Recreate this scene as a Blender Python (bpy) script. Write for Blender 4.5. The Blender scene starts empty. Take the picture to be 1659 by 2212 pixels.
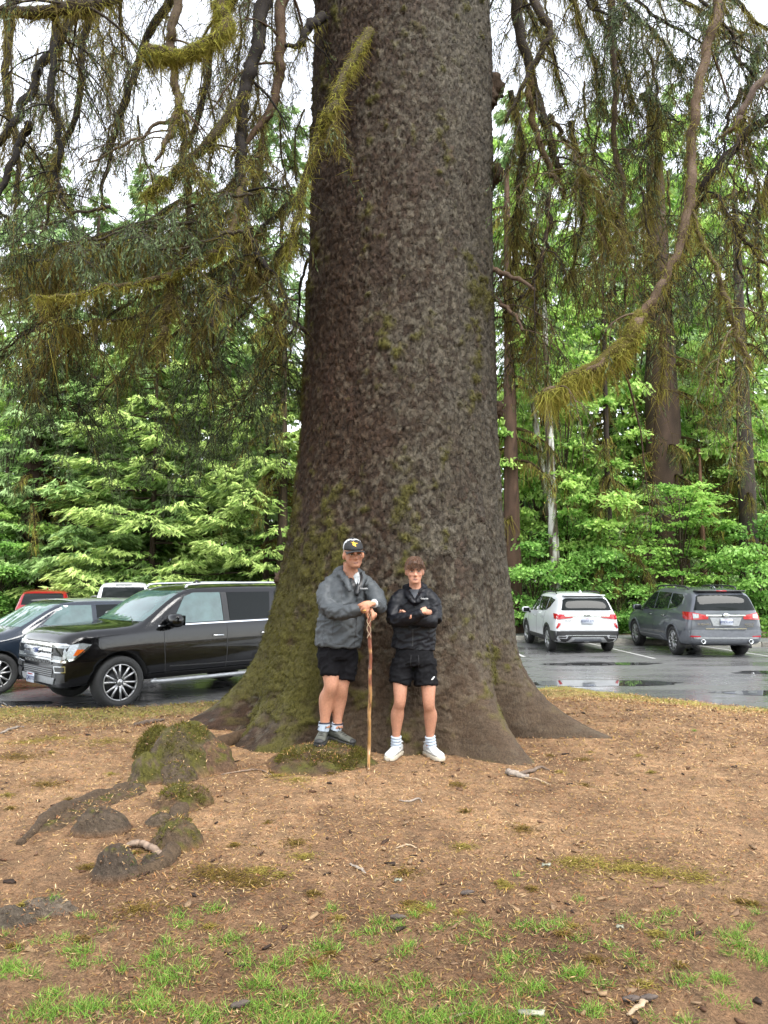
import bpy, bmesh, math, random
import numpy as np
from mathutils import Vector, Matrix, Euler
random.seed(7)
RNG = np.random.default_rng(11)
SC = bpy.context.scene
COL = SC.collection
R = math.radians

# ------------------------------------------------------------------ camera
F, CX, CY, TH, CAMH = 1661.0, 829.5, 1106.0, R(4.99), 1.56      # measured on a 1659 x 2212 copy of the photograph
cam_d = bpy.data.cameras.new('camera'); cam = bpy.data.objects.new('camera', cam_d); COL.objects.link(cam)
cam.location = (0, 0, CAMH); cam.rotation_euler = (math.pi / 2 + TH, 0, 0)
cam_d.sensor_fit = 'VERTICAL'; cam_d.sensor_height = 24; cam_d.lens = 24 * F / 2212.0
cam_d.clip_start = 0.05; cam_d.clip_end = 1000
SC.camera = cam
# ------------------------------------------------------------------ sky and sun (bright overcast)
SUN_EL, SUN_AZ = R(58), R(32)           # azimuth: from behind the camera towards the right
W = bpy.data.worlds.new('World'); SC.world = W; W.use_nodes = True
nt = W.node_tree; nt.nodes.clear()
sky = nt.nodes.new('ShaderNodeTexSky'); sky.sky_type = 'NISHITA'; sky.sun_disc = False
sky.sun_elevation = SUN_EL; sky.sun_rotation = math.pi - SUN_AZ
sky.air_density = 1.0; sky.dust_density = 0.4; sky.ozone_density = 1.0
hs = nt.nodes.new('ShaderNodeHueSaturation'); hs.inputs['Saturation'].default_value = 0.22
bg = nt.nodes.new('ShaderNodeBackground'); bg.inputs['Strength'].default_value = 0.15
wo = nt.nodes.new('ShaderNodeOutputWorld')
nt.links.new(sky.outputs[0], hs.inputs['Color']); nt.links.new(hs.outputs[0], bg.inputs['Color']); nt.links.new(bg.outputs[0], wo.inputs[0])
sd = bpy.data.lights.new('sun', 'SUN'); sd.energy = 1.5; sd.angle = R(35); sd.color = (1.0, 0.97, 0.92)
sun = bpy.data.objects.new('sun', sd); COL.objects.link(sun)
sdir = Vector((math.sin(SUN_AZ) * math.cos(SUN_EL), -math.cos(SUN_AZ) * math.cos(SUN_EL), math.sin(SUN_EL)))
sun.rotation_euler = sdir.to_track_quat('Z', 'Y').to_euler(); sun.location = sdir * 40
SC.view_settings.view_transform = 'Standard'; SC.view_settings.look = 'None'
SC.view_settings.exposure = 2.15; SC.view_settings.gamma = 1.0
cy = SC.cycles
cy.max_bounces = 6; cy.diffuse_bounces = 4; cy.glossy_bounces = 3; cy.transmission_bounces = 4; cy.transparent_max_bounces = 6
cy.caustics_reflective = False; cy.caustics_refractive = False
cy.use_denoising = True; cy.sample_clamp_indirect = 4.0
cy.use_adaptive_sampling = True; cy.adaptive_threshold = 0.02

# ------------------------------------------------------------------ pixel -> place
def ray(u, v):
    a = (u - CX) / F; b = (CY - v) / F
    return np.array([a, math.cos(TH) - b * math.sin(TH), math.sin(TH) + b * math.cos(TH)])
def at(u, v, Y):
    d = ray(u, v); return np.array([0, 0, CAMH]) + d * (Y / d[1])
def gnd(u, v, z=0.0):
    d = ray(u, v); return np.array([0, 0, CAMH]) + d * ((z - CAMH) / d[2])

# ------------------------------------------------------------------ noise
def _h(ix, iy, iz, s):
    n = (ix.astype(np.int64) * 374761393 + iy.astype(np.int64) * 668265263 + iz.astype(np.int64) * 2147483647 + s * 974634533) & 0xffffffff
    n = ((n ^ (n >> 13)) * 1274126177) & 0xffffffff
    n = ((n ^ (n >> 16)) * 2246822519) & 0xffffffff
    return ((n ^ (n >> 15)) & 0xffffff) / float(0xffffff)
def vnoise(p, s=0):
    p = np.asarray(p, float); i = np.floor(p).astype(np.int64); f = p - i; f = f * f * (3 - 2 * f)
    r = 0
    for dx in (0, 1):
        wx = f[:, 0] if dx else 1 - f[:, 0]
        for dy in (0, 1):
            wy = f[:, 1] if dy else 1 - f[:, 1]
            for dz in (0, 1):
                wz = f[:, 2] if dz else 1 - f[:, 2]
                r = r + wx * wy * wz * _h(i[:, 0] + dx, i[:, 1] + dy, i[:, 2] + dz, s)
    return r
def fbm(p, o=4, s=0):
    p = np.asarray(p, float); a, r, t = 0.5, 0, 0
    for k in range(o):
        r = r + a * vnoise(p, s + k * 17); t += a; p = p * 2.03; a *= 0.5
    return r / t
def sstep(a, b, x):
    t = np.clip((x - a) / (b - a), 0, 1); return t * t * (3 - 2 * t)
def voronoi(u, v, s=0):
    """jittered-grid Voronoi: F1, F2, cell random, offset to the cell point"""
    iu = np.floor(u).astype(np.int64); iv = np.floor(v).astype(np.int64); z = np.zeros_like(iu)
    f1 = np.full(u.shape, 9.0); f2 = np.full(u.shape, 9.0); rid = np.zeros(u.shape); du = np.zeros(u.shape); dv = np.zeros(u.shape)
    for a in (-1, 0, 1):
        for b in (-1, 0, 1):
            ju = iu + a; jv = iv + b
            pu = ju + _h(ju, jv, z, s); pv = jv + _h(ju, jv, z, s + 5)
            d = np.hypot(u - pu, v - pv); m = d < f1
            f2 = np.where(m, f1, np.minimum(f2, d))
            rid = np.where(m, _h(ju, jv, z, s + 9), rid); du = np.where(m, u - pu, du); dv = np.where(m, v - pv, dv)
            f1 = np.where(m, d, f1)
    return f1, f2, rid, du, dv

# ------------------------------------------------------------------ mesh helpers
def norm(a):
    a = np.asarray(a, float); return a / (np.linalg.norm(a, axis=-1, keepdims=True) + 1e-9)
def spline(pts, n):
    """Catmull-Rom through pts (rows may carry extra columns)"""
    p = np.asarray(pts, float); k = len(p)
    if k == 2: t = np.linspace(0, 1, n)[:, None]; return p[0] * (1 - t) + p[1] * t
    q = np.vstack([2 * p[0] - p[1], p, 2 * p[-1] - p[-2]])
    t = np.linspace(0, k - 1 - 1e-6, n); i = t.astype(int); f = (t - i)[:, None]
    a, b, c, d = q[i], q[i + 1], q[i + 2], q[i + 3]
    return 0.5 * (2 * b + (c - a) * f + (2 * a - 5 * b + 4 * c - d) * f ** 2 + (3 * b - a - 3 * c + d) * f ** 3)
class MB:
    def __init__(s): s.v = []; s.f = {3: [], 4: []}; s.c = []; s.mi = {3: [], 4: []}; s.n = 0; s.ngon = []
    def add(s, v, f4=None, f3=None, c=None, mi=0):
        v = np.asarray(v, float).reshape(-1, 3); s.v.append(v)
        if c is None: c = (1, 1, 1)
        c = np.asarray(c, float); c = np.broadcast_to(c, (len(v), 3)) if c.ndim == 1 else c
        s.c.append(c)
        for k, f in ((4, f4), (3, f3)):
            if f is not None and len(f):
                f = np.asarray(f, int).reshape(-1, k) + s.n; s.f[k].append(f); s.mi[k].append(np.full(len(f), mi))
        s.n += len(v); return s
    def poly(s, v, c=None, mi=0):
        """one n-gon"""
        k = s.n; v = np.asarray(v, float); s.add(v, c=c); s.ngon.append((list(range(k, k + len(v))), mi)); return s
    def loft(s, rings, c=None, cap=True, mi=0, close=True):
        rings = np.asarray(rings, float); m, n = rings.shape[:2]
        i = np.arange(m - 1)[:, None]; j = np.arange(n if close else n - 1)[None]; jn = (j + 1) % n
        f = np.stack([i * n + j, i * n + jn, (i + 1) * n + jn, (i + 1) * n + j], -1).reshape(-1, 4)
        k = s.n; s.add(rings.reshape(-1, 3), f4=f, c=c, mi=mi)
        if cap and close:
            s.ngon.append((list(range(k + n - 1, k - 1, -1)), mi)); s.ngon.append((list(range(k + (m - 1) * n, k + m * n)), mi))
        return s
    def tube(s, pts, rad, n=8, c=None, cap=True, mi=0, flat=1.0, up=None, rough=0.0):
        p = np.asarray(pts, float); m = len(p); rad = np.broadcast_to(np.asarray(rad, float), (m,))
        t = norm(np.gradient(p, axis=0)); r = np.zeros((m, n, 3))
        u = np.array(up if up is not None else ((0, 0, 1) if abs(t[0][2]) < 0.9 else (1, 0, 0)), float)
        a = np.linspace(0, 2 * np.pi, n, endpoint=False)
        for i in range(m):
            u = u - t[i] * (u @ t[i]); u = u / (np.linalg.norm(u) + 1e-9); w = np.cross(t[i], u)
            k = rad[i] * (1 + (rough * (RNG.random(n) - .5) if rough else 0))
            r[i] = p[i] + np.outer(np.cos(a) * k * flat, u) + np.outer(np.sin(a) * k, w)
        cc = None if c is None else (np.repeat(c, n, axis=0) if np.ndim(c) == 2 else c)
        return s.loft(r, c=cc, cap=cap, mi=mi)
    def ball(s, cen, rad, nu=14, nv=9, c=None, mi=0, rot=None, power=1.0):
        cen = np.asarray(cen, float); rad = np.broadcast_to(np.asarray(rad, float), (3,))
        th = np.linspace(0, np.pi, nv + 1)[1:-1]; ph = np.linspace(0, 2 * np.pi, nu, endpoint=False)
        sg = lambda x: np.sign(x) * np.abs(x) ** power
        ring = np.stack([np.outer(sg(np.sin(th)), sg(np.cos(ph))), np.outer(sg(np.sin(th)), sg(np.sin(ph))), np.outer(sg(np.cos(th)), np.ones(nu))], -1)
        v = np.vstack([ring.reshape(-1, 3), [[0, 0, 1], [0, 0, -1]]]) * rad
        if rot is not None: v = v @ np.asarray(rot).T
        m = nv - 1; i = np.arange(m - 1)[:, None]; j = np.arange(nu)[None]; jn = (j + 1) % nu
        f4 = np.stack([i * nu + j, (i + 1) * nu + j, (i + 1) * nu + jn, i * nu + jn], -1).reshape(-1, 4)
        jj = np.arange(nu); f3 = np.vstack([np.stack([np.full(nu, m * nu), jj, (jj + 1) % nu], -1), np.stack([np.full(nu, m * nu + 1), (m - 1) * nu + (jj + 1) % nu, (m - 1) * nu + jj], -1)])
        return s.add(v + cen, f4, f3, c, mi)
    def box(s, cen, size, rot=None, c=None, mi=0, bev=0.0):
        x, y, z = np.asarray(size, float) / 2
        if bev:
            b = min(bev, x * .9, y * .9, z * .9); rings = []
            for zz, k in ((-z, b), (-z + b, 0), (z - b, 0), (z, b)):
                X, Y = x - k, y - k
                rings.append([(X - b, -Y, zz), (X, -Y + b, zz), (X, Y - b, zz), (X - b, Y, zz), (-X + b, Y, zz), (-X, Y - b, zz), (-X, -Y + b, zz), (-X + b, -Y, zz)])
            r = np.asarray(rings)
        else:
            r = np.asarray([[(x, -y, zz), (x, y, zz), (-x, y, zz), (-x, -y, zz)] for zz in (-z, z)])
        if rot is not None: r = r @ np.asarray(rot).T
        return s.loft(r + np.asarray(cen, float), c=c, mi=mi)
    def join(s, o, M=None, off=(0, 0, 0), c=None):
        for v, cc in zip(o.v, o.c): pass
        v = np.vstack(o.v); v = (v @ np.asarray(M).T if M is not None else v) + np.asarray(off)
        k = s.n; s.v.append(v); s.c.append(np.vstack(o.c) if c is None else np.vstack(o.c) * np.asarray(c))
        for q in (3, 4):
            for f, m in zip(o.f[q], o.mi[q]): s.f[q].append(f + k); s.mi[q].append(m)
        for g, m in o.ngon: s.ngon.append(([i + k for i in g], m))
        s.n += len(v); return s
    def mesh(s, name, mats, smooth=True, color=True):
        me = bpy.data.meshes.new(name); V = np.vstack(s.v)
        L = []; starts = []; mi = []; tot = 0
        for k in (3, 4):
            if s.f[k]:
                f = np.vstack(s.f[k]); L.append(f.ravel()); starts.append(tot + np.arange(len(f)) * k); tot += f.size; mi.append(np.concatenate(s.mi[k]))
        for g, m in s.ngon:
            L.append(np.array(g)); starts.append(np.array([tot])); tot += len(g); mi.append(np.array([m]))
        L = np.concatenate(L); starts = np.concatenate(starts); mi = np.concatenate(mi)
        me.vertices.add(len(V)); me.vertices.foreach_set('co', V.astype(np.float32).ravel())
        me.loops.add(len(L)); me.loops.foreach_set('vertex_index', L.astype(np.int32))
        me.polygons.add(len(starts)); me.polygons.foreach_set('loop_start', starts.astype(np.int32))
        me.polygons.foreach_set('material_index', mi.astype(np.int32))
        if smooth: me.polygons.foreach_set('use_smooth', np.ones(len(starts), bool))
        me.update(calc_edges=True)
        if color:
            at_ = me.attributes.new('Col', 'FLOAT_COLOR', 'POINT')
            C = np.ones((len(V), 4), np.float32); C[:, :3] = np.vstack(s.c); at_.data.foreach_set('color', C.ravel())
        for m in (mats if isinstance(mats, (list, tuple)) else [mats]): me.materials.append(M_(m))
        return me
    def build(s, name, mats, parent=None, smooth=True, color=True, **kw):
        o = bpy.data.objects.new(name, s.mesh(name, mats, smooth, color)); COL.objects.link(o)
        if parent is not None: o.parent = parent
        if kw: tag(o, **kw)
        return o
def tag(o, label=None, cat=None, group=None, kind=None):
    if label: o['label'] = label
    if cat: o['category'] = cat
    if group: o['group'] = group
    if kind: o['kind'] = kind
    return o
def empty(name, loc=(0, 0, 0), rz=0.0, **kw):
    o = bpy.data.objects.new(name, None); COL.objects.link(o); o.location = loc; o.rotation_euler = (0, 0, rz); o.empty_display_size = 0.2
    return tag(o, **kw)
def copy_tree(o, parent=None):
    c = o.copy(); COL.objects.link(c); c.parent = parent
    for ch in o.children: copy_tree(ch, c)
    return c
def mod_apply(o, mods):
    """apply modifiers given as (type, {settings}) and keep one plain mesh"""
    for t, kw in mods:
        m = o.modifiers.new(t, t)
        for k, v in kw.items(): setattr(m, k, v)
    dg = bpy.context.evaluated_depsgraph_get(); me = bpy.data.meshes.new_from_object(o.evaluated_get(dg))
    old = o.data; o.modifiers.clear(); o.data = me
    if old.users == 0: bpy.data.meshes.remove(old)
    return o
def displace(o, fn):
    me = o.data; n = len(me.vertices); v = np.empty(n * 3, np.float32); me.vertices.foreach_get('co', v)
    nn = np.empty(n * 3, np.float32); me.vertices.foreach_get('normal', nn)
    v = fn(v.reshape(-1, 3).astype(float), nn.reshape(-1, 3).astype(float)); me.vertices.foreach_set('co', v.astype(np.float32).ravel()); me.update()
# vectorised small pieces -------------------------------------------------
def leaves(mb, p, d, side, l, w, c, fold=0.0, mid=0.5):
    """one rhombic quad per row: base p, along d, width along side"""
    n = len(p); l = np.broadcast_to(l, (n,))[:, None]; w = np.broadcast_to(w, (n,))[:, None]
    up = np.cross(d, side); m = p + d * l * mid
    v = np.stack([p, m + side * w / 2 + up * w * fold, p + d * l, m - side * w / 2 + up * w * fold], 1).reshape(-1, 3)
    mb.add(v, f4=np.arange(n * 4).reshape(n, 4), c=np.repeat(np.broadcast_to(c, (n, 3)), 4, axis=0))
def strands(mb, p, d, l, w, c, k=2, bend=None, ctip=None, taper=0.0):
    """ribbons of k segments; bend is added quadratically along the length"""
    n = len(p); l = np.broadcast_to(l, (n,))[:, None]; w = np.broadcast_to(w, (n,))[:, None]
    a = RNG.random(n) * 6.283; s = np.stack([np.cos(a), np.sin(a), 0.15 * np.cos(a * 3)], -1); s = norm(s - d * np.sum(s * d, -1, keepdims=True))
    c = np.broadcast_to(c, (n, 3)); ct = c if ctip is None else np.broadcast_to(ctip, (n, 3)); V = []; C = []
    for i in range(k + 1):
        t = i / k; q = p + d * l * t + (0 if bend is None else bend * (t * t)); ww = w * (1 - (1 - taper) * t) * 0.5
        V += [q - s * ww, q + s * ww]; C += [c * (1 - t) + ct * t] * 2
    V = np.stack(V, 1).reshape(-1, 3); C = np.stack(C, 1).reshape(-1, 3); m = 2 * (k + 1)
    b = np.arange(n)[:, None] * m; f = np.concatenate([np.stack([b[:, 0] + 2 * i, b[:, 0] + 2 * i + 1, b[:, 0] + 2 * i + 3, b[:, 0] + 2 * i + 2], -1) for i in range(k)])
    mb.add(V, f4=f, c=C)
def rnd(n, a=0.0, b=1.0): return RNG.random(n) * (b - a) + a
def rdir(n, zlo=-1.0, zhi=1.0):
    a = RNG.random(n) * 6.2832; z = rnd(n, zlo, zhi); q = np.sqrt(np.maximum(0, 1 - z * z)); return np.stack([q * np.cos(a), q * np.sin(a), z], -1)

# ------------------------------------------------------------------ materials
MATS = {}
def M_(m): return MATS[m] if isinstance(m, str) else m
def lin(h):
    """'#rrggbb' -> linear rgb"""
    h = h.lstrip('#'); c = [int(h[i:i + 2], 16) / 255 for i in (0, 2, 4)]
    return tuple(x / 12.92 if x <= 0.04045 else ((x + 0.055) / 1.055) ** 2.4 for x in c)
def newmat(name):
    m = bpy.data.materials.new(name); m.use_nodes = True; MATS[name] = m; t = m.node_tree
    return m, t, t.nodes['Principled BSDF'], t.nodes['Material Output']
def N(t, typ, **kw):
    n = t.nodes.new(typ)
    for k, v in kw.items():
        if k.startswith('i_'): n.inputs[k[2:].replace('_', ' ')].default_value = v
        else: setattr(n, k, v)
    return n
def plain(name, col, rough=0.6, metal=0.0, var=0.15, scale=20.0, bump=0.0, bscale=80.0, coat=0.0, spec=0.5, detail=4.0):
    """procedural base: colour broken up by noise, optional bump"""
    m, t, b, o = newmat(name); b.inputs['Roughness'].default_value = rough; b.inputs['Metallic'].default_value = metal
    b.inputs['Specular IOR Level'].default_value = spec
    tc = N(t, 'ShaderNodeTexCoord')
    nz = N(t, 'ShaderNodeTexNoise', i_Scale=scale, i_Detail=detail); t.links.new(tc.outputs['Object'], nz.inputs['Vector'])
    rp = N(t, 'ShaderNodeValToRGB'); e = rp.color_ramp.elements
    e[0].position, e[1].position = 0.3, 0.7
    e[0].color = (*[c * (1 - var) for c in col], 1); e[1].color = (*[min(1, c * (1 + var)) for c in col], 1)
    t.links.new(nz.outputs['Fac'], rp.inputs['Fac']); t.links.new(rp.outputs['Color'], b.inputs['Base Color'])
    if coat: b.inputs['Coat Weight'].default_value = coat; b.inputs['Coat Roughness'].default_value = 0.04
    if bump:
        nb = N(t, 'ShaderNodeTexNoise', i_Scale=bscale, i_Detail=5.0); t.links.new(tc.outputs['Object'], nb.inputs['Vector'])
        bp = N(t, 'ShaderNodeBump', i_Strength=bump, i_Distance=0.01); t.links.new(nb.outputs['Fac'], bp.inputs['Height']); t.links.new(bp.outputs[0], b.inputs['Normal'])
    return m
def foliage(name, trans=0.35, rough=0.55, spec=0.3, tint=(1, 1, 1)):
    """colour from the Col attribute, part of the light passes through"""
    m, t, b, o = newmat(name); a = N(t, 'ShaderNodeAttribute', attribute_name='Col')
    b.inputs['Roughness'].default_value = rough; b.inputs['Specular IOR Level'].default_value = spec
    t.links.new(a.outputs['Color'], b.inputs['Base Color'])
    if trans:
        tr = N(t, 'ShaderNodeBsdfTranslucent'); t.links.new(a.outputs['Color'], tr.inputs['Color'])
        mx = N(t, 'ShaderNodeMixShader', i_Fac=trans); t.links.new(b.outputs[0], mx.inputs[1]); t.links.new(tr.outputs[0], mx.inputs[2]); t.links.new(mx.outputs[0], o.inputs['Surface'])
    return m
foliage('needles', 0.32); foliage('leaf', 0.55, 0.45); foliage('moss', 0.4, 0.8, 0.1); foliage('grass_blade', 0.35); foliage('litter', 0.0, 0.75, 0.2)
def barkmat(name, scale=14.0, bump=0.7, plates=0.0, dist=.016):
    """colour from Col; fine grain, and for old bark the hairline cracks between the plates' flakes"""
    m, t, b, o = newmat(name); b.inputs['Roughness'].default_value = 0.85; b.inputs['Specular IOR Level'].default_value = 0.25
    a = N(t, 'ShaderNodeAttribute', attribute_name='Col'); tc = N(t, 'ShaderNodeTexCoord')
    mp = N(t, 'ShaderNodeMapping'); mp.inputs['Scale'].default_value = (1, 1, 0.55); t.links.new(tc.outputs['Object'], mp.inputs['Vector'])
    nz = N(t, 'ShaderNodeTexNoise', i_Scale=scale * 4, i_Detail=6.0, i_Roughness=0.7); t.links.new(mp.outputs[0], nz.inputs['Vector'])
    mr = N(t, 'ShaderNodeMapRange'); mr.inputs['From Min'].default_value = .25; mr.inputs['From Max'].default_value = .75
    mr.inputs['To Min'].default_value = 0.5; mr.inputs['To Max'].default_value = 1.5; t.links.new(nz.outputs['Fac'], mr.inputs['Value'])
    mu = N(t, 'ShaderNodeMix', data_type='RGBA', blend_type='MULTIPLY'); mu.inputs['Factor'].default_value = 1.0
    t.links.new(a.outputs['Color'], mu.inputs['A']); t.links.new(mr.outputs[0], mu.inputs['B']); t.links.new(mu.outputs['Result'], b.inputs['Base Color'])
    bp = N(t, 'ShaderNodeBump', i_Strength=bump, i_Distance=dist); t.links.new(nz.outputs['Fac'], bp.inputs['Height']); last = bp
    if plates:
        wz = N(t, 'ShaderNodeTexNoise', i_Scale=9.0, i_Detail=4.0, i_Roughness=.6); t.links.new(tc.outputs['Object'], wz.inputs['Vector'])
        wv = N(t, 'ShaderNodeVectorMath', operation='SCALE'); t.links.new(wz.outputs['Color'], wv.inputs[0]); wv.inputs['Scale'].default_value = .11
        ad = N(t, 'ShaderNodeVectorMath', operation='ADD'); t.links.new(tc.outputs['Object'], ad.inputs[0]); t.links.new(wv.outputs[0], ad.inputs[1])
        m2 = N(t, 'ShaderNodeMapping'); m2.inputs['Scale'].default_value = (1, 1, .72); t.links.new(ad.outputs[0], m2.inputs['Vector'])
        sx = N(t, 'ShaderNodeSeparateXYZ'); t.links.new(tc.outputs['Object'], sx.inputs[0])
        for sc_, dist, st in ((17.0, .07, .8), (40.0, .10, .5)):
            vo = N(t, 'ShaderNodeTexVoronoi', feature='DISTANCE_TO_EDGE', i_Scale=sc_); t.links.new(m2.outputs[0], vo.inputs['Vector'])
            rg = N(t, 'ShaderNodeMapRange'); rg.inputs['From Max'].default_value = dist; t.links.new(vo.outputs['Distance'], rg.inputs['Value'])
            zr = N(t, 'ShaderNodeMapRange'); zr.inputs['From Min'].default_value = .15; zr.inputs['From Max'].default_value = 1.9; zr.inputs['To Min'].default_value = .12 * st; zr.inputs['To Max'].default_value = st; t.links.new(sx.outputs['Z'], zr.inputs['Value'])
            b2 = N(t, 'ShaderNodeBump', i_Distance=.02); t.links.new(zr.outputs[0], b2.inputs['Strength']); t.links.new(rg.outputs[0], b2.inputs['Height']); t.links.new(last.outputs[0], b2.inputs['Normal']); last = b2
    t.links.new(last.outputs[0], b.inputs['Normal'])
    return m
barkmat('bark', 14.0, .9, 1.0, .022); barkmat('limb_bark', 20.0, 0.5); barkmat('root_bark', 9.0, 1.0, 0.0, .05)
# ================================================================== the setting
def asph_z(x): return -0.45 + 0.005 * np.clip(x, -14, 16)
EX = [-40, -6, -3.2, 0, 3.0, 5.5, 8, 40]; EY = [11.2, 11.0, 11.3, 12.9, 13.4, 11.0, 10.2, 9.5]
def gh(x, y):
    """height of the mound the big tree stands on"""
    x = np.asarray(x, float); y = np.asarray(y, float)
    p = np.stack([x * .9, y * .9, x * 0], -1).reshape(-1, 3)
    e = np.interp(x, EX, EY) + 0.35 * (fbm(p * 1.7, 3, 3).reshape(x.shape) - .5); s = y - e
    z = -0.21 * sstep(-4.0, -0.35, s)
    z = z + (asph_z(x) - 0.10 - z) * sstep(-0.45, 0.45, s)
    n = (fbm(p * 1.3, 3, 1).reshape(x.shape) - .5) * 0.09 + (fbm(p * 7, 3, 2).reshape(x.shape) - .5) * 0.025
    flat = np.exp(-(((x - 0.35) / 0.8) ** 2 + ((y - 6.7) / 0.5) ** 2))           # trodden where people stand
    return z + n * (1 - .85 * flat) * (1 - sstep(0, 0.6, s)) - 0.10 * sstep(5.0, 2.0, y) * 0.3
def gz(x, y): return float(gh(np.array([x]), np.array([y]))[0])
# --- mound of bare needle-covered soil
m, t, b, o = newmat('needle_soil'); b.inputs['Roughness'].default_value = 0.9; b.inputs['Specular IOR Level'].default_value = 0.15
tc = N(t, 'ShaderNodeTexCoord')
n1 = N(t, 'ShaderNodeTexNoise', i_Scale=1.1, i_Detail=5.0, i_Roughness=0.65); n2 = N(t, 'ShaderNodeTexNoise', i_Scale=55.0, i_Detail=6.0, i_Roughness=0.75, i_Distortion=1.5)
n3 = N(t, 'ShaderNodeTexNoise', i_Scale=9.0, i_Detail=4.0)
for q in (n1, n2, n3): t.links.new(tc.outputs['Object'], q.inputs['Vector'])
r1 = N(t, 'ShaderNodeValToRGB'); e = r1.color_ramp.elements; e[0].position = .36; e[1].position = .62
e[0].color = (0.15, 0.095, 0.062, 1); e[1].color = (0.29, 0.192, 0.122, 1); t.links.new(n1.outputs['Fac'], r1.inputs['Fac'])
r2 = N(t, 'ShaderNodeValToRGB'); e = r2.color_ramp.elements; e[0].position = .34; e[1].position = .68; e[0].color = (.35, .33, .31, 1); e[1].color = (1.65, 1.55, 1.4, 1)
t.links.new(n2.outputs['Fac'], r2.inputs['Fac'])
r3 = N(t, 'ShaderNodeValToRGB'); e = r3.color_ramp.elements; e[0].position = .3; e[1].position = .7; e[0].color = (.7, .72, .7, 1); e[1].color = (1.25, 1.2, 1.1, 1); t.links.new(n3.outputs['Fac'], r3.inputs['Fac'])
x1 = N(t, 'ShaderNodeMix', data_type='RGBA', blend_type='MULTIPLY'); x1.inputs['Factor'].default_value = 1; t.links.new(r1.outputs[0], x1.inputs['A']); t.links.new(r2.outputs[0], x1.inputs['B'])
x2 = N(t, 'ShaderNodeMix', data_type='RGBA', blend_type='MULTIPLY'); x2.inputs['Factor'].default_value = 1; t.links.new(x1.outputs['Result'], x2.inputs['A']); t.links.new(r3.outputs[0], x2.inputs['B'])
ac = N(t, 'ShaderNodeAttribute', attribute_name='Col')
x3 = N(t, 'ShaderNodeMix', data_type='RGBA', blend_type='MULTIPLY'); x3.inputs['Factor'].default_value = 1; t.links.new(x2.outputs['Result'], x3.inputs['A']); t.links.new(ac.outputs['Color'], x3.inputs['B'])
t.links.new(x3.outputs['Result'], b.inputs['Base Color'])
bp = N(t, 'ShaderNodeBump', i_Strength=0.9, i_Distance=0.02); t.links.new(n2.outputs['Fac'], bp.inputs['Height']); t.links.new(bp.outputs[0], b.inputs['Normal'])
def gridmesh(xs, ys, zf):
    X, Y = np.meshgrid(xs, ys); Z = zf(X, Y); n = len(xs)
    i = np.arange(len(ys) - 1)[:, None]; j = np.arange(n - 1)[None]
    return np.stack([X, Y, Z], -1).reshape(-1, 3), np.stack([i * n + j, i * n + j + 1, (i + 1) * n + j + 1, (i + 1) * n + j], -1).reshape(-1, 4)
xs = np.concatenate([np.linspace(-30, -8.2, 30), np.linspace(-8, 8, 190), np.linspace(8.2, 30, 30)])
ys = np.concatenate([np.linspace(-14, 1.8, 20), 2.0 + (np.linspace(0, 1, 160) ** 1.15) * 13.5])
v, f = gridmesh(xs, ys, gh)
c = np.ones((len(v), 3)); gf = fbm(np.stack([v[:, 0] * .8, v[:, 1] * .8, v[:, 0] * 0 + 3], -1), 3, 8)
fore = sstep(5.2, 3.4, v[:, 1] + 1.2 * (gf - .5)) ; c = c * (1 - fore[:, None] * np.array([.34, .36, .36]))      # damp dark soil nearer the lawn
edge = sstep(-2.6, -0.8, v[:, 1] - np.interp(v[:, 0], EX, EY) + (gf - .5) * 1.5)[:, None]; c = c * (1 - edge) + edge * np.array([0.95, 1.3, 0.75])
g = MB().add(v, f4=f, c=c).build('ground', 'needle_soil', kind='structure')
# --- forest floor out to the horizon
plain('forest_soil', (0.07, 0.075, 0.03), 0.9, var=.6, scale=0.8)
v, f = gridmesh(np.linspace(-400, 400, 60), np.concatenate([np.linspace(-300, 10, 10), np.linspace(14, 60, 40), np.linspace(70, 500, 12)]), lambda X, Y: -0.95 + 0.0 * X + 0.9 * sstep(24, 60, Y) * 1.0)
MB().add(v, f4=f).build('forest_floor', 'forest_soil', kind='structure')
# --- wet asphalt
m, t, b, o = newmat('wet_asphalt'); tc = N(t, 'ShaderNodeTexCoord')
mp = N(t, 'ShaderNodeMapping'); mp.inputs['Scale'].default_value = (0.35, 1.3, 1); t.links.new(tc.outputs['Object'], mp.inputs['Vector'])
n1 = N(t, 'ShaderNodeTexNoise', i_Scale=0.9, i_Detail=5.0, i_Roughness=.6); t.links.new(mp.outputs[0], n1.inputs['Vector'])
n2 = N(t, 'ShaderNodeTexNoise', i_Scale=70.0, i_Detail=4.0); t.links.new(tc.outputs['Object'], n2.inputs['Vector'])
rr = N(t, 'ShaderNodeValToRGB'); e = rr.color_ramp.elements; e[0].position = .38; e[1].position = .62; e[0].color = (.07, .07, .07, 1); e[1].color = (.42, .42, .42, 1); t.links.new(n1.outputs['Fac'], rr.inputs['Fac']); t.links.new(rr.outputs[0], b.inputs['Roughness'])
rc = N(t, 'ShaderNodeValToRGB'); e = rc.color_ramp.elements; e[0].position = .3; e[1].position = .75; e[0].color = (.065, .066, .069, 1); e[1].color = (.16, .158, .155, 1); t.links.new(n2.outputs['Fac'], rc.inputs['Fac']); t.links.new(rc.outputs[0], b.inputs['Base Color'])
bp = N(t, 'ShaderNodeBump', i_Strength=0.10, i_Distance=0.006); t.links.new(n2.outputs['Fac'], bp.inputs['Height']); t.links.new(bp.outputs[0], b.inputs['Normal'])
def kerb_y(x): return 25.3 - 0.43 * (np.asarray(x, float) - 4.65)
XS = np.linspace(-38, 30, 40)
v = []; 
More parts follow.
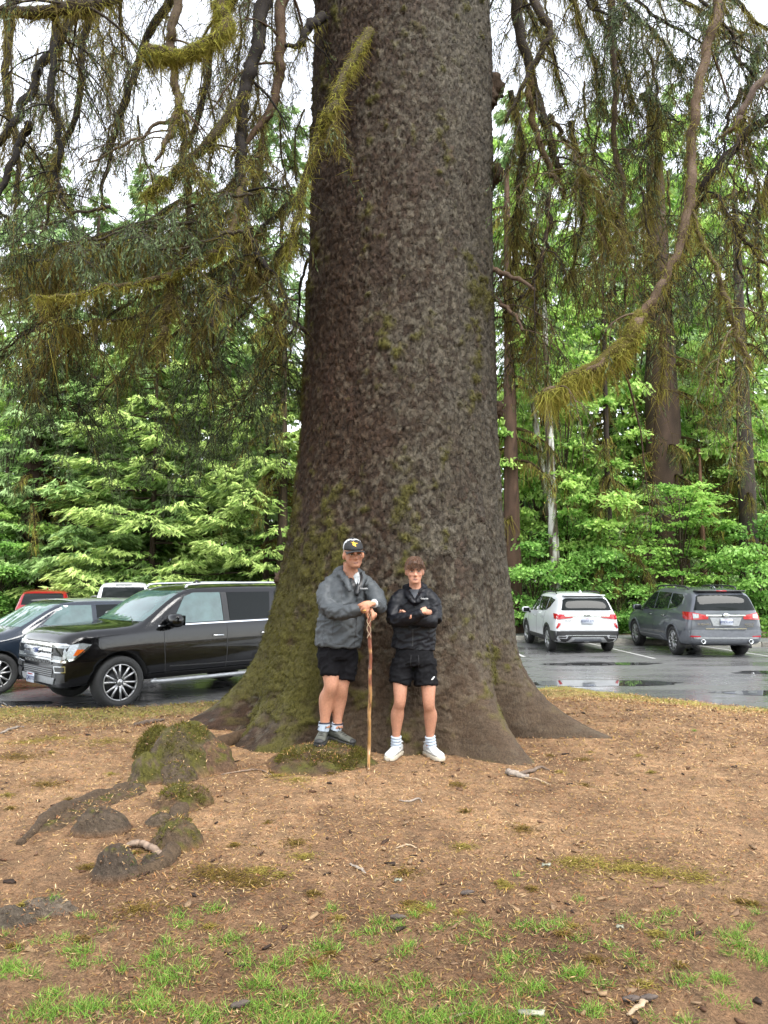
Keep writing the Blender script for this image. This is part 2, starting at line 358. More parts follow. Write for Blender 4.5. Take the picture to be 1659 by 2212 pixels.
for x in XS:
    far = kerb_y(x) if x > 0 else 38.0 - (38.0 - kerb_y(0)) * max(0, 1 + x / 6.0)
    for k in range(9): yy = 6.0 + (far - 6.0) * k / 8; v.append((x, yy, asph_z(x)))
n = 9; i = np.arange(len(XS) - 1)[:, None]; j = np.arange(n - 1)[None]
f = np.stack([i * n + j, (i + 1) * n + j, (i + 1) * n + j + 1, i * n + j + 1], -1).reshape(-1, 4)
MB().add(v, f4=f).build('parking_lot', 'wet_asphalt', kind='structure')
# --- standing water
m, t, b, o = newmat('puddle_water'); b.inputs['Base Color'].default_value = (.03, .03, .03, 1); b.inputs['Roughness'].default_value = 0.02; b.inputs['IOR'].default_value = 1.33
tc = N(t, 'ShaderNodeTexCoord'); nz = N(t, 'ShaderNodeTexNoise', i_Scale=6.0); t.links.new(tc.outputs['Object'], nz.inputs['Vector']); bp = N(t, 'ShaderNodeBump', i_Strength=0.02, i_Distance=0.01); t.links.new(nz.outputs['Fac'], bp.inputs['Height']); t.links.new(bp.outputs[0], b.inputs['Normal'])
def puddle(cx, cyy, rx, ry, seed):
    a = np.linspace(0, 2 * np.pi, 40, endpoint=False); k = 0.65 + 0.7 * fbm(np.stack([np.cos(a) * 1.6 + seed, np.sin(a) * 1.6, a * 0], -1), 3, seed)
    x = cx + rx * k * np.cos(a); y = cyy + ry * k * np.sin(a)
    MB().poly(np.stack([x, y, asph_z(x) + 0.004], -1)).build('puddle', 'puddle_water', smooth=False, kind='structure')
puddle(4.2, 15.0, 1.5, .45, 1); puddle(6.25, 11.2, 0.8, .22, 2); puddle(7.2, 13.6, 1.5, .3, 3); puddle(5.0, 18.3, 1.4, .35, 4); puddle(9.5, 16.5, 2.2, .4, 5); puddle(-6.2, 12.9, .7, .25, 6)
# --- painted bay lines
plain('white_paint', (.34, .34, .33), 0.5, var=.35, scale=30)
def lane_line(x0, y0, x1, y1, w=0.10):
    d = norm(np.array([x1 - x0, y1 - y0])); s = np.array([-d[1], d[0]]) * w / 2; P = [(x0 - s[0], y0 - s[1]), (x1 - s[0], y1 - s[1]), (x1 + s[0], y1 + s[1]), (x0 + s[0], y0 + s[1])]
    MB().poly([(x, y, asph_z(x) + 0.004) for x, y in P]).build('bay_line', 'white_paint', smooth=False, kind='structure')
for x0, y0, x1 in ((3.6, 20.0, 3.4), (6.75, 19.4, 6.3), (9.95, 18.9, 9.3), (13.0, 18.4, 12.2)): lane_line(x0, y0, x1, float(kerb_y(x1)) - .05)
# --- kerb with its footpath and the leaf-strewn verge
plain('kerb_stone', (.20, .19, .16), 0.85, var=.45, scale=6, bump=.4)
plain('path_tarmac', (.10, .10, .098), 0.6, var=.3, scale=15)
kx = np.linspace(0.5, 26, 18); mbk = MB(); rings = []
for i in range(len(kx) - 1):
    a, b2 = kx[i], kx[i + 1]; L = (b2 - a) / 1.0; ya, yb = float(kerb_y(a)), float(kerb_y(b2)); mid = ((a + b2) / 2, (ya + yb) / 2)
    an = math.atan2(yb - ya, b2 - a); ln = math.hypot(b2 - a, yb - ya) - 0.012
    Rz = np.array([[math.cos(an), -math.sin(an), 0], [math.sin(an), math.cos(an), 0], [0, 0, 1]])
    o = MB().box((0, 0, 0), (ln, 0.16, 0.34), bev=.02).build('kerb_block' if i else 'kerb', 'kerb_stone', smooth=False)
    o.location = (mid[0], mid[1] + .08, asph_z(mid[0]) - 0.04); o.rotation_euler = (0, 0, an)
    if i == 0: kerb0 = o; tag(o, kind='structure')
    else:
        o.parent = kerb0; o.matrix_parent_inverse = (Matrix.Translation(kerb0.location) @ kerb0.rotation_euler.to_matrix().to_4x4()).inverted()
v = []; 
for x in kx:
    y = float(kerb_y(x))
    for dy, dz in ((.17, .125), (1.7, .14)): v.append((x, y + dy, asph_z(x) + dz))
i = np.arange(len(kx) - 1); MB().add(v, f4=np.stack([2 * i, 2 * i + 2, 2 * i + 3, 2 * i + 1], -1)).build('footpath', 'path_tarmac', kind='structure')
plain('verge_soil', (.11, .085, .045), .9, var=.6, scale=5)
v = [];
for x in kx:
    y = float(kerb_y(x))
    for dy, dz in ((1.7, .145), (2.6, .2), (6, .35), (14, .5)): v.append((x, y + dy, asph_z(x) + dz))
i = np.arange(len(kx) - 1)[:, None]; j = np.arange(3)[None]
MB().add(v, f4=np.stack([4 * i + j, 4 * (i + 1) + j, 4 * (i + 1) + j + 1, 4 * i + j + 1], -1).reshape(-1, 4)).build('verge', 'verge_soil', kind='structure')
# ================================================================== the giant spruce
TX, TY = 0.2, 8.4
spruce = empty('giant_spruce', (TX, TY, 0), label='giant mossy spruce with flaring roots towering behind the two people', cat='tree')
ZT = [-.2, 0, .083, .17, .33, .4, .575, .63, .82, 1.3, 1.81, 2.32, 2.82, 3.3, 4.0, 5.0, 8.3, 14]
# bare cylinder radius, then roots as angular bumps (phi = 0 faces the camera, + to the right)
def r0(z): return np.interp(z, [-.3, 0, .4, .85, 1.3, 1.8, 2.3, 2.8, 3.4, 4.2, 5, 8.3, 16], [1.36, 1.33, 1.27, 1.22, 1.19, 1.135, 1.095, 1.075, 1.06, 1.045, 1.035, 1.0, .86])
ROOTS = [  # angle, length at ground, decay height, half width, narrowing
    (R(75), 1.0, .36, R(14)), (R(-93), .78, .40, R(13)), (R(-97), .32, 1.6, R(42)), (R(29), 0.74, .42, R(12)), (R(-55), 0.40, .32, R(15)), (R(-74), -.12, .5, R(8)), (R(-34), -.06, .5, R(8)),
    (R(2), 0.05, .30, R(20)), (R(-18), .10, .3, R(14)), (R(52), -.36, .55, R(8)), (R(80), -.14, 1.7, R(40)), (R(135), .9, .4, R(16)), (R(-145), .8, .4, R(18)), (R(180), .7, .4, R(18))]
def trunk_r(phi, z):
    r = r0(z)
    for a, L, h, w in ROOTS:
        d = (phi - a + np.pi) % (2 * np.pi) - np.pi
        ww = w * (1 + .25 * np.clip(z, 0, 3))
        r = r + L * np.exp(-np.maximum(z, -.1) / h) * np.exp(-(d / ww) ** 2)
    return r
pf = np.concatenate([np.linspace(R(-108), R(108), 370), np.linspace(R(108), R(252), 40)[1:-1]])
zf = np.concatenate([np.linspace(-.22, 1.0, 84), np.linspace(1.0, 8.9, 420)[1:], np.linspace(8.9, 17, 24)[1:]])
P, Z = np.meshgrid(pf, zf); rr_ = trunk_r(P, Z)
px, py = np.sin(P), -np.cos(P)
q = np.stack([px * 1.2, py * 1.2, Z * .5], -1).reshape(-1, 3)
lowf = (fbm(q * 1.1, 3, 4) - .5).reshape(P.shape) * .10
lump = (fbm(np.stack([px * 4, py * 4, Z * 2.2], -1).reshape(-1, 3), 3, 6) - .5).reshape(P.shape)
# flakes of bark: warped cells, each with its own height and tilt
wn = np.stack([px * 9, py * 9, Z * 9], -1).reshape(-1, 3)
w1 = (fbm(wn, 3, 21) - .5).reshape(P.shape); w2 = (fbm(wn + 31.7, 3, 22) - .5).reshape(P.shape)
hfine = (fbm(wn * 3.1, 3, 23) - .5).reshape(P.shape)
side = np.clip(np.abs(P - R(-5)) / R(95), 0, 1)
su = P * 1.08 / 0.046; sv = Z / 0.062
f1, f2, rid, du, dv = voronoi((su + w1 * 1.5).ravel(), (sv + w2 * 1.5).ravel(), 31)
f1, f2, rid, du, dv = [k.reshape(P.shape) for k in (f1, f2, rid, du, dv)]
g1, g2, gid, _, _ = voronoi((P * 1.08 / .16 + w2 * .9).ravel(), (Z / .30 + w1 * .9).ravel(), 47)      # longer vertical fissures
g1, g2, gid = [k.reshape(P.shape) for k in (g1, g2, gid)]
h1, h2, hid, _, hdv = [k.reshape(P.shape) for k in voronoi((P * 1.08 / .028 + w2 * 1.6).ravel(), (Z / .034 + w1 * 1.6).ravel(), 77)]
crack = sstep(0.0, 0.11, f2 - f1); fiss = sstep(0.0, 0.09, g2 - g1); chip = sstep(0, .25, h2 - h1)
relief = (.55 + .45 * sstep(.1, 1.3, Z)) * (1 - .2 * sstep(.9, .0, Z))
fold = 1 - np.abs(2 * fbm(np.stack([px * 4.2, py * 4.2, Z * .7], -1).reshape(-1, 3), 2, 14).reshape(P.shape) - 1)
rr_ = rr_ + .26 * (fold - .74) * np.exp(-np.maximum(Z, 0) / .75)
disp = (.62 + .5 * sstep(1.0, .2, Z)) * relief * (0.010 * rid - 0.013 * dv * (.4 + rid) + .006 * du * (gid - .5) - 0.022 * (1 - crack) - .020 * (1 - fiss) + .012 * gid + .006 * hid) + hfine * .014 + lump * .035
rr_ = rr_ + lowf + disp
# moss: thick on the left flank and low down, thin film elsewhere
mn = fbm(np.stack([px * 2.6, py * 2.6, Z * 1.3], -1).reshape(-1, 3), 4, 52).reshape(P.shape); mf = fbm(wn * 1.3, 3, 55).reshape(P.shape)
left = (.66 * sstep(R(-8), R(-75), P) + .5 * sstep(R(-60), R(-92), P)) * (.3 + .7 * sstep(6.0, 1.2, Z)) * sstep(-.05, .5, Z)
low = sstep(2.6, 1.2, Z) * sstep(R(62), R(0), P) * .30 * sstep(.1, .5, Z)
mossm = sstep(.50, .66, .55 * mn + .45 * mf + .21 * left + .14 * low - .055)
rr_ = rr_ + mossm * (.012 + .02 * mf)
X = TX * 0 + rr_ * px; Y = rr_ * py
# bark colour, greyer and paler to the right: lichen-grey flakes, purplish brown inner bark, moss
grey = np.array(lin('#726d62')); brown = np.array(lin('#513c2a')); red = np.array(lin('#4d3429')); pale = np.array(lin('#7d7a73')); mossc = np.array(lin('#353118')); mossl = np.array(lin('#57541f'))
gm = np.clip(.10 + .90 * sstep(R(-45), R(60), P) * (.55 + .6 * sstep(-.1, 1.4, Z)) + (rid - .5) * .9 + (mn - .5) * 1.2, 0, 1)[..., None]
C = brown * (1 - gm) + grey * gm
rm = (sstep(.80, .9, gid) * sstep(.35, .75, rid) * .6)[..., None]; C = C * (1 - rm) + red * rm
pm = (sstep(.60, .74, fbm(wn * .8, 3, 61).reshape(P.shape)) * sstep(R(-30), R(45), P) * (1 - .4 * sstep(2.6, 3.6, Z)) * .55)[..., None]; C = C * (1 - pm) + pale * pm
lich = (sstep(.73, .80, fbm(wn * 3.1, 2, 65).reshape(P.shape)) * sstep(2.3, 1.0, Z) * .7)[..., None]; C = C * (1 - lich) + np.array([.2, .2, .18]) * lich
C = C * (.70 + .56 * rid[..., None]) * (.7 + .6 * hid[..., None]) * .37
low_d = (sstep(1.5, .1, Z) * sstep(R(-75), R(-10), P) * .9 * (.35 + mn))[..., None]; C = C * (1 - low_d) + np.array(lin('#5e5042')) * (.35 + .5 * mf[..., None]) * low_d  # lighter brown mixed in towards the foot, less on the left
mc = mossc * (1 - mf[..., None]) + mossl * mf[..., None]; mm_ = mossm[..., None] * .85; C = C * np.array([1.05, .98, .89]); C = C * (1 - mm_) + mc * mm_
n = len(pf); i = np.arange(len(zf) - 1)[:, None]; j = np.arange(n)[None]; jn = (j + 1) % n
fq = np.stack([i * n + j, i * n + jn, (i + 1) * n + jn, (i + 1) * n + j], -1).reshape(-1, 4)
V = np.stack([X, Y, Z], -1).reshape(-1, 3)
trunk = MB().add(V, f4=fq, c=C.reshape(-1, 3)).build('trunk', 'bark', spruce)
TR_V = V + np.array([TX, TY, 0]); TR_M = mossm.ravel(); TR_N = np.stack([px, py, np.zeros_like(px)], -1).reshape(-1, 3); TR_P = P.ravel(); TR_Z = Z.ravel()
# moss fibres standing off the bark
idx = np.where((TR_M > .5) & (np.abs(TR_P) < R(107)) & (TR_Z < 8.6))[0]; idx = RNG.choice(idx, 24000)
p = TR_V[idx] + RNG.normal(0, .006, (len(idx), 3)); d = norm(TR_N[idx] * .8 + rdir(len(idx)) * .8 + np.array([0, 0, -.7]))
mb = MB(); k = rnd(len(idx))[:, None]
strands(mb, p - TR_N[idx] * .004, d, rnd(len(idx), .015, .05), rnd(len(idx), .004, .009), np.array(lin('#383318')) * (1 - k) + np.array(lin('#5f5c2a')) * k, k=1)
o = mb.build('trunk_moss', 'moss', spruce, smooth=False); o.location = (-TX, -TY, 0); o['kind'] = 'stuff'
# knots where dead limbs broke off
def knot(u, v, Y, size, seed):
    c = at(u, v, Y); mb = MB(); mb.ball((0, 0, 0), np.array(size), 26, 18, c=lin('#4a3c30'))
    o = mb.build('knot', 'bark', spruce)
    displace(o, lambda v, nn: v + nn * ((fbm(v * 22 + seed, 4, seed) - .5)[:, None] * .18))
    o.location = c - np.array([TX, TY, 0]); return o
knot(1064, 190, 8.35, (.11, .13, .16), 3); knot(1064, 378, 8.35, (.10, .12, .13), 4); knot(1070, 888, 8.4, (.09, .11, .09), 5); knot(612, 1248, 8.35, (.09, .1, .085), 6); knot(1062, 215, 8.3, (.08, .1, .1), 9)
# ================================================================== surface roots of the spruce: humps of wood that break the soil
HUMPS = []          # (x, y, rx, ry, top) so that litter and grass settle on them
def hump(u, v, wpx, hpx, depth_ratio=0.8, moss=0.3, seed=1, col='#5e5448', rz=0.0, z0=0.0, tall=None):
    """(u, v) = front foot of the hump in the photograph, wpx wide, hpx tall"""
    c = gnd(u, v, z0); Y = c[1]; w = wpx / F * Y; a = w / 2; b_ = a * depth_ratio
    top = tall if tall else max(0.035, (hpx / F * Y - 0.36 * b_) * 1.1)
    cyy = Y + b_ * .85; g0 = gz(c[0], cyy)
    nu, nv = 48, 26; mb = MB(); mb.ball((0, 0, 0), (1, 1, 1), nu, nv)
    v_ = np.vstack(mb.v); mb.v = [v_]
    dirn = v_.copy(); s = np.array([a * 1.04, b_ * 1.04, top])
    k = 1 + .34 * (fbm(dirn * 1.4 + seed * 7.3, 2, seed) - .5) + .10 * (fbm(dirn * 5 + seed, 3, seed + 3) - .5)
    pos = dirn * s * k[:, None]; zl = dirn[:, 2]
    pos[:, 2] = np.where(zl < 0, zl * .12, pos[:, 2]); pos[:, :2] *= (1 + .18 * sstep(.35, 0, zl))[:, None]
    fine = fbm(dirn * np.array([14, 14, 14]) * (a / .25) + seed, 4, seed + 9); pos = pos + dirn * ((fine - .5) * .026)[:, None]
    mk = sstep(.46, .62, .7 * fbm(dirn * 2.2 + seed, 3, seed + 5) + .3 * fine + (moss - .5) * .5 + .12 * (zl - .3))[:, None]
    cc = np.array(lin(col)) * np.array([.78, .72, .64]) * (.4 + 1.2 * fine[:, None]); cc = cc * (1 - mk) + mk * (np.array(lin('#4d4a1e')) * (.5 + 1.0 * fine[:, None])); 
    dirt = sstep(.22, .0, zl)[:, None] * .6; cc = cc * (1 - dirt) + dirt * np.array(lin('#7a5a3e')) * (.6 + .8 * fine[:, None])
    mb.v = [pos]; mb.c = [cc]; o = mb.build('surface_root', 'root_bark', spruce); o.location = (c[0] - TX, cyy - TY, g0); o.rotation_euler = (0, 0, rz)
    HUMPS.append((c[0], cyy, a, b_, top, moss)); return o
hump(690, 1668, 205, 82, 1.15, .56, 2, '#5b4a3a', tall=.135)                  # under the man's boots
hump(385, 1672, 165, 118, .95, .45, 3); hump(312, 1692, 72, 62, .9, .5, 4); hump(365, 1690, 92, 52, .8, .3, 5); hump(452, 1668, 84, 74, 1.0, .35, 6, '#6a5646')
hump(330, 1640, 90, 75, .9, .85, 7)
hump(285, 1712, 44, 26, .8, .3, 8); hump(205, 1812, 98, 62, .85, .15, 9, '#5a5046')
hump(380, 1760, 112, 60, 1.2, .5, 10, '#6b5744'); hump(375, 1832, 88, 62, 1.0, .45, 11, '#5f5142'); hump(340, 1790, 52, 30, .9, .2, 12)
hump(238, 1896, 84, 78, .85, .12, 13, '#554c44'); hump(322, 1874, 46, 34, .8, .3, 14, '#554c44')
hump(88, 1972, 122, 36, .45, .12, 15, '#6e655c'); hump(14, 2000, 84, 40, .55, .1, 16, '#5d564e')
# the long root snaking away to the left
def root_tube(pts, rad, seed, col='#554c44'):
    P_ = np.array([gnd(u, v, 0) for u, v in pts]); P_[:, 2] = [gz(x, y) for x, y in P_[:, :2]]
    P_ = spline(np.hstack([P_, np.array(rad)[:, None]]), 70); mb = MB()
    k = 1 + .5 * (fbm(np.stack([np.arange(70) * .16, np.zeros(70), np.zeros(70) + seed], -1), 2, seed) - .5)
    P_[:, 2] += P_[:, 3] * .08; mb.tube(P_[:, :3], P_[:, 3] * k * .8, 20, c=np.array(lin(col)) * np.array([.78, .72, .64])); o = mb.build('surface_root', 'root_bark', spruce); o.location = (-TX, -TY, 0)
    displace(o, lambda v, n: v + n * ((fbm(v * 9, 4, seed) - .5)[:, None] * .05))
    return o
for k_, (u_, v_, w_, h_) in enumerate(((268, 1722, 62, 34), (232, 1736, 70, 44), (196, 1750, 74, 46), (160, 1768, 72, 44), (128, 1786, 66, 42), (98, 1802, 58, 34))): hump(u_, v_, w_, h_ * .6, 1.1, .3, 30 + k_, '#5f5142')
root_tube([(300, 1690), (262, 1712), (215, 1726), (165, 1750), (125, 1770), (78, 1802), (40, 1830)], [.05, .075, .085, .08, .085, .06, .02], 3, '#5a4d40')
root_tube([(600, 1560), (540, 1584), (470, 1612), (420, 1640), (360, 1668), (320, 1690)], [.05, .08, .09, .10, .07, .04], 5, '#5a4a3a')
root_tube([(400, 1690), (392, 1740), (380, 1790), (368, 1840), (335, 1872), (262, 1885)], [.06, .08, .075, .07, .05, .04], 6, '#5f5142')
root_tube([(425, 1560), (470, 1542), (520, 1512), (560, 1490)], [.03, .055, .07, .06], 4, '#4a3427')       # torn strip of bark along the left root
def gz_h(x, y):
    z = gh(x, y)
    for hx, hy, a, b_, top, ms in HUMPS:
        q = ((x - hx) / a) ** 2 + ((y - hy) / b_) ** 2; z = np.maximum(z, np.where(q < 1, gh(np.array([hx]), np.array([hy]))[0] + top * np.sqrt(np.maximum(0, 1 - q)), -9))
    return z
# moss tufts on the mossy humps
mb = MB()
for hx, hy, a, b_, top, ms in HUMPS:
    n = int(7000 * a * b_ / .05 * max(0, ms - .2) * .9)
    if n < 10: continue
    n = min(n, 9000); d = rdir(n, .05, 1); x = hx + d[:, 0] * a * 1.02; y = hy + d[:, 1] * b_ * 1.02; z = gh(np.array([hx]), np.array([hy]))[0] + d[:, 2] * top
    nz_ = fbm(np.stack([x * 6, y * 6, z * 6], -1), 3, 71); keep = nz_ + (ms - .5) * .6 > .50; p = np.stack([x, y, z], -1)[keep]; d = d[keep]; n = len(p); k = rnd(n)[:, None]
    strands(mb, p, norm(d * .7 + rdir(n) * .8 - np.array([0, 0, .25])), rnd(n, .02, .055), rnd(n, .004, .008), np.array(lin('#3a3518')) * (1 - k) + np.array(lin('#6f6a30')) * k, k=1)
o = mb.build('root_moss', 'moss', spruce, smooth=False); o.location = (-TX, -TY, 0); o['kind'] = 'stuff'
# ================================================================== litter of needles, bark crumbs and twigs
def scatter(n, ylo, yhi, power=1.0):
    y = ylo + (yhi - ylo) * rnd(n) ** power; half = y * .53 + .4; x = rnd(n, -1, 1) * half
    return x, y
def outside_trunk(x, y, pad=0.0):
    ph = np.arctan2(x - TX, -(y - TY)); return np.hypot(x - TX, y - TY) > trunk_r(ph, np.zeros_like(x) + .02) + pad
mb = MB()
x, y = scatter(130000, 2.5, 12.2, 1.2); e = np.interp(x, EX, EY); dens = fbm(np.stack([x * 2.2, y * 2.2, x * 0], -1), 3, 81)
keep = outside_trunk(x, y) & (y < e - .1) & (dens + .25 * rnd(len(x)) > .47 - .2 * sstep(4, 6, y)); x, y = x[keep], y[keep]; n = len(x); z = gz_h(x, y)
a = rnd(n, 0, 6.283); d = norm(np.stack([np.cos(a), np.sin(a), RNG.normal(0, .35, n)], -1)); s = norm(np.cross(d, [0, 0, 1.0]) + RNG.normal(0, .25, (n, 3)))
pal = np.array([lin(h) for h in ('#b08a5c', '#9a6f45', '#7d5636', '#c3a273', '#8f5f3c', '#5b3d29', '#d0b184', '#a88a48', '#6d4a33')]); ci = RNG.integers(0, len(pal), n)
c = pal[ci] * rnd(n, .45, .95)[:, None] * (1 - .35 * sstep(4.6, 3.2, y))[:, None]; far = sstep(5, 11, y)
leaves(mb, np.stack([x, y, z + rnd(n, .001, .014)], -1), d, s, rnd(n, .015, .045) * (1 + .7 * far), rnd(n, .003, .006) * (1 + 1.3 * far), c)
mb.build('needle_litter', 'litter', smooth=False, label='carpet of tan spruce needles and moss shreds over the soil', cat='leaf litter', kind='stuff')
# bark crumbs and chips: flat five-sided flakes with thickness
mb = MB(); x, y = scatter(1000, 2.5, 10.5, 1.3); k = outside_trunk(x, y, .05) & (y < np.interp(x, EX, EY) - .4); x, y = x[k], y[k]; z = gz_h(x, y)
pal = np.array([lin(h) for h in ('#3a2a20', '#2b211b', '#5b4434', '#6a5440', '#75604a', '#80694f', '#4b3526')])
for i in range(len(x)):
    s_ = random.choice((.006, .008, .010, .013, .018)) * (1 + .04 * y[i]); m_ = 5; aa = np.sort(rnd(m_, 0, 6.283)); rr2 = np.stack([np.cos(aa) * s_ * 1.7, np.sin(aa) * s_ * .8, aa * 0], -1)
    q = random.random() * 6.28; ca, sa = math.cos(q), math.sin(q); rr2 = rr2 @ np.array([[ca, -sa, random.uniform(-.25, .25)], [sa, ca, random.uniform(-.25, .25)], [0, 0, 1]])
    mb.loft(np.stack([rr2, rr2 + np.array([0, 0, s_ * .5])]) + np.array([x[i], y[i], z[i] + .002]), c=pal[random.randrange(len(pal))])
mb.build('bark_crumbs', 'litter', smooth=False, label='dark bark crumbs and pale wood chips strewn over the needles', cat='leaf litter', kind='stuff')
# shreds and cushions of fallen moss
mb = MB()
spots = [(640, 1690, .18, 1), (600, 1678, .1, 1), (655, 1845, .10, 1), (1000, 1825, .09, 1), (990, 1700, .10, 0), (1290, 1870, .3, 1), (1360, 1880, .16, 1), (1240, 1862, .16, 1), (1005, 1750, .06, 0), (460, 1885, .22, 0), (500, 1895, .2, 0), (550, 1905, .14, 0), (120, 1590, .3, 1), (60, 1600, .3, 1), (230, 1600, .3, 1), (40, 1640, .3, 0), (100, 1690, .2, 0), (560, 1880, .1, 1), (1500, 1895, .2, 1), (1420, 1890, .15, 1), (900, 1960, .1, 1), (300, 1960, .15, 0), (870, 1880, .12, 0), (1130, 1790, .12, 0), (1260, 1640, .1, 0), (640, 1820, .1, 0)]
for k in range(40): spots.append((random.uniform(0, 1659), random.uniform(1620, 2120), random.uniform(.025, .06), random.random() < .4))
for u, v, rad, br in spots:
    c = gnd(u, v, 0); n = int(620 * rad / .2); q = RNG.normal(0, .5, (n, 2)) * rad * (.3 + 1.2 * rnd(n))[:, None]; x = c[0] + q[:, 0]; y = c[1] + q[:, 1] * .8; z = gz_h(x, y) + rnd(n, 0, .02) * np.exp(-(q ** 2).sum(1) / rad ** 2)
    k = rnd(n)[:, None]; base = np.array(lin('#5e5424')) * (1 - k) + np.array(lin('#a3954c')) * k if br else np.array(lin('#3d3418')) * (1 - k) + np.array(lin('#8a7438')) * k
    strands(mb, np.stack([x, y, z], -1), norm(rdir(n, -.1, .35)), rnd(n, .015, .04), rnd(n, .0025, .005), base, k=1)
mb.build('fallen_moss', 'moss', smooth=False, label='shreds and cushions of fallen yellowish moss on the ground', cat='moss', kind='stuff')
# ================================================================== grass
mb = MB(); P_ = []; H_ = []; B_ = []
tufts = [(340, 2070, .10, .9), (320, 2085, .08, .5), (365, 2110, .18, 1), (700, 2045, .12, 1), (350, 2150, .06, .5), (715, 1955, .05, .9), (590, 2090, .09, .8), (560, 2125, .2, 1), (640, 2150, .14, .9), (820, 1985, .07, .9), (805, 2005, .06, .8), (880, 2040, .07, .8), (930, 1955, .05, .6), (895, 1975, .06, .6), (980, 1995, .05, .6), (1160, 2000, .15, .6), (1250, 2030, .05, .7), (1200, 1990, .1, .5), (1100, 2070, .14, .8), (1150, 2130, .12, 1), (1245, 2100, .08, 1), (1300, 2120, .08, .7), (1640, 2060, .13, 1), (1600, 2030, .1, .7), (1570, 2050, .06, .6), (1560, 2010, .08, .6), (20, 2090, .12, .9), (60, 2110, .09, .7), (175, 2060, .10, .9), (170, 2085, .1, .6), (265, 2098, .05, .8), (90, 2190, .16, 1), (200, 2180, .25, 1), (330, 2175, .25, 1), (440, 2190, .25, 1), (560, 2170, .2, 1), (690, 2190, .25, 1), (760, 2120, .15, .8), (820, 2130, .15, .7), (850, 2180, .22, 1), (940, 2190, .25, .9), (1020, 2180, .2, 1), (1080, 2200, .25, .9), (1150, 2190, .2, .8), (690, 2100, .12, .8), (600, 2200, .25, 1), (980, 2140, .1, .6), (900, 2110, .12, .8), (1400, 2080, .1, .5), (1480, 2110, .12, .6), (1360, 2060, .1, .5), (300, 1880, .05, .7), (285, 1888, .04, .8), (1350, 1985, .1, .4), (1450, 2020, .12, .4), (1250, 1940, .08, .4), (1560, 2110, .1, .5), (1050, 2000, .08, .5), (520, 2050, .06, .6), (430, 2085, .06, .6), (1120, 1890, .04, .5), (1500, 1575, .05, .6)]
for k in range(110): tufts.append((random.uniform(0, 1659), random.uniform(1960, 2215), random.uniform(.03, .12), random.uniform(.2, .7)))
for u, v, rad, den in tufts:
    c = gnd(u, v, 0); rad = (rad * .62 if rad < .2 else rad * .42); n = int(760 * (rad / .2) ** 1.35 * den) + 6; q = RNG.normal(0, .42, (n, 2)) * rad * np.array([1.2, .9]); P_.append(np.stack([c[0] + q[:, 0], c[1] + q[:, 1]], -1)); H_.append(np.full(n, .75 + .5 * den) * np.exp(-(q ** 2).sum(1) / rad ** 2 * .25)); B_.append(np.zeros(n))
# thin yellow-green fringe along the asphalt
x, y = rnd(30000, -8, 8), rnd(30000, 8.6, 13.4); s = y - np.interp(x, EX, EY); kk = (s > -2.4 + 1.3 * fbm(np.stack([x, y, x * 0], -1), 2, 91)) & (s < -.12) & (fbm(np.stack([x * 1.5, y * 1.5, x * 0], -1), 3, 92) > .40) & outside_trunk(x, y)
P_.append(np.stack([x[kk], y[kk]], -1)); H_.append(np.full(kk.sum(), .75)); B_.append(np.ones(kk.sum()))
P_ = np.vstack(P_); H_ = np.concatenate(H_); B_ = np.concatenate(B_)[:, None]; n = len(P_); z = gz_h(P_[:, 0], P_[:, 1]); k = rnd(n)[:, None]
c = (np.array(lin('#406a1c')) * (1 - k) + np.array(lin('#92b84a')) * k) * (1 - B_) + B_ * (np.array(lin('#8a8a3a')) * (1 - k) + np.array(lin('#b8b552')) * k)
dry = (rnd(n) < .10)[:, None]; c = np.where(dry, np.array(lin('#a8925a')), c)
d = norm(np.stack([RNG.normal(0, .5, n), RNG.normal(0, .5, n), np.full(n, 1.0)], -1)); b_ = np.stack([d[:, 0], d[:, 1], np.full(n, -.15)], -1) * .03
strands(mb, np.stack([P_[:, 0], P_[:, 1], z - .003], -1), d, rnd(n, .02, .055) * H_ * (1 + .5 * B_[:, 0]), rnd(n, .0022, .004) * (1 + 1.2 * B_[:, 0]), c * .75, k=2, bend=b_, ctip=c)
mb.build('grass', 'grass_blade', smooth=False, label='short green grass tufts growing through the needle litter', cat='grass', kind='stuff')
# ================================================================== sticks one can pick out
plain('dead_wood', (.17, .12, .085), .85, var=.45, scale=25, bump=.5, bscale=60); plain('dark_wood', (.10, .07, .05), .85, var=.5, scale=25, bump=.5); plain('grey_wood', (.20, .165, .135), .85, var=.4, scale=30, bump=.5); plain('pale_wood', (.30, .22, .14), .8, var=.3, scale=30, bump=.3)
def stick(name, label, pts, rad, mat, z0=0.01, cat='stick', flat=1.0):
    P_ = np.array([gnd(u, v, 0) for u, v in pts]); rad = np.array(rad, float)
    P_[:, 2] = gz_h(P_[:, 0], P_[:, 1]) + rad * .6 + z0
    q = spline(np.hstack([P_, rad[:, None]]), 28); q[:, :3] += (np.stack([fbm(np.stack([np.arange(28) * .4, np.zeros(28) + k * 9, np.zeros(28) + len(label)], -1), 2, 5) for k in range(3)], -1) - .5) * q[:, 3:4] * 1.2
    mb = MB(); base = q[0, :3].copy(); mb.tube(q[:, :3] - base, q[:, 3], 9, flat=flat, rough=.25); o = mb.build(name, mat, smooth=True, label=label, cat=cat); o.location = base; return o
stick('fallen_branch', 'curved grey-brown stick arching beside the round grey root lumps', [(270, 1832), (300, 1828), (325, 1834), (348, 1848), (366, 1862)], [.012, .02, .02, .018, .006], 'dead_wood', .012)
stick('fallen_branch', 'forked dark twig lying in front of the right-hand root', [(1188, 1668), (1166, 1664), (1140, 1674), (1100, 1680)], [.004, .012, .014, .006], 'dark_wood')
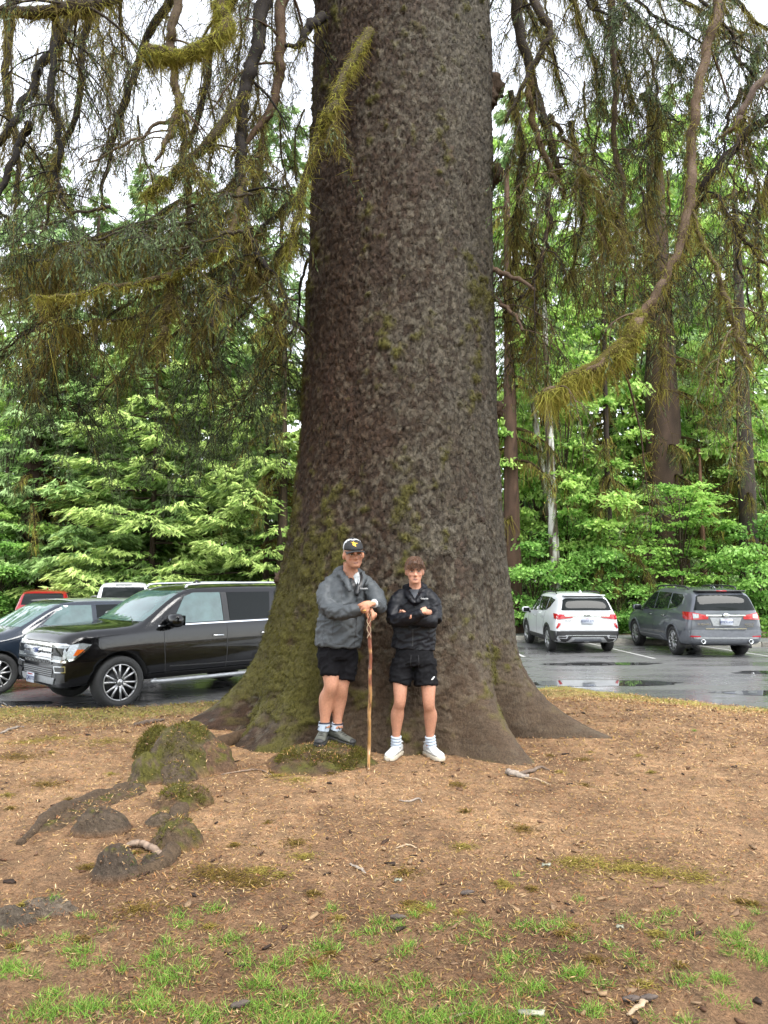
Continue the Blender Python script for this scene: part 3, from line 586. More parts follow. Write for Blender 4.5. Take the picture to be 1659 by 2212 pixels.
stick('fallen_branch', 'short thick broken log piece right of the white shoes', [(1092, 1676), (1112, 1680), (1142, 1682)], [.02, .025, .016], 'grey_wood')
stick('fallen_branch', 'thin straight pale stick crossing the dark twig pile', [(1132, 1684), (1160, 1690), (1190, 1702)], [.005, .006, .004], 'pale_wood')
stick('fallen_branch', 'slim forked twig lying alone below the white shoes', [(862, 1732), (882, 1736), (905, 1732), (912, 1738)], [.004, .007, .006, .003], 'grey_wood', .004)
stick('fallen_branch', 'pale split stick lying near the bottom right corner', [(1358, 2180), (1385, 2158), (1405, 2140)], [.008, .013, .006], 'pale_wood', .002, flat=.5)
stick('fallen_branch', 'bleached splinter of wood in the middle of the foreground', [(757, 1862), (775, 1872), (790, 1880)], [.006, .011, .004], 'grey_wood', .002, flat=.5)
stick('fallen_branch', 'bent tan twig left of the mossy root hump under the man', [(478, 1672), (530, 1666), (560, 1662), (588, 1674)], [.005, .007, .006, .004], 'dead_wood', .006)
stick('fallen_branch', 'thin dark twig under the grass tufts at the bottom', [(968, 2188), (1000, 2184), (1030, 2178)], [.003, .005, .003], 'dark_wood', .004)
stick('fallen_branch', 'grey stick end at the left edge beside the yellow moss', [(2, 1580), (30, 1572), (52, 1566)], [.012, .014, .009], 'grey_wood', .006)
stick('fallen_branch', 'long low dark root-like branch beyond the left mossy hump', [(292, 1558), (320, 1549), (355, 1543)], [.02, .028, .012], 'dark_wood', .01)
stick('fallen_branch', 'small pale twig lying in the left foreground soil', [(855 / 1.0, 1828), (880, 1822), (900, 1826)], [.003, .006, .003], 'pale_wood', .002)
# flat yellow-white lichen flakes
mb = MB()
lc = gnd(1160, 2188, 0)
def lichen(u, v, L, label):
    c = gnd(u, v, 0); a = np.linspace(0, 2 * np.pi, 22, endpoint=False); k = .6 + .7 * rnd(22); ring = np.stack([np.cos(a) * L * k, np.sin(a) * L * .35 * k, np.sin(a * 3) * .006], -1)
    MB().loft(np.stack([ring * .97, ring + np.array([0, 0, .008])])).build('lichen_flake', 'lichen', smooth=False, label=label, cat='lichen').location = (c[0], c[1], gz(c[0], c[1]) + .012)
plain('lichen', (.25, .25, .19), .85, var=.3, scale=60)
lichen(1152, 2188, .045, 'long whitish lichen flake in the grass at the bottom edge'); lichen(1180, 1870, .025, 'pale ragged lichen flake beside the yellow moss patch'); lichen(1340, 2008, .015, 'small bright white scrap lying on the right foreground'); lichen(860, 1898, .018, 'pale lichen scrap in the middle of the needle carpet')
plain('cone_brown', (.055, .04, .032), .8, var=.4, scale=60, bump=.6)
for u, v, an, lb in ((1365, 2152, .1, 'dark spruce cone lying nearest the bottom right corner'), (1402, 2150, .25, 'dark spruce cone right of another cone at bottom right'), (860, 1968 + 12, .0, 'dark flat cone between the two small grass tufts'), (1010, 1924, .3, 'dark cone among pale scraps in the right foreground'), (520, 2168, .5, 'dark cone fragment in the left foreground soil')):
    c = gnd(u, v, 0); q = np.linspace(0, 1, 12); rad = .013 * np.sin(np.pi * (q * .85 + .12)) ** .7; mb = MB(); mb.tube(np.stack([(q - .5) * .075, q * 0, q * 0], -1), rad, 10, rough=.35)
    o = mb.build('spruce_cone', 'cone_brown', label=lb, cat='cone'); o.location = (c[0], c[1], gz(c[0], c[1]) + .014); o.rotation_euler = (0, 0, an)
# ================================================================== limbs of the giant spruce, draped with moss
MO_D, MO_M, MO_L = np.array(lin('#39331b')), np.array(lin('#73693f')), np.array(lin('#979846'))
GR_D, GR_L = np.array(lin('#29331a')), np.array(lin('#67784a'))
def moss_cols(n, bright=0.5):
    k = np.clip(rnd(n) * .75 + (bright - .35), 0, 1)[:, None]; c = np.where(k < .5, MO_D * (1 - 2 * k) + MO_M * 2 * k, MO_M * (2 - 2 * k) + MO_L * (2 * k - 1))
    return c * rnd(n, .75, 1.15)[:, None]
class Acc:
    def __init__(s): s.d = []; s.n = []
def drape(acc, pts, n, lmin, lmax, bright=.5, w=(.0035, .009), spread=.03):
    """moss strands hanging from points along a curve"""
    if n <= 0: return
    i = rnd(n, 0, len(pts) - 1.001); a = i.astype(int); f = (i - a)[:, None]; p = pts[a] * (1 - f) + pts[a + 1] * f + RNG.normal(0, spread, (n, 3)) * np.array([1, 1, .4])
    q = np.empty((n, 8)); q[:, :3] = p; q[:, 3] = lmin; q[:, 4] = lmax; q[:, 5] = bright; q[:, 6:] = w; acc.d.append(q)
def drape_flush(mb, acc):
    if not acc.d: return
    q = np.vstack(acc.d); n = len(q); p = q[:, :3]
    clump = fbm(p * np.array([7, 7, 2]), 2, 101); l = (q[:, 3] + (q[:, 4] - q[:, 3]) * np.clip((clump - .3) * 2.2, 0, 1)) * rnd(n, .5, 1.1)
    cc_ = moss_cols(n, q[:, 5])
    d = norm(np.stack([RNG.normal(0, .28, n), RNG.normal(0, .28, n), -np.ones(n)], -1)); l = l * (.35 + .9 * rnd(n) ** 2); b_ = RNG.normal(0, .05, (n, 3)) * np.array([1, 1, .3])
    strands(mb, p, d, l, q[:, 6] + (q[:, 7] - q[:, 6]) * rnd(n), cc_, k=1, bend=b_, taper=.25, ctip=cc_ * np.array([.8, .66, .55]))
def fuzz(mb, pts, rad, n, bright=.6, l=(.012, .038)):
    """a coat of moss on a limb"""
    i = rnd(n, 0, len(pts) - 1.001); a = i.astype(int); f = (i - a)[:, None]; p = pts[a] * (1 - f) + pts[a + 1] * f; r = np.interp(i, np.arange(len(pts)), rad)
    d = rdir(n, -.8, 1); p = p + d * (r * .95)[:, None]
    strands(mb, p, norm(d + np.array([0, 0, -.9]) + RNG.normal(0, .3, (n, 3))), rnd(n, *l) * (.6 + 10 * np.minimum(r, .06)), rnd(n, .0035, .008), moss_cols(n, bright), k=1)
def sprays(acc, pts, n):
    """needle twigs along a curve"""
    i = rnd(n, 0, len(pts) - 1.001); a = i.astype(int); f = (i - a)[:, None]; p = pts[a] * (1 - f) + pts[a + 1] * f; t = norm(pts[np.minimum(a + 1, len(pts) - 1)] - pts[a]); acc.n.append(np.hstack([p, t]))
def sprays_flush(mb, acc, length=.12, bright=.4, hang=.8):
    if not acc.n: return
    q = np.vstack(acc.n); n = len(q); p, t = q[:, :3], q[:, 3:]
    d = norm(t * .6 + rdir(n) * .7 + np.array([0, 0, -hang])); l = length * rnd(n, .6, 1.3); k = (np.clip(rnd(n) + bright - .5, 0, 1))[:, None]; c = GR_D * (1 - k) + GR_L * k
    m = 5
    for q in range(m):                                   # needles: thin blades leaning forward from the twig
        s = norm(np.cross(d, rdir(n))); e = norm(d * 1.0 + s * rnd(n, .3, .6)[:, None]); b0 = p + d * (l * (q / m))[:, None]
        leaves(mb, b0, e, norm(np.cross(e, rdir(n))), l * .40, .011, c * rnd(n, .7, 1.25)[:, None])
def droop(p0, az, L, rise, fall, n=9, wob=.05):
    t = np.linspace(0, 1, n); h = L * (t - .25 * t * t); x = p0[0] + np.cos(az) * h; y = p0[1] + np.sin(az) * h; z = p0[2] + rise * t * L - fall * t ** 1.7 * L
    q = np.stack([x, y, z], -1); w = np.cumsum(RNG.normal(0, wob * L / n, (n, 3)), 0); return q + w
def limb(pts, rad, col='#2e251d', moss=.3, bright=.5, twigs=8, tl=(.4, 1.0), needles=.6, hang=(.08, .3), drapes=1.0, fall=1.0, azb=None):
    """pts: (u, v, depth) along the limb as seen in the photograph; rad in metres"""
    P_ = np.array([at(u, v, Y) for u, v, Y in pts]); rad = np.array(rad, float); m_ = max(24, len(pts) * 9)
    q = spline(np.hstack([P_, rad[:, None]]), m_); L = np.linalg.norm(np.diff(q[:, :3], axis=0), axis=1).sum()
    q[:, :3] += np.stack([fbm(np.stack([np.arange(m_) * .35, np.full(m_, k * 7.0), np.full(m_, P_[0][0] * 3)], -1), 2, 3) - .5 for k in range(3)], -1) * .09
    wood = MB(); c0 = np.array(lin(col)) * .6; wood.tube(q[:, :3], q[:, 3], 9, c=c0[None] * (.6 + .8 * fbm(q[:, :3] * 5, 3, 8))[:, None], rough=.3)
    mo = MB(); nd = MB(); acc = Acc()
    if moss > 0:
        fuzz(mo, q[:, :3], q[:, 3], int(L * 1250 * moss), bright); drape(acc, q[:, :3] - np.array([0, 0, 1]) * q[:, 3:4] * .6, int(L * 420 * moss * drapes), hang[0], hang[1], bright)
    for k in range(twigs):
        i = int(RNG.integers(int(m_ * .15), m_)); az = (RNG.normal(azb, .9) if azb is not None else RNG.random() * 6.283)
        tw = droop(q[i, :3], az, rnd(1, *tl)[0], rnd(1, -.2, .25)[0], fall * rnd(1, .4, 1.3)[0]); tr = np.linspace(max(.006, q[i, 3] * .32), .003, len(tw))
        wood.tube(tw, tr, 4, c=c0 * rnd(1, .6, 1.2)[0], cap=False); LT = np.linalg.norm(np.diff(tw, axis=0), axis=1).sum()
        drape(acc, tw, int(LT * 80 * drapes * max(moss, .35)), hang[0] * .6, hang[1] * .9, bright - .12, spread=.02)
        for s in range(int(3 + LT * 4)):
            j = int(RNG.integers(2, len(tw))); t2 = droop(tw[j], az + RNG.normal(0, 1.1), rnd(1, .15, .45)[0], 0, rnd(1, .5, 1.6)[0], 5); wood.tube(t2, np.linspace(.004, .0015, 5), 3, c=c0 * .9, cap=False)
            if needles: sprays(acc, t2, int(5 * needles))
            drape(acc, t2, int(8 * drapes * max(moss, .3)), .05, hang[1] * .8, bright - .15, spread=.012)
    drape_flush(mo, acc); sprays_flush(nd, acc)
    o = wood.build('branch', 'limb_bark', spruce); o.location = (-TX, -TY, 0)
    if mo.n: x = mo.build('hanging_moss', 'moss', o, smooth=False); x['kind'] = 'stuff'
    if nd.n: x = nd.build('needles', 'needles', o, smooth=False); x['kind'] = 'stuff'
    return o
# ---- left side
limb([(600, -420, 7.9), (520, -150, 7.0), (482, 0, 6.6), (490, 55, 6.45), (440, 98, 6.35), (380, 117, 6.3), (322, 110, 6.2)], [.10, .075, .055, .05, .045, .05, .06], '#4a3c2a', 3.2, .95, 1, hang=(.06, .22))
limb([(640, -400, 8.0), (590, -120, 7.8), (572, 0, 7.6), (556, 90, 7.5), (530, 180, 7.4), (524, 270, 7.4), (524, 400, 7.4), (540, 500, 7.3), (556, 548, 7.3), (592, 586, 7.2)], [.11, .09, .075, .07, .065, .058, .05, .042, .036, .02], '#241d18', .25, .4, 7)
limb([(537, 490, 7.3), (552, 555, 7.35), (576, 612, 7.4)], [.035, .03, .018], '#241d18', .3, .4, 2)
limb([(660, -380, 8.1), (625, -100, 7.9), (612, 0, 7.8), (602, 100, 7.7), (602, 180, 7.7), (572, 262, 7.6), (500, 342, 7.4)], [.10, .075, .062, .055, .05, .04, .012], '#54402f', .25, .5, 7)
limb([(528, 205, 7.4), (480, 268, 7.2), (405, 350, 7.0), (345, 400, 6.9), (308, 424, 6.8)], [.045, .045, .04, .032, .012], '#3d321f', 2.2, .8, 4, hang=(.06, .22))
limb([(524, 390, 7.4), (512, 450, 7.2), (495, 508, 7.0), (462, 548, 6.9), (400, 580, 6.8), (300, 606, 6.7), (180, 630, 6.6), (76, 641, 6.5)], [.04, .04, .042, .042, .03, .024, .02, .012], '#5a4c36', 1.7, .9, 4, hang=(.05, .2))
limb([(420, -300, 7.6), (378, 0, 7.2), (370, 100, 7.2), (384, 200, 7.2), (378, 262, 7.2), (362, 300, 7.1), (330, 345, 7.0)], [.06, .045, .042, .038, .035, .026, .01], '#6a5a48', .3, .5, 7)
limb([(385, 200, 7.2), (392, 300, 7.2), (404, 380, 7.2), (410, 470, 7.15), (402, 560, 7.1)], [.03, .028, .035, .035, .02], '#3d321f', .9, .55, 5)
limb([(150, -250, 7.0), (118, 0, 6.8), (114, 200, 6.8), (130, 300, 6.8), (122, 390, 6.8), (152, 450, 6.7)], [.05, .035, .032, .028, .024, .012], '#1d1814', .3, .4, 8)
limb([(520, -300, 7.4), (300, -60, 6.6), (212, 2, 6.2), (165, 15, 6.1), (95, 26, 6.0), (0, 20, 5.9), (-120, 30, 5.8)], [.10, .075, .055, .05, .048, .045, .03], '#3a2f22', .8, .6, 5)
limb([(240, -120, 7.6), (140, 70, 7.4), (90, 150, 7.4), (50, 230, 7.3), (0, 310, 7.2), (-60, 380, 7.2)], [.06, .05, .045, .04, .03, .015], '#1d1814', .4, .35, 9)
limb([(60, 260, 7.0), (30, 340, 7.0), (-10, 440, 6.9), (10, 470, 6.9)], [.04, .035, .025, .012], '#1d1814', .4, .35, 5)
limb([(522, 572, 7.3), (500, 612, 7.2), (478, 655, 7.1), (450, 712, 7.0)], [.026, .024, .022, .02], '#30271d', .5, .5, 3)
limb([(524, 560, 7.3), (560, 612, 7.3), (590, 660, 7.2), (602, 742, 7.2)], [.026, .028, .032, .016], '#4a3f22', 1.6, .55, 2, hang=(.06, .25))
limb([(664, 722, 7.9), (620, 690, 7.7), (580, 648, 7.5), (540, 590, 7.4), (512, 560, 7.3)], [.028, .024, .022, .02, .016], '#2a211a', .3, .5, 4)
limb([(192, 352, 7.2), (290, 304, 7.2), (345, 270, 7.25), (402, 238, 7.3)], [.008, .014, .018, .022], '#6a5a48', .15, .5, 2)
limb([(700, 38, 7.75), (668, 58, 7.5), (648, 92, 7.3), (612, 108, 7.2)], [.055, .045, .032, .018], '#221a15', .35, .6, 2, hang=(.08, .28))
limb([(802, 72, 7.46), (768, 122, 7.2), (735, 185, 7.0), (712, 236, 6.9), (690, 292, 6.9), (652, 420, 6.9), (626, 566, 6.9)], [.05, .042, .04, .04, .035, .03, .016], '#4a4024', 1.9, .85, 1, tl=(.2, .5), hang=(.04, .18))
limb([(712, 236, 6.9), (724, 282, 6.9), (738, 336, 6.95)], [.02, .016, .006], '#4a4024', .9, .6, 1, tl=(.15, .3))
limb([(372, 560, 6.9), (362, 640, 6.85), (356, 700, 6.85), (350, 778, 6.85)], [.02, .035, .04, .016], '#4a3f22', 1.8, .55, 1, tl=(.2, .4), hang=(.05, .2))
limb([(610, -300, 8.3), (560, -100, 8.6), (470, 60, 9.0), (440, 200, 9.2), (400, 330, 9.3), (340, 420, 9.4)], [.08, .07, .05, .04, .03, .012], '#241d18', .4, .45, 10)
limb([(580, -340, 8.3), (420, -80, 8.8), (330, 60, 9.2), (280, 190, 9.3), (240, 320, 9.4), (215, 450, 9.4)], [.08, .065, .05, .04, .03, .012], '#241d18', .4, .45, 11)
limb([(500, -340, 8.6), (280, -80, 9.0), (190, 60, 9.2), (170, 220, 9.3), (120, 360, 9.4), (100, 480, 9.4)], [.08, .065, .05, .04, .03, .012], '#241d18', .4, .45, 11)
limb([(400, -340, 8.6), (90, -90, 8.8), (20, 60, 8.8), (15, 200, 8.8), (40, 330, 8.8), (30, 470, 8.7)], [.08, .065, .05, .04, .03, .012], '#1d1814', .5, .4, 10)
# boughs at mid height whose drapery makes the olive curtain
for u0, v0, u1, v1, u2, v2, Y in ((560, 330, 420, 470, 250, 560, 7.6), (560, 420, 330, 540, 60, 600, 7.9), (400, 430, 200, 520, -40, 560, 7.3), (330, 500, 130, 560, -80, 590, 6.9), (640, 500, 560, 600, 440, 680, 8.1), (620, 440, 500, 560, 320, 640, 8.4), (260, 520, 90, 600, -60, 660, 7.6), (480, 600, 300, 680, 120, 700, 7.4)):
    Y += 1.1; limb([(u0, v0, Y + .5), (u1, v1, Y), (u2, v2, Y - .4)], [.03, .022, .008], '#2c241b', .9, .58, 8, tl=(.5, 1.1), needles=.6, hang=(.2, .75), drapes=1.7, fall=.9)
# lower curtain of green sprays
for u0, v0, u1, v1, u2, v2, Y in ((560, 640, 480, 730, 400, 830, 8.2), (640, 700, 600, 770, 520, 880, 8.4), (380, 560, 415, 700, 540, 900, 8.0), (300, 640, 190, 720, 40, 860, 8.2), (460, 660, 300, 780, 190, 880, 8.6), (660, 560, 640, 700, 610, 830, 8.8), (180, 620, 60, 720, -60, 800, 7.8), (400, 700, 450, 800, 460, 900, 8.5), (130, 660, 110, 780, 130, 880, 8.0)):
    Y += .8; limb([(u0, v0, Y), (u1, v1, Y - .1), (u2, v2, Y - .2)], [.02, .014, .005], '#2a231c', .2, .45, 10, tl=(.4, .95), needles=2.0, hang=(.06, .3), drapes=.8, fall=1.1)
# green boughs crossing at 420-560
for u0, v0, u1, v1, u2, v2, Y in ((540, 420, 420, 440, 270, 500, 7.0), (420, 480, 260, 500, 140, 540, 6.9), (520, 500, 440, 520, 330, 545, 6.8), (240, 440, 120, 480, 0, 540, 7.1)):
    limb([(u0, v0, Y), (u1, v1, Y - .1), (u2, v2, Y - .2)], [.016, .012, .005], '#4a4234', .1, .4, 7, tl=(.4, .8), needles=2.0, hang=(.04, .2), drapes=.4, fall=.5)
# thin hanging twigs that break up the sky, upper left
for k in range(28):
    u = random.uniform(-20, 650); v = random.uniform(-160, 260); Y = random.uniform(7.6, 10.5); L = random.uniform(150, 340)
    limb([(u + random.uniform(-30, 30), v, Y + .2), (u, v + L * .5, Y), (u + random.uniform(-40, 40), v + L, Y - .1)], [.012, .009, .003], random.choice(('#241d18', '#4a3c2e', '#33291f')), .35, .45, 7, tl=(.25, .7), needles=.3, hang=(.1, .45), drapes=1.5, fall=1.2)
# ---- right side
limb([(1300, -450, 8.2), (1520, -150, 7.0), (1551, 0, 6.7), (1530, 105, 6.65), (1502, 215, 6.6), (1494, 320, 6.6), (1490, 425, 6.55), (1474, 520, 6.5), (1438, 602, 6.45), (1388, 672, 6.4), (1348, 742, 6.35), (1276, 800, 6.3), (1172, 852, 6.2)], [.09, .06, .045, .042, .042, .04, .042, .036, .032, .04, .05, .035, .012], '#6b5847', .45, .6, 6)
limb([(1384, 676, 6.4), (1350, 742, 6.35), (1276, 798, 6.3), (1176, 850, 6.2)], [.05, .07, .05, .02], '#5a501f', 4.6, .95, 0, hang=(.08, .34), drapes=1.5)
limb([(1720, 20, 6.4), (1659, 150, 6.5), (1600, 250, 6.55), (1570, 292, 6.6)], [.04, .036, .028, .015], '#75645a', .3, .6, 4)
limb([(1760, 200, 6.8), (1659, 258, 6.9), (1562, 350, 7.0), (1512, 428, 7.1), (1488, 505, 7.1), (1440, 600, 7.2)], [.05, .042, .04, .036, .025, .01], '#2a211a', .5, .6, 8)
limb([(1080, -330, 8.3), (1098, -100, 8.2), (1116, 40, 8.1), (1147, 160, 8.0), (1187, 300, 7.9), (1204, 362, 7.9), (1220, 434, 7.9)], [.10, .08, .06, .052, .042, .032, .018], '#332a20', .5, .5, 9)
limb([(1110, -200, 8.1), (1155, 8, 7.8), (1187, 80, 7.7), (1147, 145, 7.7), (1092, 265, 7.7)], [.06, .045, .04, .03, .014], '#33291f', .4, .5, 4)
limb([(1150, 140, 7.9), (1143, 195, 7.8), (1155, 275, 7.8), (1187, 362, 7.8), (1215, 420, 7.7)], [.04, .036, .034, .03, .012], '#57452f', .4, .5, 6)
limb([(1187, 245, 7.9), (1212, 292, 7.9), (1236, 322, 7.9), (1260, 333, 7.9)], [.028, .024, .02, .012], '#3a2f1f', .6, .6, 4)
limb([(1236, 322, 7.9), (1250, 372, 7.8), (1228, 432, 7.8)], [.018, .018, .008], '#6a5c48', .4, .6, 4)
limb([(1340, -250, 8.0), (1318, 0, 8.0), (1327, 160, 8.0), (1331, 320, 8.0), (1344, 402, 7.9), (1350, 520, 7.9), (1408, 565, 7.8)], [.06, .04, .034, .028, .024, .02, .010], '#57483a', .4, .5, 9)
limb([(1347, 530, 7.9), (1350, 610, 7.9), (1349, 680, 7.9)], [.012, .012, .006], '#4a3c30', .3, .5, 3)
limb([(1186, 415, 7.8), (1184, 500, 7.8), (1170, 562, 7.8), (1142, 626, 7.9), (1086, 682, 8.1)], [.026, .026, .026, .02, .016], '#33271f', .3, .5, 8)
limb([(1060, 578, 8.2), (1100, 598, 8.0), (1160, 626, 7.7)], [.03, .026, .014], '#75604f', .1, .5, 2)
limb([(1066, 640, 8.2), (1098, 672, 8.0), (1132, 714, 7.7)], [.026, .022, .012], '#6b5646', .1, .5, 2)
limb([(1498, 466, 6.6), (1535, 560, 6.6), (1566, 640, 6.6), (1594, 720, 6.6), (1618, 802, 6.6)], [.018, .018, .024, .026, .016], '#6b5c46', 1.0, .75, 4, hang=(.06, .22))
limb([(1543, 418, 7.0), (1574, 472, 7.0), (1618, 532, 7.0), (1662, 582, 7.0), (1720, 640, 7)], [.022, .02, .016, .014, .01], '#33291f', .4, .6, 6)
limb([(1322, 412, 7.6), (1332, 480, 7.6), (1348, 540, 7.6)], [.03, .028, .012], '#5a4c2a', 1.3, .65, 3, hang=(.06, .3))
limb([(1250, 360, 7.6), (1285, 400, 7.5), (1300, 470, 7.5), (1312, 540, 7.5)], [.02, .028, .03, .012], '#5a4c2a', 1.8, .55, 3, hang=(.1, .45))
limb([(1430, 700, 7.4), (1432, 780, 7.4), (1424, 860, 7.4)], [.016, .022, .01], '#5a4c2a', 1.2, .6, 3, hang=(.06, .3))
for u0, v0, u1, v1, u2, v2, Y in ((1100, -60, 1170, 80, 1230, 240, 8.6), (1180, -80, 1260, 60, 1300, 240, 8.3), (1260, -60, 1320, 90, 1390, 260, 8.6), (1240, -100, 1380, 40, 1470, 140, 8.2), (1330, -100, 1480, 10, 1620, 80, 7.8), (1500, -80, 1600, 20, 1690, 90, 7.4), (1100, 200, 1130, 330, 1120, 520, 8.6), (1130, 330, 1110, 500, 1100, 700, 8.5), (1230, 260, 1260, 420, 1230, 620, 8.3), (1640, 100, 1610, 260, 1640, 420, 7.6), (1690, 300, 1640, 480, 1650, 720, 7.6), (1390, 200, 1420, 330, 1400, 480, 8.8), (1150, 480, 1160, 640, 1140, 800, 8.6)):
    limb([(u0, v0, Y), (u1, v1, Y - .1), (u2, v2, Y - .2)], [.035, .022, .006], '#2e261c', .6, .55, 7, tl=(.4, 1.0), needles=.6, hang=(.15, .6), drapes=1.5, fall=1.1)
# dark green boughs, top right
for u0, v0, u1, v1, u2, v2, Y in ((1200, -60, 1290, 20, 1400, 60, 7.6), (1340, -40, 1450, 60, 1560, 110, 7.6), (1480, -60, 1560, 60, 1680, 150, 7.2), (1550, 60, 1620, 160, 1690, 220, 7.4), (1600, 200, 1560, 300, 1600, 420, 7.6), (1400, 100, 1420, 240, 1380, 380, 8.4), (1640, 420, 1600, 560, 1660, 760, 7.8)):
    limb([(u0, v0, Y), (u1, v1, Y - .1), (u2, v2, Y - .2)], [.02, .014, .005], '#2a231c', .15, .4, 7, tl=(.4, .9), needles=2.2, hang=(.05, .25), drapes=.5, fall=.9)

for k in range(18):
    u = random.uniform(1090, 1660); v = random.uniform(-160, 500); Y = random.uniform(7.8, 10.5); L = random.uniform(150, 340)
    limb([(u + random.uniform(-30, 30), v, Y + .2), (u, v + L * .5, Y), (u + random.uniform(-40, 40), v + L, Y - .1)], [.012, .009, .003], random.choice(('#241d18', '#4a3c2e', '#33291f')), .35, .5, 6, tl=(.25, .7), needles=.6, hang=(.06, .35), drapes=1.2, fall=1.2)
# ================================================================== the forest behind
def conifer_mesh(name, seed, h, r, lo, nb, droopf, cd, cl, sprig=.17, per=70, fingers=(-1, 1, -.45, .45), wd=.13):
    """crown mesh around the z axis: flat drooping boughs of sprigs, paler at their tips (new growth)"""
    rg = np.random.default_rng(seed); mb = MB(); cd, cl = np.array(lin(cd)), np.array(lin(cl)); Pp = []; Dd = []; Ll = []; Cc = []; wood = MB()
    for b in range(nb):
        f = (b + rg.random() * .8) / nb; z0 = lo + (h - lo) * f; L = r * (1 - f) ** .75 * rg.uniform(.65, 1.15) + .25; az = rg.random() * 6.283; ca, sa = math.cos(az), math.sin(az)
        t = np.linspace(0, 1, 9); xr = L * t; zz = z0 + L * (.10 * t - droopf * t ** 1.6 + .18 * t ** 4)
        if b % 2 == 0: wood.tube(np.stack([xr * ca, xr * sa, zz], -1), np.linspace(.035, .008, 9) * (L / 2.5 + .3), 4, c=lin('#3a2f22'), cap=False)
        m = int(per * (L / r + .25)); tt = np.sqrt(rg.random(m)) * .95 + .05; sd = rg.choice([-1, 1], m); off = rg.random(m) ** .8 * L * .36 * (1.12 - tt) ** .5
        x = L * tt + off * .55; y = sd * off; z = np.interp(tt, t, zz) - off * (.25 + droopf * .5) + rg.normal(0, .03, m)
        d = np.stack([.75 + .0 * x, sd * (.25 + off * .9), -.35 - droopf * .8 + rg.normal(0, .25, m)], -1)
        Pp.append(np.stack([x * ca - y * sa, x * sa + y * ca, z], -1)); Dd.append(np.stack([d[:, 0] * ca - d[:, 1] * sa, d[:, 0] * sa + d[:, 1] * ca, d[:, 2]], -1)); Ll.append(sprig * rg.uniform(.6, 1.3, m)); k = np.clip(tt * .75 + off / (L * .36) * .35 - .25 + rg.normal(0, .22, m), 0, 1)[:, None]; Cc.append((cd * (1 - k) + cl * k) * rg.uniform(.75, 1.2, m)[:, None])
    P_ = np.vstack(Pp); D_ = norm(np.vstack(Dd)); L_ = np.concatenate(Ll); C_ = np.vstack(Cc); n = len(P_)
    s = norm(np.cross(D_, np.array([0, 0, 1.0])) + rg.normal(0, .35, (n, 3)))
    leaves(mb, P_, D_, s, L_, L_ * wd, C_)
    for q in fingers:                                    # side fingers of each sprig
        e = norm(D_ + s * q * .8 + np.array([0, 0, -.15])); leaves(mb, P_ + D_ * (L_ * (.3 if abs(q) == 1 else .05))[:, None], e, norm(np.cross(e, rg.normal(0, 1, (n, 3)))), L_ * .62, L_ * wd * .75, C_ * .95)
    wood.v and mb.join(wood)
    return mb
def trunk_mesh(h, r_, col, seed, lean=(0, 0), n=18, lichen=0.0, flare=1.5):
    z = np.concatenate([np.linspace(-.6, 1.5, 12), np.linspace(1.5, h, 46)[1:]]); c = []; rings = []; a = np.linspace(0, 2 * np.pi, n, endpoint=False); base = np.array(lin(col))
    for zz in z:
        k = r_ * (1 - .75 * max(0, zz) / h) * (1 + (flare - 1) * math.exp(-max(zz, 0) / .5)); q = np.stack([np.cos(a), np.sin(a), np.full(n, zz * .35)], -1); nn = fbm(q * 2.5 + seed, 3, seed)
        rr2 = k * (.84 + .24 * nn + .10 * vnoise(np.stack([np.cos(a) * 6, np.sin(a) * 6, np.full(n, zz * 5.0)], -1), seed + 7)); rings.append(np.stack([rr2 * np.cos(a) + lean[0] * zz, rr2 * np.sin(a) + lean[1] * zz, np.full(n, zz)], -1))
        cc = base * .8 * (.4 + 1.2 * vnoise(np.stack([np.cos(a) * 5, np.sin(a) * 5, np.full(n, zz * 4.0)], -1), seed + 8))[:, None] * (.6 + .8 * nn)[:, None]
        if lichen: lm = sstep(.5, .56, fbm(np.stack([np.cos(a) * 1.5, np.sin(a) * 1.5, np.full(n, zz * 1.6)], -1) + seed, 3, seed + 3))[:, None] * lichen; cc = cc * (1 - lm) + np.array([.42, .42, .38]) * lm
        c.append(cc)
    return MB().loft(np.array(rings), c=np.vstack(c))
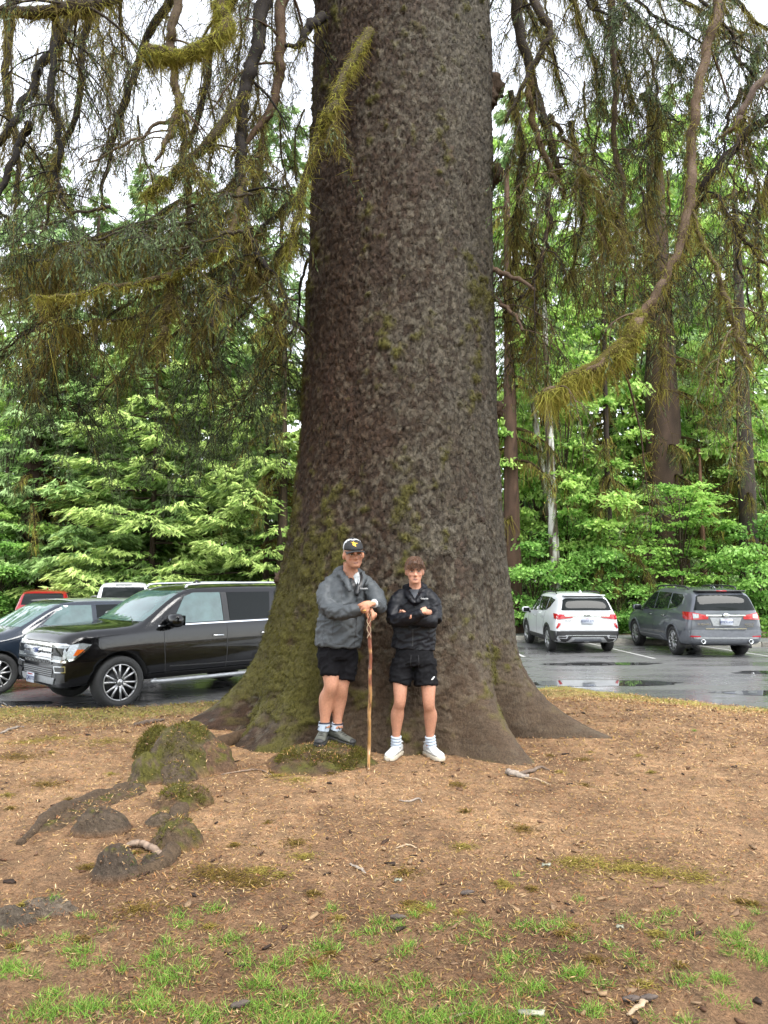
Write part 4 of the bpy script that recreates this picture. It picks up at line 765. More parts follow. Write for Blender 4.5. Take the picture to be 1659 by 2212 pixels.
def broadleaf_mesh(seed, h, r, n, leaf, cd, cl, lo=.2, tiers=9, flat=.25):
    """crown of a vine-maple kind of tree: leaf tiers spread through the volume"""
    rg = np.random.default_rng(seed); mb = MB(); cd, cl = np.array(lin(cd)), np.array(lin(cl)); P_ = []; D_ = []
    for b in range(tiers * 6):
        az = rg.random() * 6.283; f = rg.random(); z0 = h * (lo + (1 - lo) * f); rr2 = r * (1 - .55 * abs(f - .45) * 1.6) * rg.uniform(.15, 1); c0 = np.array([math.cos(az) * rr2, math.sin(az) * rr2, z0 - rr2 * .12]); m = n // (tiers * 6); R0 = rg.uniform(.25, .62)
        q = rg.normal(0, .5, (m, 3)) * np.array([R0, R0, R0 * flat]); q[:, 2] -= .25 * np.hypot(q[:, 0], q[:, 1]); P_.append(c0 + q); D_.append(norm(q * np.array([1, 1, .3]) + np.array([math.cos(az), math.sin(az), 0]) * .3 + rg.normal(0, .35, (m, 3)) - np.array([0, 0, .35])))
        if b % 2 == 0: mb.tube(spline(np.array([[0, 0, max(.1, z0 * .5)], c0 * np.array([.5, .5, 0]) + [0, 0, z0 * .85], c0]), 6), np.linspace(.022, .006, 6), 4, c=lin('#4a4030'), cap=False)
    P_ = np.vstack(P_); D_ = np.vstack(D_); n = len(P_); k = np.clip(rg.normal(.5, .3, n), 0, 1)[:, None]; k2 = fbm(P_ * 1.3, 2, seed)[:, None]; k = np.clip(k + (k2 - .5) * 1.2, 0, 1)
    s = norm(np.cross(D_, np.array([0, 0, 1.0])) + rg.normal(0, .4, (n, 3))); L = leaf * rg.uniform(.6, 1.3, n); leaves(mb, P_, D_, s, L, L * .75, (cd * (1 - k) + cl * k) * rg.uniform(.8, 1.15, n)[:, None], fold=.08)
    return mb
def moss_tree_mesh(seed, h, r, nb, bright=.5, lo=3.0):
    """old conifer: sparse drooping limbs hung with moss and dark needles"""
    rg = np.random.default_rng(seed); mb = MB(); acc = Acc()
    for b in range(nb):
        f = rg.random(); z0 = lo + (h - lo) * f; L = r * (1 - .6 * f) * rg.uniform(.5, 1.1); az = rg.random() * 6.283; tw = droop(np.array([0, 0, z0]), az, L, .1, rg.uniform(.3, .9), 10); mb.tube(tw, np.linspace(.06, .012, 10), 5, c=np.array(lin('#3a3020')) * rg.uniform(.6, 1.2), cap=False)
        drape(acc, tw, int(L * 55), .15, .9, bright - .05, w=(.02, .05), spread=.06); 
        for s in range(int(L * 4)):
            j = int(rg.integers(3, 10)); t2 = droop(tw[j], az + rg.normal(0, 1), rg.uniform(.3, .9), 0, rg.uniform(.6, 1.5), 6); sprays(acc, t2, 12); drape(acc, t2, 10, .1, .5, bright - .1, w=(.015, .04))
    drape_flush(mb, acc); sprays_flush(mb, acc, .34, .45); return mb
HAZE = 1.0
# reusable crowns
SPR = [conifer_mesh('c', 5, 13.0, 3.4, .3, 170, .26, '#66883c', '#cadd84', .32, 95, (-1, 1, -.45, .45), .17).mesh('spruce_crown', 'needles', False),
       conifer_mesh('c', 6, 11.0, 3.0, .2, 160, .22, '#5c8340', '#b8d488', .31, 95, (-1, 1, -.45, .45), .17).mesh('spruce_crown', 'needles', False),
       conifer_mesh('c', 7, 22.0, 4.2, 1.0, 170, .42, '#64854e', '#b6cf90', .46, 80, (-1, 1), .2).mesh('hemlock_crown', 'needles', False)]
BRD = [broadleaf_mesh(15, 3.6, 1.7, 7000, .115, '#437229', '#a2cd6c').mesh('maple_crown', 'leaf', False), broadleaf_mesh(16, 6.5, 2.4, 9000, .13, '#4c7c2c', '#b0d66e', .25, 11).mesh('maple_crown', 'leaf', False), broadleaf_mesh(17, 12.0, 3.6, 13000, .17, '#5c8c34', '#c2de7c', .2, 14).mesh('maple_crown', 'leaf', False)]
MST = [moss_tree_mesh(25, 17, 4.2, 34, .6).mesh('mossy_crown', 'moss', False), moss_tree_mesh(26, 14, 3.4, 30, .65, 2.0).mesh('mossy_crown', 'moss', False)]
def tree(name, label, u, Y, crown, tr, trc, th, rz=0.0, s=(1, 1, 1), lean=(0, 0), lichen=0.0, seed=1, z=None, v=None, cat='tree', group=None):
    x = (u - CX) / F * Y * 1.0; zz = float(asph_z(x)) - .1 if z is None else z
    e = empty(name, (x, Y, zz), rz, label=label, cat=cat, group=group)
    if tr: trunk_mesh(th, tr, trc, seed, lean, lichen=lichen).build('trunk', 'limb_bark', e)
    for cm in (crown if isinstance(crown, (list, tuple)) else [crown]):
        if cm is not None:
            o = bpy.data.objects.new('crown', cm); COL.objects.link(o); o.parent = e; o.scale = s
    return e
# ---- left: bright young spruces behind the parked cars
tree('young_spruce', 'bright green layered young spruce directly behind the white pickup', 330, 32.5, SPR[0], .16, '#3a2f24', 13, .4, (1.4, 1.4, 1.15))
tree('young_spruce', 'blue-green young spruce left of the brightest one behind the red car', 160, 33.5, SPR[1], .15, '#3a2f24', 11, 2.0, (1.4, 1.4, 1.15))
tree('young_spruce', 'pale green young spruce half hidden by the left edge of the giant trunk', 575, 31.0, SPR[0], .15, '#3a2f24', 11, 3.3, (1.1, 1.1, 1.0))
tree('young_spruce', 'shadowy young spruce between the two brighter ones behind the black car', 450, 35.0, SPR[1], .15, '#3a2f24', 11, 5.0, (1.5, 1.5, 1.4))
tree('dark_conifer', 'thick dark conifer trunk standing behind the red car', 66, 33.0, MST[0], .55, '#3d2e25', 18, 1.0, (1, 1, 1), seed=4)
tree('dark_conifer', 'second dark trunk just right of the thick one behind the red car', 92, 34.0, SPR[2], .34, '#33271f', 18, 2.4, (.8, .8, 1), seed=5)
tree('maple_tree', 'yellow-green broadleaf tree at the far left edge', 8, 33.0, [BRD[2]], .14, '#54483a', 9, .6, (1.0, 1.0, .9), seed=6)
tree('maple_bush', 'leafy green bush low at the left edge beside the dark trunk', 5, 31.5, BRD[0], 0, '', 0, 1.2, (1.3, 1.3, 1.1), cat='bush')
tree('mossy_snag', 'moss-hung grey-brown conifer close behind the left edge of the giant trunk', 610, 30.0, MST[1], .25, '#3f3427', 13, .2, (1.0, 1.0, 1.0), seed=7)
tree('tall_conifer', 'tall pale spruce rising behind the bright young ones, left of centre', 420, 42.0, SPR[2], .3, '#3d3127', 21, .5, (1.2, 1.2, 1.15), seed=31)
tree('tall_conifer', 'tall pale spruce rising near the left edge beyond the dark trunk', 190, 38.0, SPR[2], .3, '#3d3127', 21, 1.7, (1.1, 1.1, 1.0), seed=32)
tree('tall_conifer', 'tall pale spruce just left of the giant trunk in the distance', 600, 37.0, SPR[2], .3, '#3d3127', 21, 2.9, (1.2, 1.2, 1.2), seed=33)
tree('tall_conifer', 'tall pale spruce between the two other distant ones at upper left', 300, 41.0, SPR[2], .3, '#3d3127', 21, 4.1, (1.1, 1.1, 1.15), seed=34)
tree('tall_conifer', 'tall pale spruce at the far left edge high above the green car', 40, 40.0, SPR[2], .3, '#3d3127', 21, 5.3, (1.1, 1.1, 1.15), seed=35)
# ---- right
tree('dark_conifer', 'reddish brown straight trunk just right of the giant trunk', 1106, 27.0, MST[1], .34, '#4c3a2e', 17, 2.0, (1, 1, 1.15), seed=8)
tree('alder_tree', 'pale lichen-patched trunk leaning behind the white car', 1200, 26.8, None, .22, '#54493c', 14, 0, (1, 1, 1), lean=(-.02, 0), lichen=.9, seed=9)
tree('alder_tree', 'second pale trunk crossing the lichen-patched one', 1222, 27.8, BRD[2], .17, '#5d5142', 14, 0, (1, 1, 1), lean=(-.13, 0), lichen=.8, seed=10)
tree('dead_stem', 'thin dark upright trunk between the white and grey cars', 1316, 27.5, MST[1], .16, '#2f261f', 14, 4.0, (.75, .75, .9), seed=11)
tree('dark_conifer', 'massive dark trunk towering behind the grey car', 1440, 30.5, MST[0], .92, '#43352b', 22, .8, (1.15, 1.15, 1.1), seed=12)
tree('dark_conifer', 'wide brown tree base just left of the grey car roof', 1398, 27.6, None, .5, '#4a382c', 3.2, .8, seed=13)
tree('dark_conifer', 'dark trunk with mossy limbs behind the right end of the grey car', 1618, 28.5, MST[0], .40, '#37302a', 17, 3.1, (.8, .8, 1), seed=14)
tree('dead_stem', 'broken reddish stub standing right of the massive dark trunk', 1518, 29.0, None, .16, '#5e4635', 7.0, 0, seed=15)
for lb, u, Y, k, rz, s in (('leafy green maple bush left of the white car roof', 1150, 26.6, 0, .3, (1.1, 1.1, 1.0)), ('tall maple bush directly above the white car', 1235, 27.2, 0, 1.3, (1.2, 1.2, 1.25)), ('maple bush filling the gap between the white and grey cars', 1330, 26.5, 0, 2.2, (.95, .95, .75)), ('broad maple spray above the grey car roof', 1470, 27.0, 1, 3.3, (1.1, 1.1, .85)), ('maple bush at the right edge beyond the grey car', 1640, 26.2, 0, 4.4, (1.2, 1.2, 1.2)), ('tall thin maple rising behind the thin dark trunk', 1340, 31.0, 1, 5.2, (1.2, 1.2, 1.1)), ('tall maple with pale leaves behind the reddish stub', 1545, 31.5, 2, .9, (1, 1, 1)), ('slender maple at the far right edge among dark limbs', 1665, 30.0, 1, 1.9, (1.2, 1.2, 1.3)), ('pale leafed maple beside the giant trunk far behind the white car', 1160, 33.0, 2, 2.8, (1, 1, .9)), ('yellow-green maple between the two pale trunks and the thin dark one', 1275, 33.5, 2, 4.0, (1.1, 1.1, 1.0)), ('very tall maple whose leaves fill the gap right of the giant trunk', 1180, 29.5, 2, 5.0, (1.1, 1.1, 1.7)), ('very tall maple filling the gap behind the arching mossy limb', 1370, 33.0, 2, 1.0, (1.3, 1.3, 1.9)), ('very tall maple high at the right edge behind the dark boughs', 1570, 32.0, 2, 2.0, (1.3, 1.3, 1.8))):
    tree('maple_bush' if k == 0 else 'maple_tree', lb, u, Y, BRD[k], .05 if k else .03, '#54483a', 2.5 if k == 0 else 5, rz, s, cat='bush' if k == 0 else 'tree', seed=20 + k)
tree('tall_conifer', 'tall pale spruce in the gap just right of the giant trunk', 1125, 38.0, SPR[2], .3, '#3d3127', 23, .9, (1.2, 1.2, 1.25), seed=36)
tree('tall_conifer', 'tall pale spruce high behind the arching limb, right of centre', 1330, 40.0, SPR[2], .3, '#3d3127', 23, 2.2, (1.2, 1.2, 1.3), seed=37)
tree('tall_conifer', 'tall pale spruce high behind the massive dark trunk', 1500, 39.0, SPR[2], .3, '#3d3127', 23, 3.4, (1.2, 1.2, 1.3), seed=38)
# ---- the woods beyond, one green mass
def far_mass():
    mb = MB(); rg = np.random.default_rng(77)
    A = conifer_mesh('c', 41, 26, 4.0, 1.5, 70, .4, '#6f9450', '#c0da8c', 1.0, 32, (), .30); B = broadleaf_mesh(42, 15, 4.5, 1600, .54, '#6c9a40', '#c6e084', .05, 12, .35)  # leaf colours lightened to stand in for haze between the trees
    for k in range(50):
        x = rg.uniform(-34, 34); y = rg.uniform(37, 62); a = rg.random() * 6.283; ca, sa = math.cos(a), math.sin(a); s = rg.uniform(.75, 1.25); Rm = np.array([[ca, -sa, 0], [sa, ca, 0], [0, 0, 1]]) * s
        u_ = CX + F * x / y; conif = rg.random() < .45
        if 180 < u_ < 660 and rg.random() < .5: conif = True; Rm = Rm * .8
        mb.join(A if conif else B, Rm, (x, y, -.4), c=rg.uniform(.8, 1.2))
        mb.tube(np.array([[x, y, -.4], [x, y, 14.0 * s]]), [.3 * s, .12 * s], 7, c=lin('#3a3026'), cap=False)
    for k in range(34):
        x = rg.uniform(-30, 30); y = rg.uniform(31, 48); a = rg.random() * 6.283; ca, sa = math.cos(a), math.sin(a); s = rg.uniform(.25, .45); Rm = np.array([[ca, -sa, 0], [sa, ca, 0], [0, 0, 1]]) * s
        mb.join(B, Rm, (x, y, -.5), c=rg.uniform(.6, 1.1))
    for k in range(22):                                  # the wood goes on behind the camera; windows and wet paint mirror it
        x = -42 + k * 3.9; y = rg.uniform(-34, -24); a = rg.random() * 6.283; ca, sa = math.cos(a), math.sin(a); s = rg.uniform(.6, 1.0)
        mb.join(A if k % 2 else B, np.array([[ca, -sa, 0], [sa, ca, 0], [0, 0, 1]]) * s, (x, y, -.4))
    mb.build('far_woods', 'leaf', smooth=False, label='hazy green mass of forest far behind the cars', cat='woods', kind='stuff')
far_mass()
# undergrowth along the verge
def undergrowth():
    mb = MB(); n = 20000; x = rnd(n, .5, 19); y = kerb_y(x) + 1.8 + rnd(n) ** 1.5 * 7; k1 = fbm(np.stack([x * .8, y * .8, x * 0], -1), 3, 44); h = .15 + np.clip(k1 - .35, 0, 1) * 2.4
    z = asph_z(x) + .15 + h * rnd(n); d = rdir(n, -.5, .6); k = rnd(n)[:, None]; leaves(mb, np.stack([x, y, z], -1), d, norm(np.cross(d, rdir(n))), rnd(n, .08, .17), rnd(n, .05, .1), np.array(lin('#31561c')) * (1 - k) + np.array(lin('#8bb552')) * k)
    n = 8000; x = rnd(n, -18, .5); y = 29.5 + rnd(n) ** 1.5 * 8; h = .2 + 1.2 * np.clip(fbm(np.stack([x * .8, y * .8, x * 0], -1), 3, 45) - .35, 0, 1); z = -.6 + h * rnd(n); d = rdir(n, -.5, .6); k = rnd(n)[:, None]; leaves(mb, np.stack([x, y, z], -1), d, norm(np.cross(d, rdir(n))), rnd(n, .08, .17), rnd(n, .05, .1), np.array(lin('#31561c')) * (1 - k) + np.array(lin('#8bb552')) * k)
    mb.build('undergrowth', 'leaf', smooth=False, label='low green undergrowth along the forest edge', cat='undergrowth', kind='stuff')
undergrowth()
# ================================================================== vehicles
from mathutils.bvhtree import BVHTree
def paint(name, col, rough=.18, metal=.0, coat=1.0):
    m = plain(name, col, rough, metal, var=.04, scale=3, coat=coat, spec=.05); t = m.node_tree; b = t.nodes['Principled BSDF']
    tc = N(t, 'ShaderNodeTexCoord'); vz = N(t, 'ShaderNodeTexVoronoi', i_Scale=55.0); t.links.new(tc.outputs['Object'], vz.inputs['Vector'])      # rain beads
    mr = N(t, 'ShaderNodeMapRange'); mr.inputs['From Min'].default_value = 0; mr.inputs['From Max'].default_value = .35; mr.inputs['To Min'].default_value = 1; mr.inputs['To Max'].default_value = 0; t.links.new(vz.outputs['Distance'], mr.inputs['Value'])
    bp = N(t, 'ShaderNodeBump', i_Strength=.18, i_Distance=.004); t.links.new(mr.outputs[0], bp.inputs['Height']); t.links.new(bp.outputs[0], b.inputs['Coat Normal'])
    return m
paint('black_paint', (.002, .002, .0025), coat=.75); paint('navy_paint', (.012, .018, .028)); paint('white_car_paint', (.52, .535, .55), .3, 0); paint('grey_car_paint', (.085, .093, .108), .3, .2); paint('red_paint', (.22, .004, .010), .3, .1); paint('green_car_paint', (.03, .05, .042), .3, .3); paint('silver_paint', (.42, .45, .48), .3, .5)
plain('glass_dark', (.008, .010, .010), .02, var=.1, spec=.14); plain('glass_teal', (.05, .10, .095), .04, var=.25, scale=6, spec=1.0)
plain('tyre_rubber', (.018, .018, .018), .75, var=.3, scale=40); plain('alloy', (.36, .36, .36), .3, .9, var=.1); plain('alloy_dark', (.03, .03, .03), .4, .4); plain('chrome', (.55, .56, .57), .12, 1.0, var=.03); plain('black_plastic', (.016, .016, .017), .5, var=.2); plain('grey_plastic', (.10, .107, .12), .55, var=.12); plain('lamp_red', (.30, .006, .012), .12, var=.25, scale=60, spec=.8); plain('lamp_clear', (.26, .28, .29), .1, .3, var=.3, scale=40, spec=.8); plain('lamp_amber', (.45, .09, .01), .15, var=.2, scale=40); plain('plate_white', (.36, .39, .44), .5, var=.05); plain('plate_ink', (.02, .03, .10), .6); plain('badge_blue', (.01, .03, .13), .2, .3); plain('silver_trim', (.27, .28, .29), .35, .5); plain('seat_cloth', (.30, .28, .25), .8)
def shell(stn, name, mat, parent, wells, wr, sub=2):
    """lofted body; stn rows: x, w, zb, zsh, zbelt, wbelt, zroof, wroof"""
    rings = []
    for x, w, zb, zs, zbe, wb, zr, wr_ in stn:
        h = [(0, zb), (w * .55, zb), (w * .90, zb + .01), (w * .985, zb + .13), (w, zs), (wb + (w - wb) * .25, zbe - .045), (wb, zbe), (wr_ + (wb - wr_) * .5, (zbe + zr - .06) / 2), (wr_, zr - .06), (wr_ - .10, zr), (wr_ * .45, zr + .018), (0, zr + .025)]
        rings.append([(x, y, z) for y, z in h] + [(x, -y, z) for y, z in h[-2:0:-1]])
    mb = MB(); mb.loft(np.array(rings)); o = mb.build(name, [mat, 'black_plastic'], parent)
    mod_apply(o, [('SUBSURF', dict(levels=sub, render_levels=sub))])
    cuts = []
    for x, z in wells:
        for s in (1, -1):
            c = MB(); a = np.linspace(0, 2 * np.pi, 40, endpoint=False); ring = np.stack([x + wr * np.cos(a), a * 0, z + wr * np.sin(a)], -1); c.loft(np.stack([ring + [0, s * .55, 0], ring + [0, s * 1.4, 0]]) if s < 0 else np.stack([ring + [0, 1.4, 0], ring + [0, .55, 0]]))
            co = c.build('cutter', ['black_plastic'], smooth=False); cuts.append(co)
    bm = bmesh.new(); bm.from_mesh(o.data); bmesh.ops.recalc_face_normals(bm, faces=bm.faces); bvh = BVHTree.FromBMesh(bm); bm.to_mesh(o.data); bm.free()
    for co in cuts:
        bm = bmesh.new(); bm.from_mesh(co.data); bmesh.ops.recalc_face_normals(bm, faces=bm.faces); bm.to_mesh(co.data); bm.free()
    mod_apply(o, [('BOOLEAN', dict(object=co, operation='DIFFERENCE', solver='EXACT', material_mode='TRANSFER')) for co in cuts])
    for co in cuts: me = co.data; bpy.data.objects.remove(co); bpy.data.meshes.remove(me)
    return o, bvh
def patch(name, bvh, pts, direc, mat, parent, off=.008, skirt=.02, maxe=.09, label=None):
    """a panel that follows the body: outline pts (3D) pushed along direc onto the surface"""
    bm = bmesh.new(); f = bm.faces.new([bm.verts.new(p) for p in pts]); bmesh.ops.triangulate(bm, faces=[f])
    for _ in range(4):
        e = [e for e in bm.edges if e.calc_length() > maxe]
        if not e: break
        bmesh.ops.subdivide_edges(bm, edges=e, cuts=1, use_grid_fill=True); bmesh.ops.triangulate(bm, faces=[f for f in bm.faces if len(f.verts) > 3])
    d = Vector(direc).normalized(); dead = []
    for v in bm.verts:
        h = bvh.ray_cast(v.co - d * 4, d)
        if h[0] is not None and h[1].dot(d) < -.22: v.co = h[0] - d * off
        else: dead.append(v)
    bmesh.ops.delete(bm, geom=dead, context='VERTS')
    be = [e for e in bm.edges if e.is_boundary]
    for f in bm.faces: f.smooth = True
    for e_ in be: e_.smooth = False
    r = bmesh.ops.extrude_edge_only(bm, edges=be); bmesh.ops.translate(bm, vec=d * (off + skirt), verts=[g for g in r['geom'] if isinstance(g, bmesh.types.BMVert)])
    bmesh.ops.recalc_face_normals(bm, faces=bm.faces)
    for e_ in bm.edges:
        if len(e_.link_faces) == 2 and e_.calc_face_angle() > .8: e_.smooth = False
    me = bpy.data.meshes.new(name); bm.to_mesh(me); bm.free(); me.materials.append(M_(mat)); o = bpy.data.objects.new(name, me); COL.objects.link(o); o.parent = parent
    if label: o['label'] = label
    return o
S_ = lambda pts, s=1: [(x, s * 2.0, z) for x, z in pts]            # side outline at |y| = 2
E_ = lambda pts, x: [(x, y, z) for y, z in pts]                     # end outline
mirror = lambda pts: [(-y, z) for y, z in pts][::-1]
def strip_(p, w):
    """a polyline widened to an outline, for seams and trims"""
    p = np.asarray(p, float); t = norm(np.gradient(p, axis=0)); n = np.stack([-t[:, 1], t[:, 0]], -1) * w / 2; return [tuple(q) for q in np.vstack([p + n, (p - n)[::-1]])]
def arc(cx, cz, r, a0, a1, n=22): a = np.radians(np.linspace(a0, a1, n)); return np.stack([cx + r * np.cos(a), cz + r * np.sin(a)], -1)
def wheel(parent, x, y, z, dia, width, style, rimk=.66, alloy='alloy'):
    s = 1 if y > 0 else -1; Rr = dia / 2; rr2 = Rr * rimk
    def put(mb, name, mat, par): o = mb.build(name, mat, par); return o
    hub = MB(); hub.tube(np.array([[0, -width / 2 + .02, 0], [0, width * .18, 0]]), [rr2 * .93] * 2, 28, c=(1, 1, 1)); w = put(hub, 'wheel', 'alloy_dark', parent); w.location = (x, y, z); w.rotation_euler = (0, 0, 0 if s > 0 else math.pi)
    a = np.linspace(0, 2 * np.pi, 48, endpoint=False); prof = [(-.5, rr2), (-.5, Rr * .86), (-.44, Rr * .955), (-.30, Rr), (.30, Rr), (.44, Rr * .955), (.5, Rr * .86), (.47, rr2 * 1.03), (.40, rr2 * .985), (-.4, rr2 * .98)]
    rings = np.array([np.stack([r_ * np.cos(a), np.full(48, k * width), r_ * np.sin(a)], -1) for k, r_ in prof + prof[:1]]); put(MB().loft(rings, cap=False), 'tyre', 'tyre_rubber', w)
    rim = MB(); rim.loft(np.array([np.stack([r_ * np.cos(a), np.full(48, k * width), r_ * np.sin(a)], -1) for k, r_ in ((.30, rr2 * .93), (.44, rr2 * .93), (.46, rr2 * .97), (.44, rr2), (.3, rr2), (.30, rr2 * .93))]), cap=False)
    ns, split, sw = style
    for k in range(ns):
        for q in ((-1, 1) if split else (0,)):
            b0 = 2 * math.pi * k / ns + .26; b1 = b0 + q * (math.pi / ns) * .42; p0 = np.array([math.cos(b0 + q * .16) * rr2 * .16, width * .36, math.sin(b0 + q * .16) * rr2 * .16]); p1 = np.array([math.cos(b1) * rr2 * .95, width * .42, math.sin(b1) * rr2 * .95]); rim.tube(np.array([p0, (p0 + p1) / 2, p1]), [sw, sw * .85, sw * .95], 6, up=(0, 1, 0), flat=.6)
    rim.tube(np.array([[0, width * .25, 0], [0, width * .42, 0]]), [rr2 * .2, rr2 * .17], 18)
    for k in range(6): b0 = k * math.pi / 3; rim.tube(np.array([[math.cos(b0) * rr2 * .27, width * .34, math.sin(b0) * rr2 * .27], [math.cos(b0) * rr2 * .27, width * .42, math.sin(b0) * rr2 * .27]]), [.012, .010], 6)
    put(rim, 'rim', alloy, w); return w
def text(body, size, loc, rot, mat, parent, name='lettering', sx=1.0):
    cu = bpy.data.curves.new(name, 'FONT'); cu.body = body; cu.size = size; cu.extrude = .002; cu.align_x = 'CENTER'; cu.align_y = 'CENTER'; o = bpy.data.objects.new(name, cu); COL.objects.link(o)
    me = bpy.data.meshes.new_from_object(o.evaluated_get(bpy.context.evaluated_depsgraph_get())); bpy.data.objects.remove(o); bpy.data.curves.remove(cu); me.materials.clear(); me.materials.append(M_(mat))
    o = bpy.data.objects.new(name, me); COL.objects.link(o); o.parent = parent; o.location = loc; o.rotation_euler = rot; o.scale = (sx, 1, 1); return o
def part(mb, name, mat, parent, smooth=False, loc=None): o = mb.build(name, mat, parent, smooth=smooth); o.location = loc if loc is not None else (0, 0, 0); return o
def mirror_part(parent, x, y, z, mat, s=1, k=1.0):
    mb = MB(); mb.ball((0, 0, 0), (.09 * k, .13 * k, .085 * k), 16, 10, power=.75); o = part(mb, 'mirror', mat, parent, True, (x, y * s, z)); a = MB().tube(np.array([[0, -.05 * s, -.05], [-.02, -.17 * s, -.09]]), [.03, .025], 8); part(a, 'mirror_arm', 'black_plastic', o, True)
    part(MB().box((-.085 * k, 0, 0), (.012, .19 * k, .12 * k), bev=.005), 'mirror_glass', 'glass_dark', o); return o
def put_car(e, wx, wy, wheel_local, heading):
    """place the car so that its wheel_local (x, y) stands at world (wx, wy)"""
    c, s = math.cos(heading), math.sin(heading); x, y = wheel_local; X, Y = wx - (c * x - s * y), wy - (s * x + c * y)
    e.location = (X, Y, float(asph_z(wx))); e.rotation_euler = (0, math.atan(.018) * 0, heading)
def plate(parent, loc, rot, txt, strap, mat='plate_white', w=.305, h=.155, ts=.085):
    o = part(MB().box((0, 0, 0), (w, h, .008), bev=.003), 'number_plate', mat, parent); o.location = loc; o.rotation_euler = rot
    text(txt, ts, (0, -.008, .006), (0, 0, 0), 'plate_ink', o, 'plate_number'); text(strap, .028, (0, h * .36, .006), (0, 0, 0), 'lamp_red', o, 'plate_strap'); return o
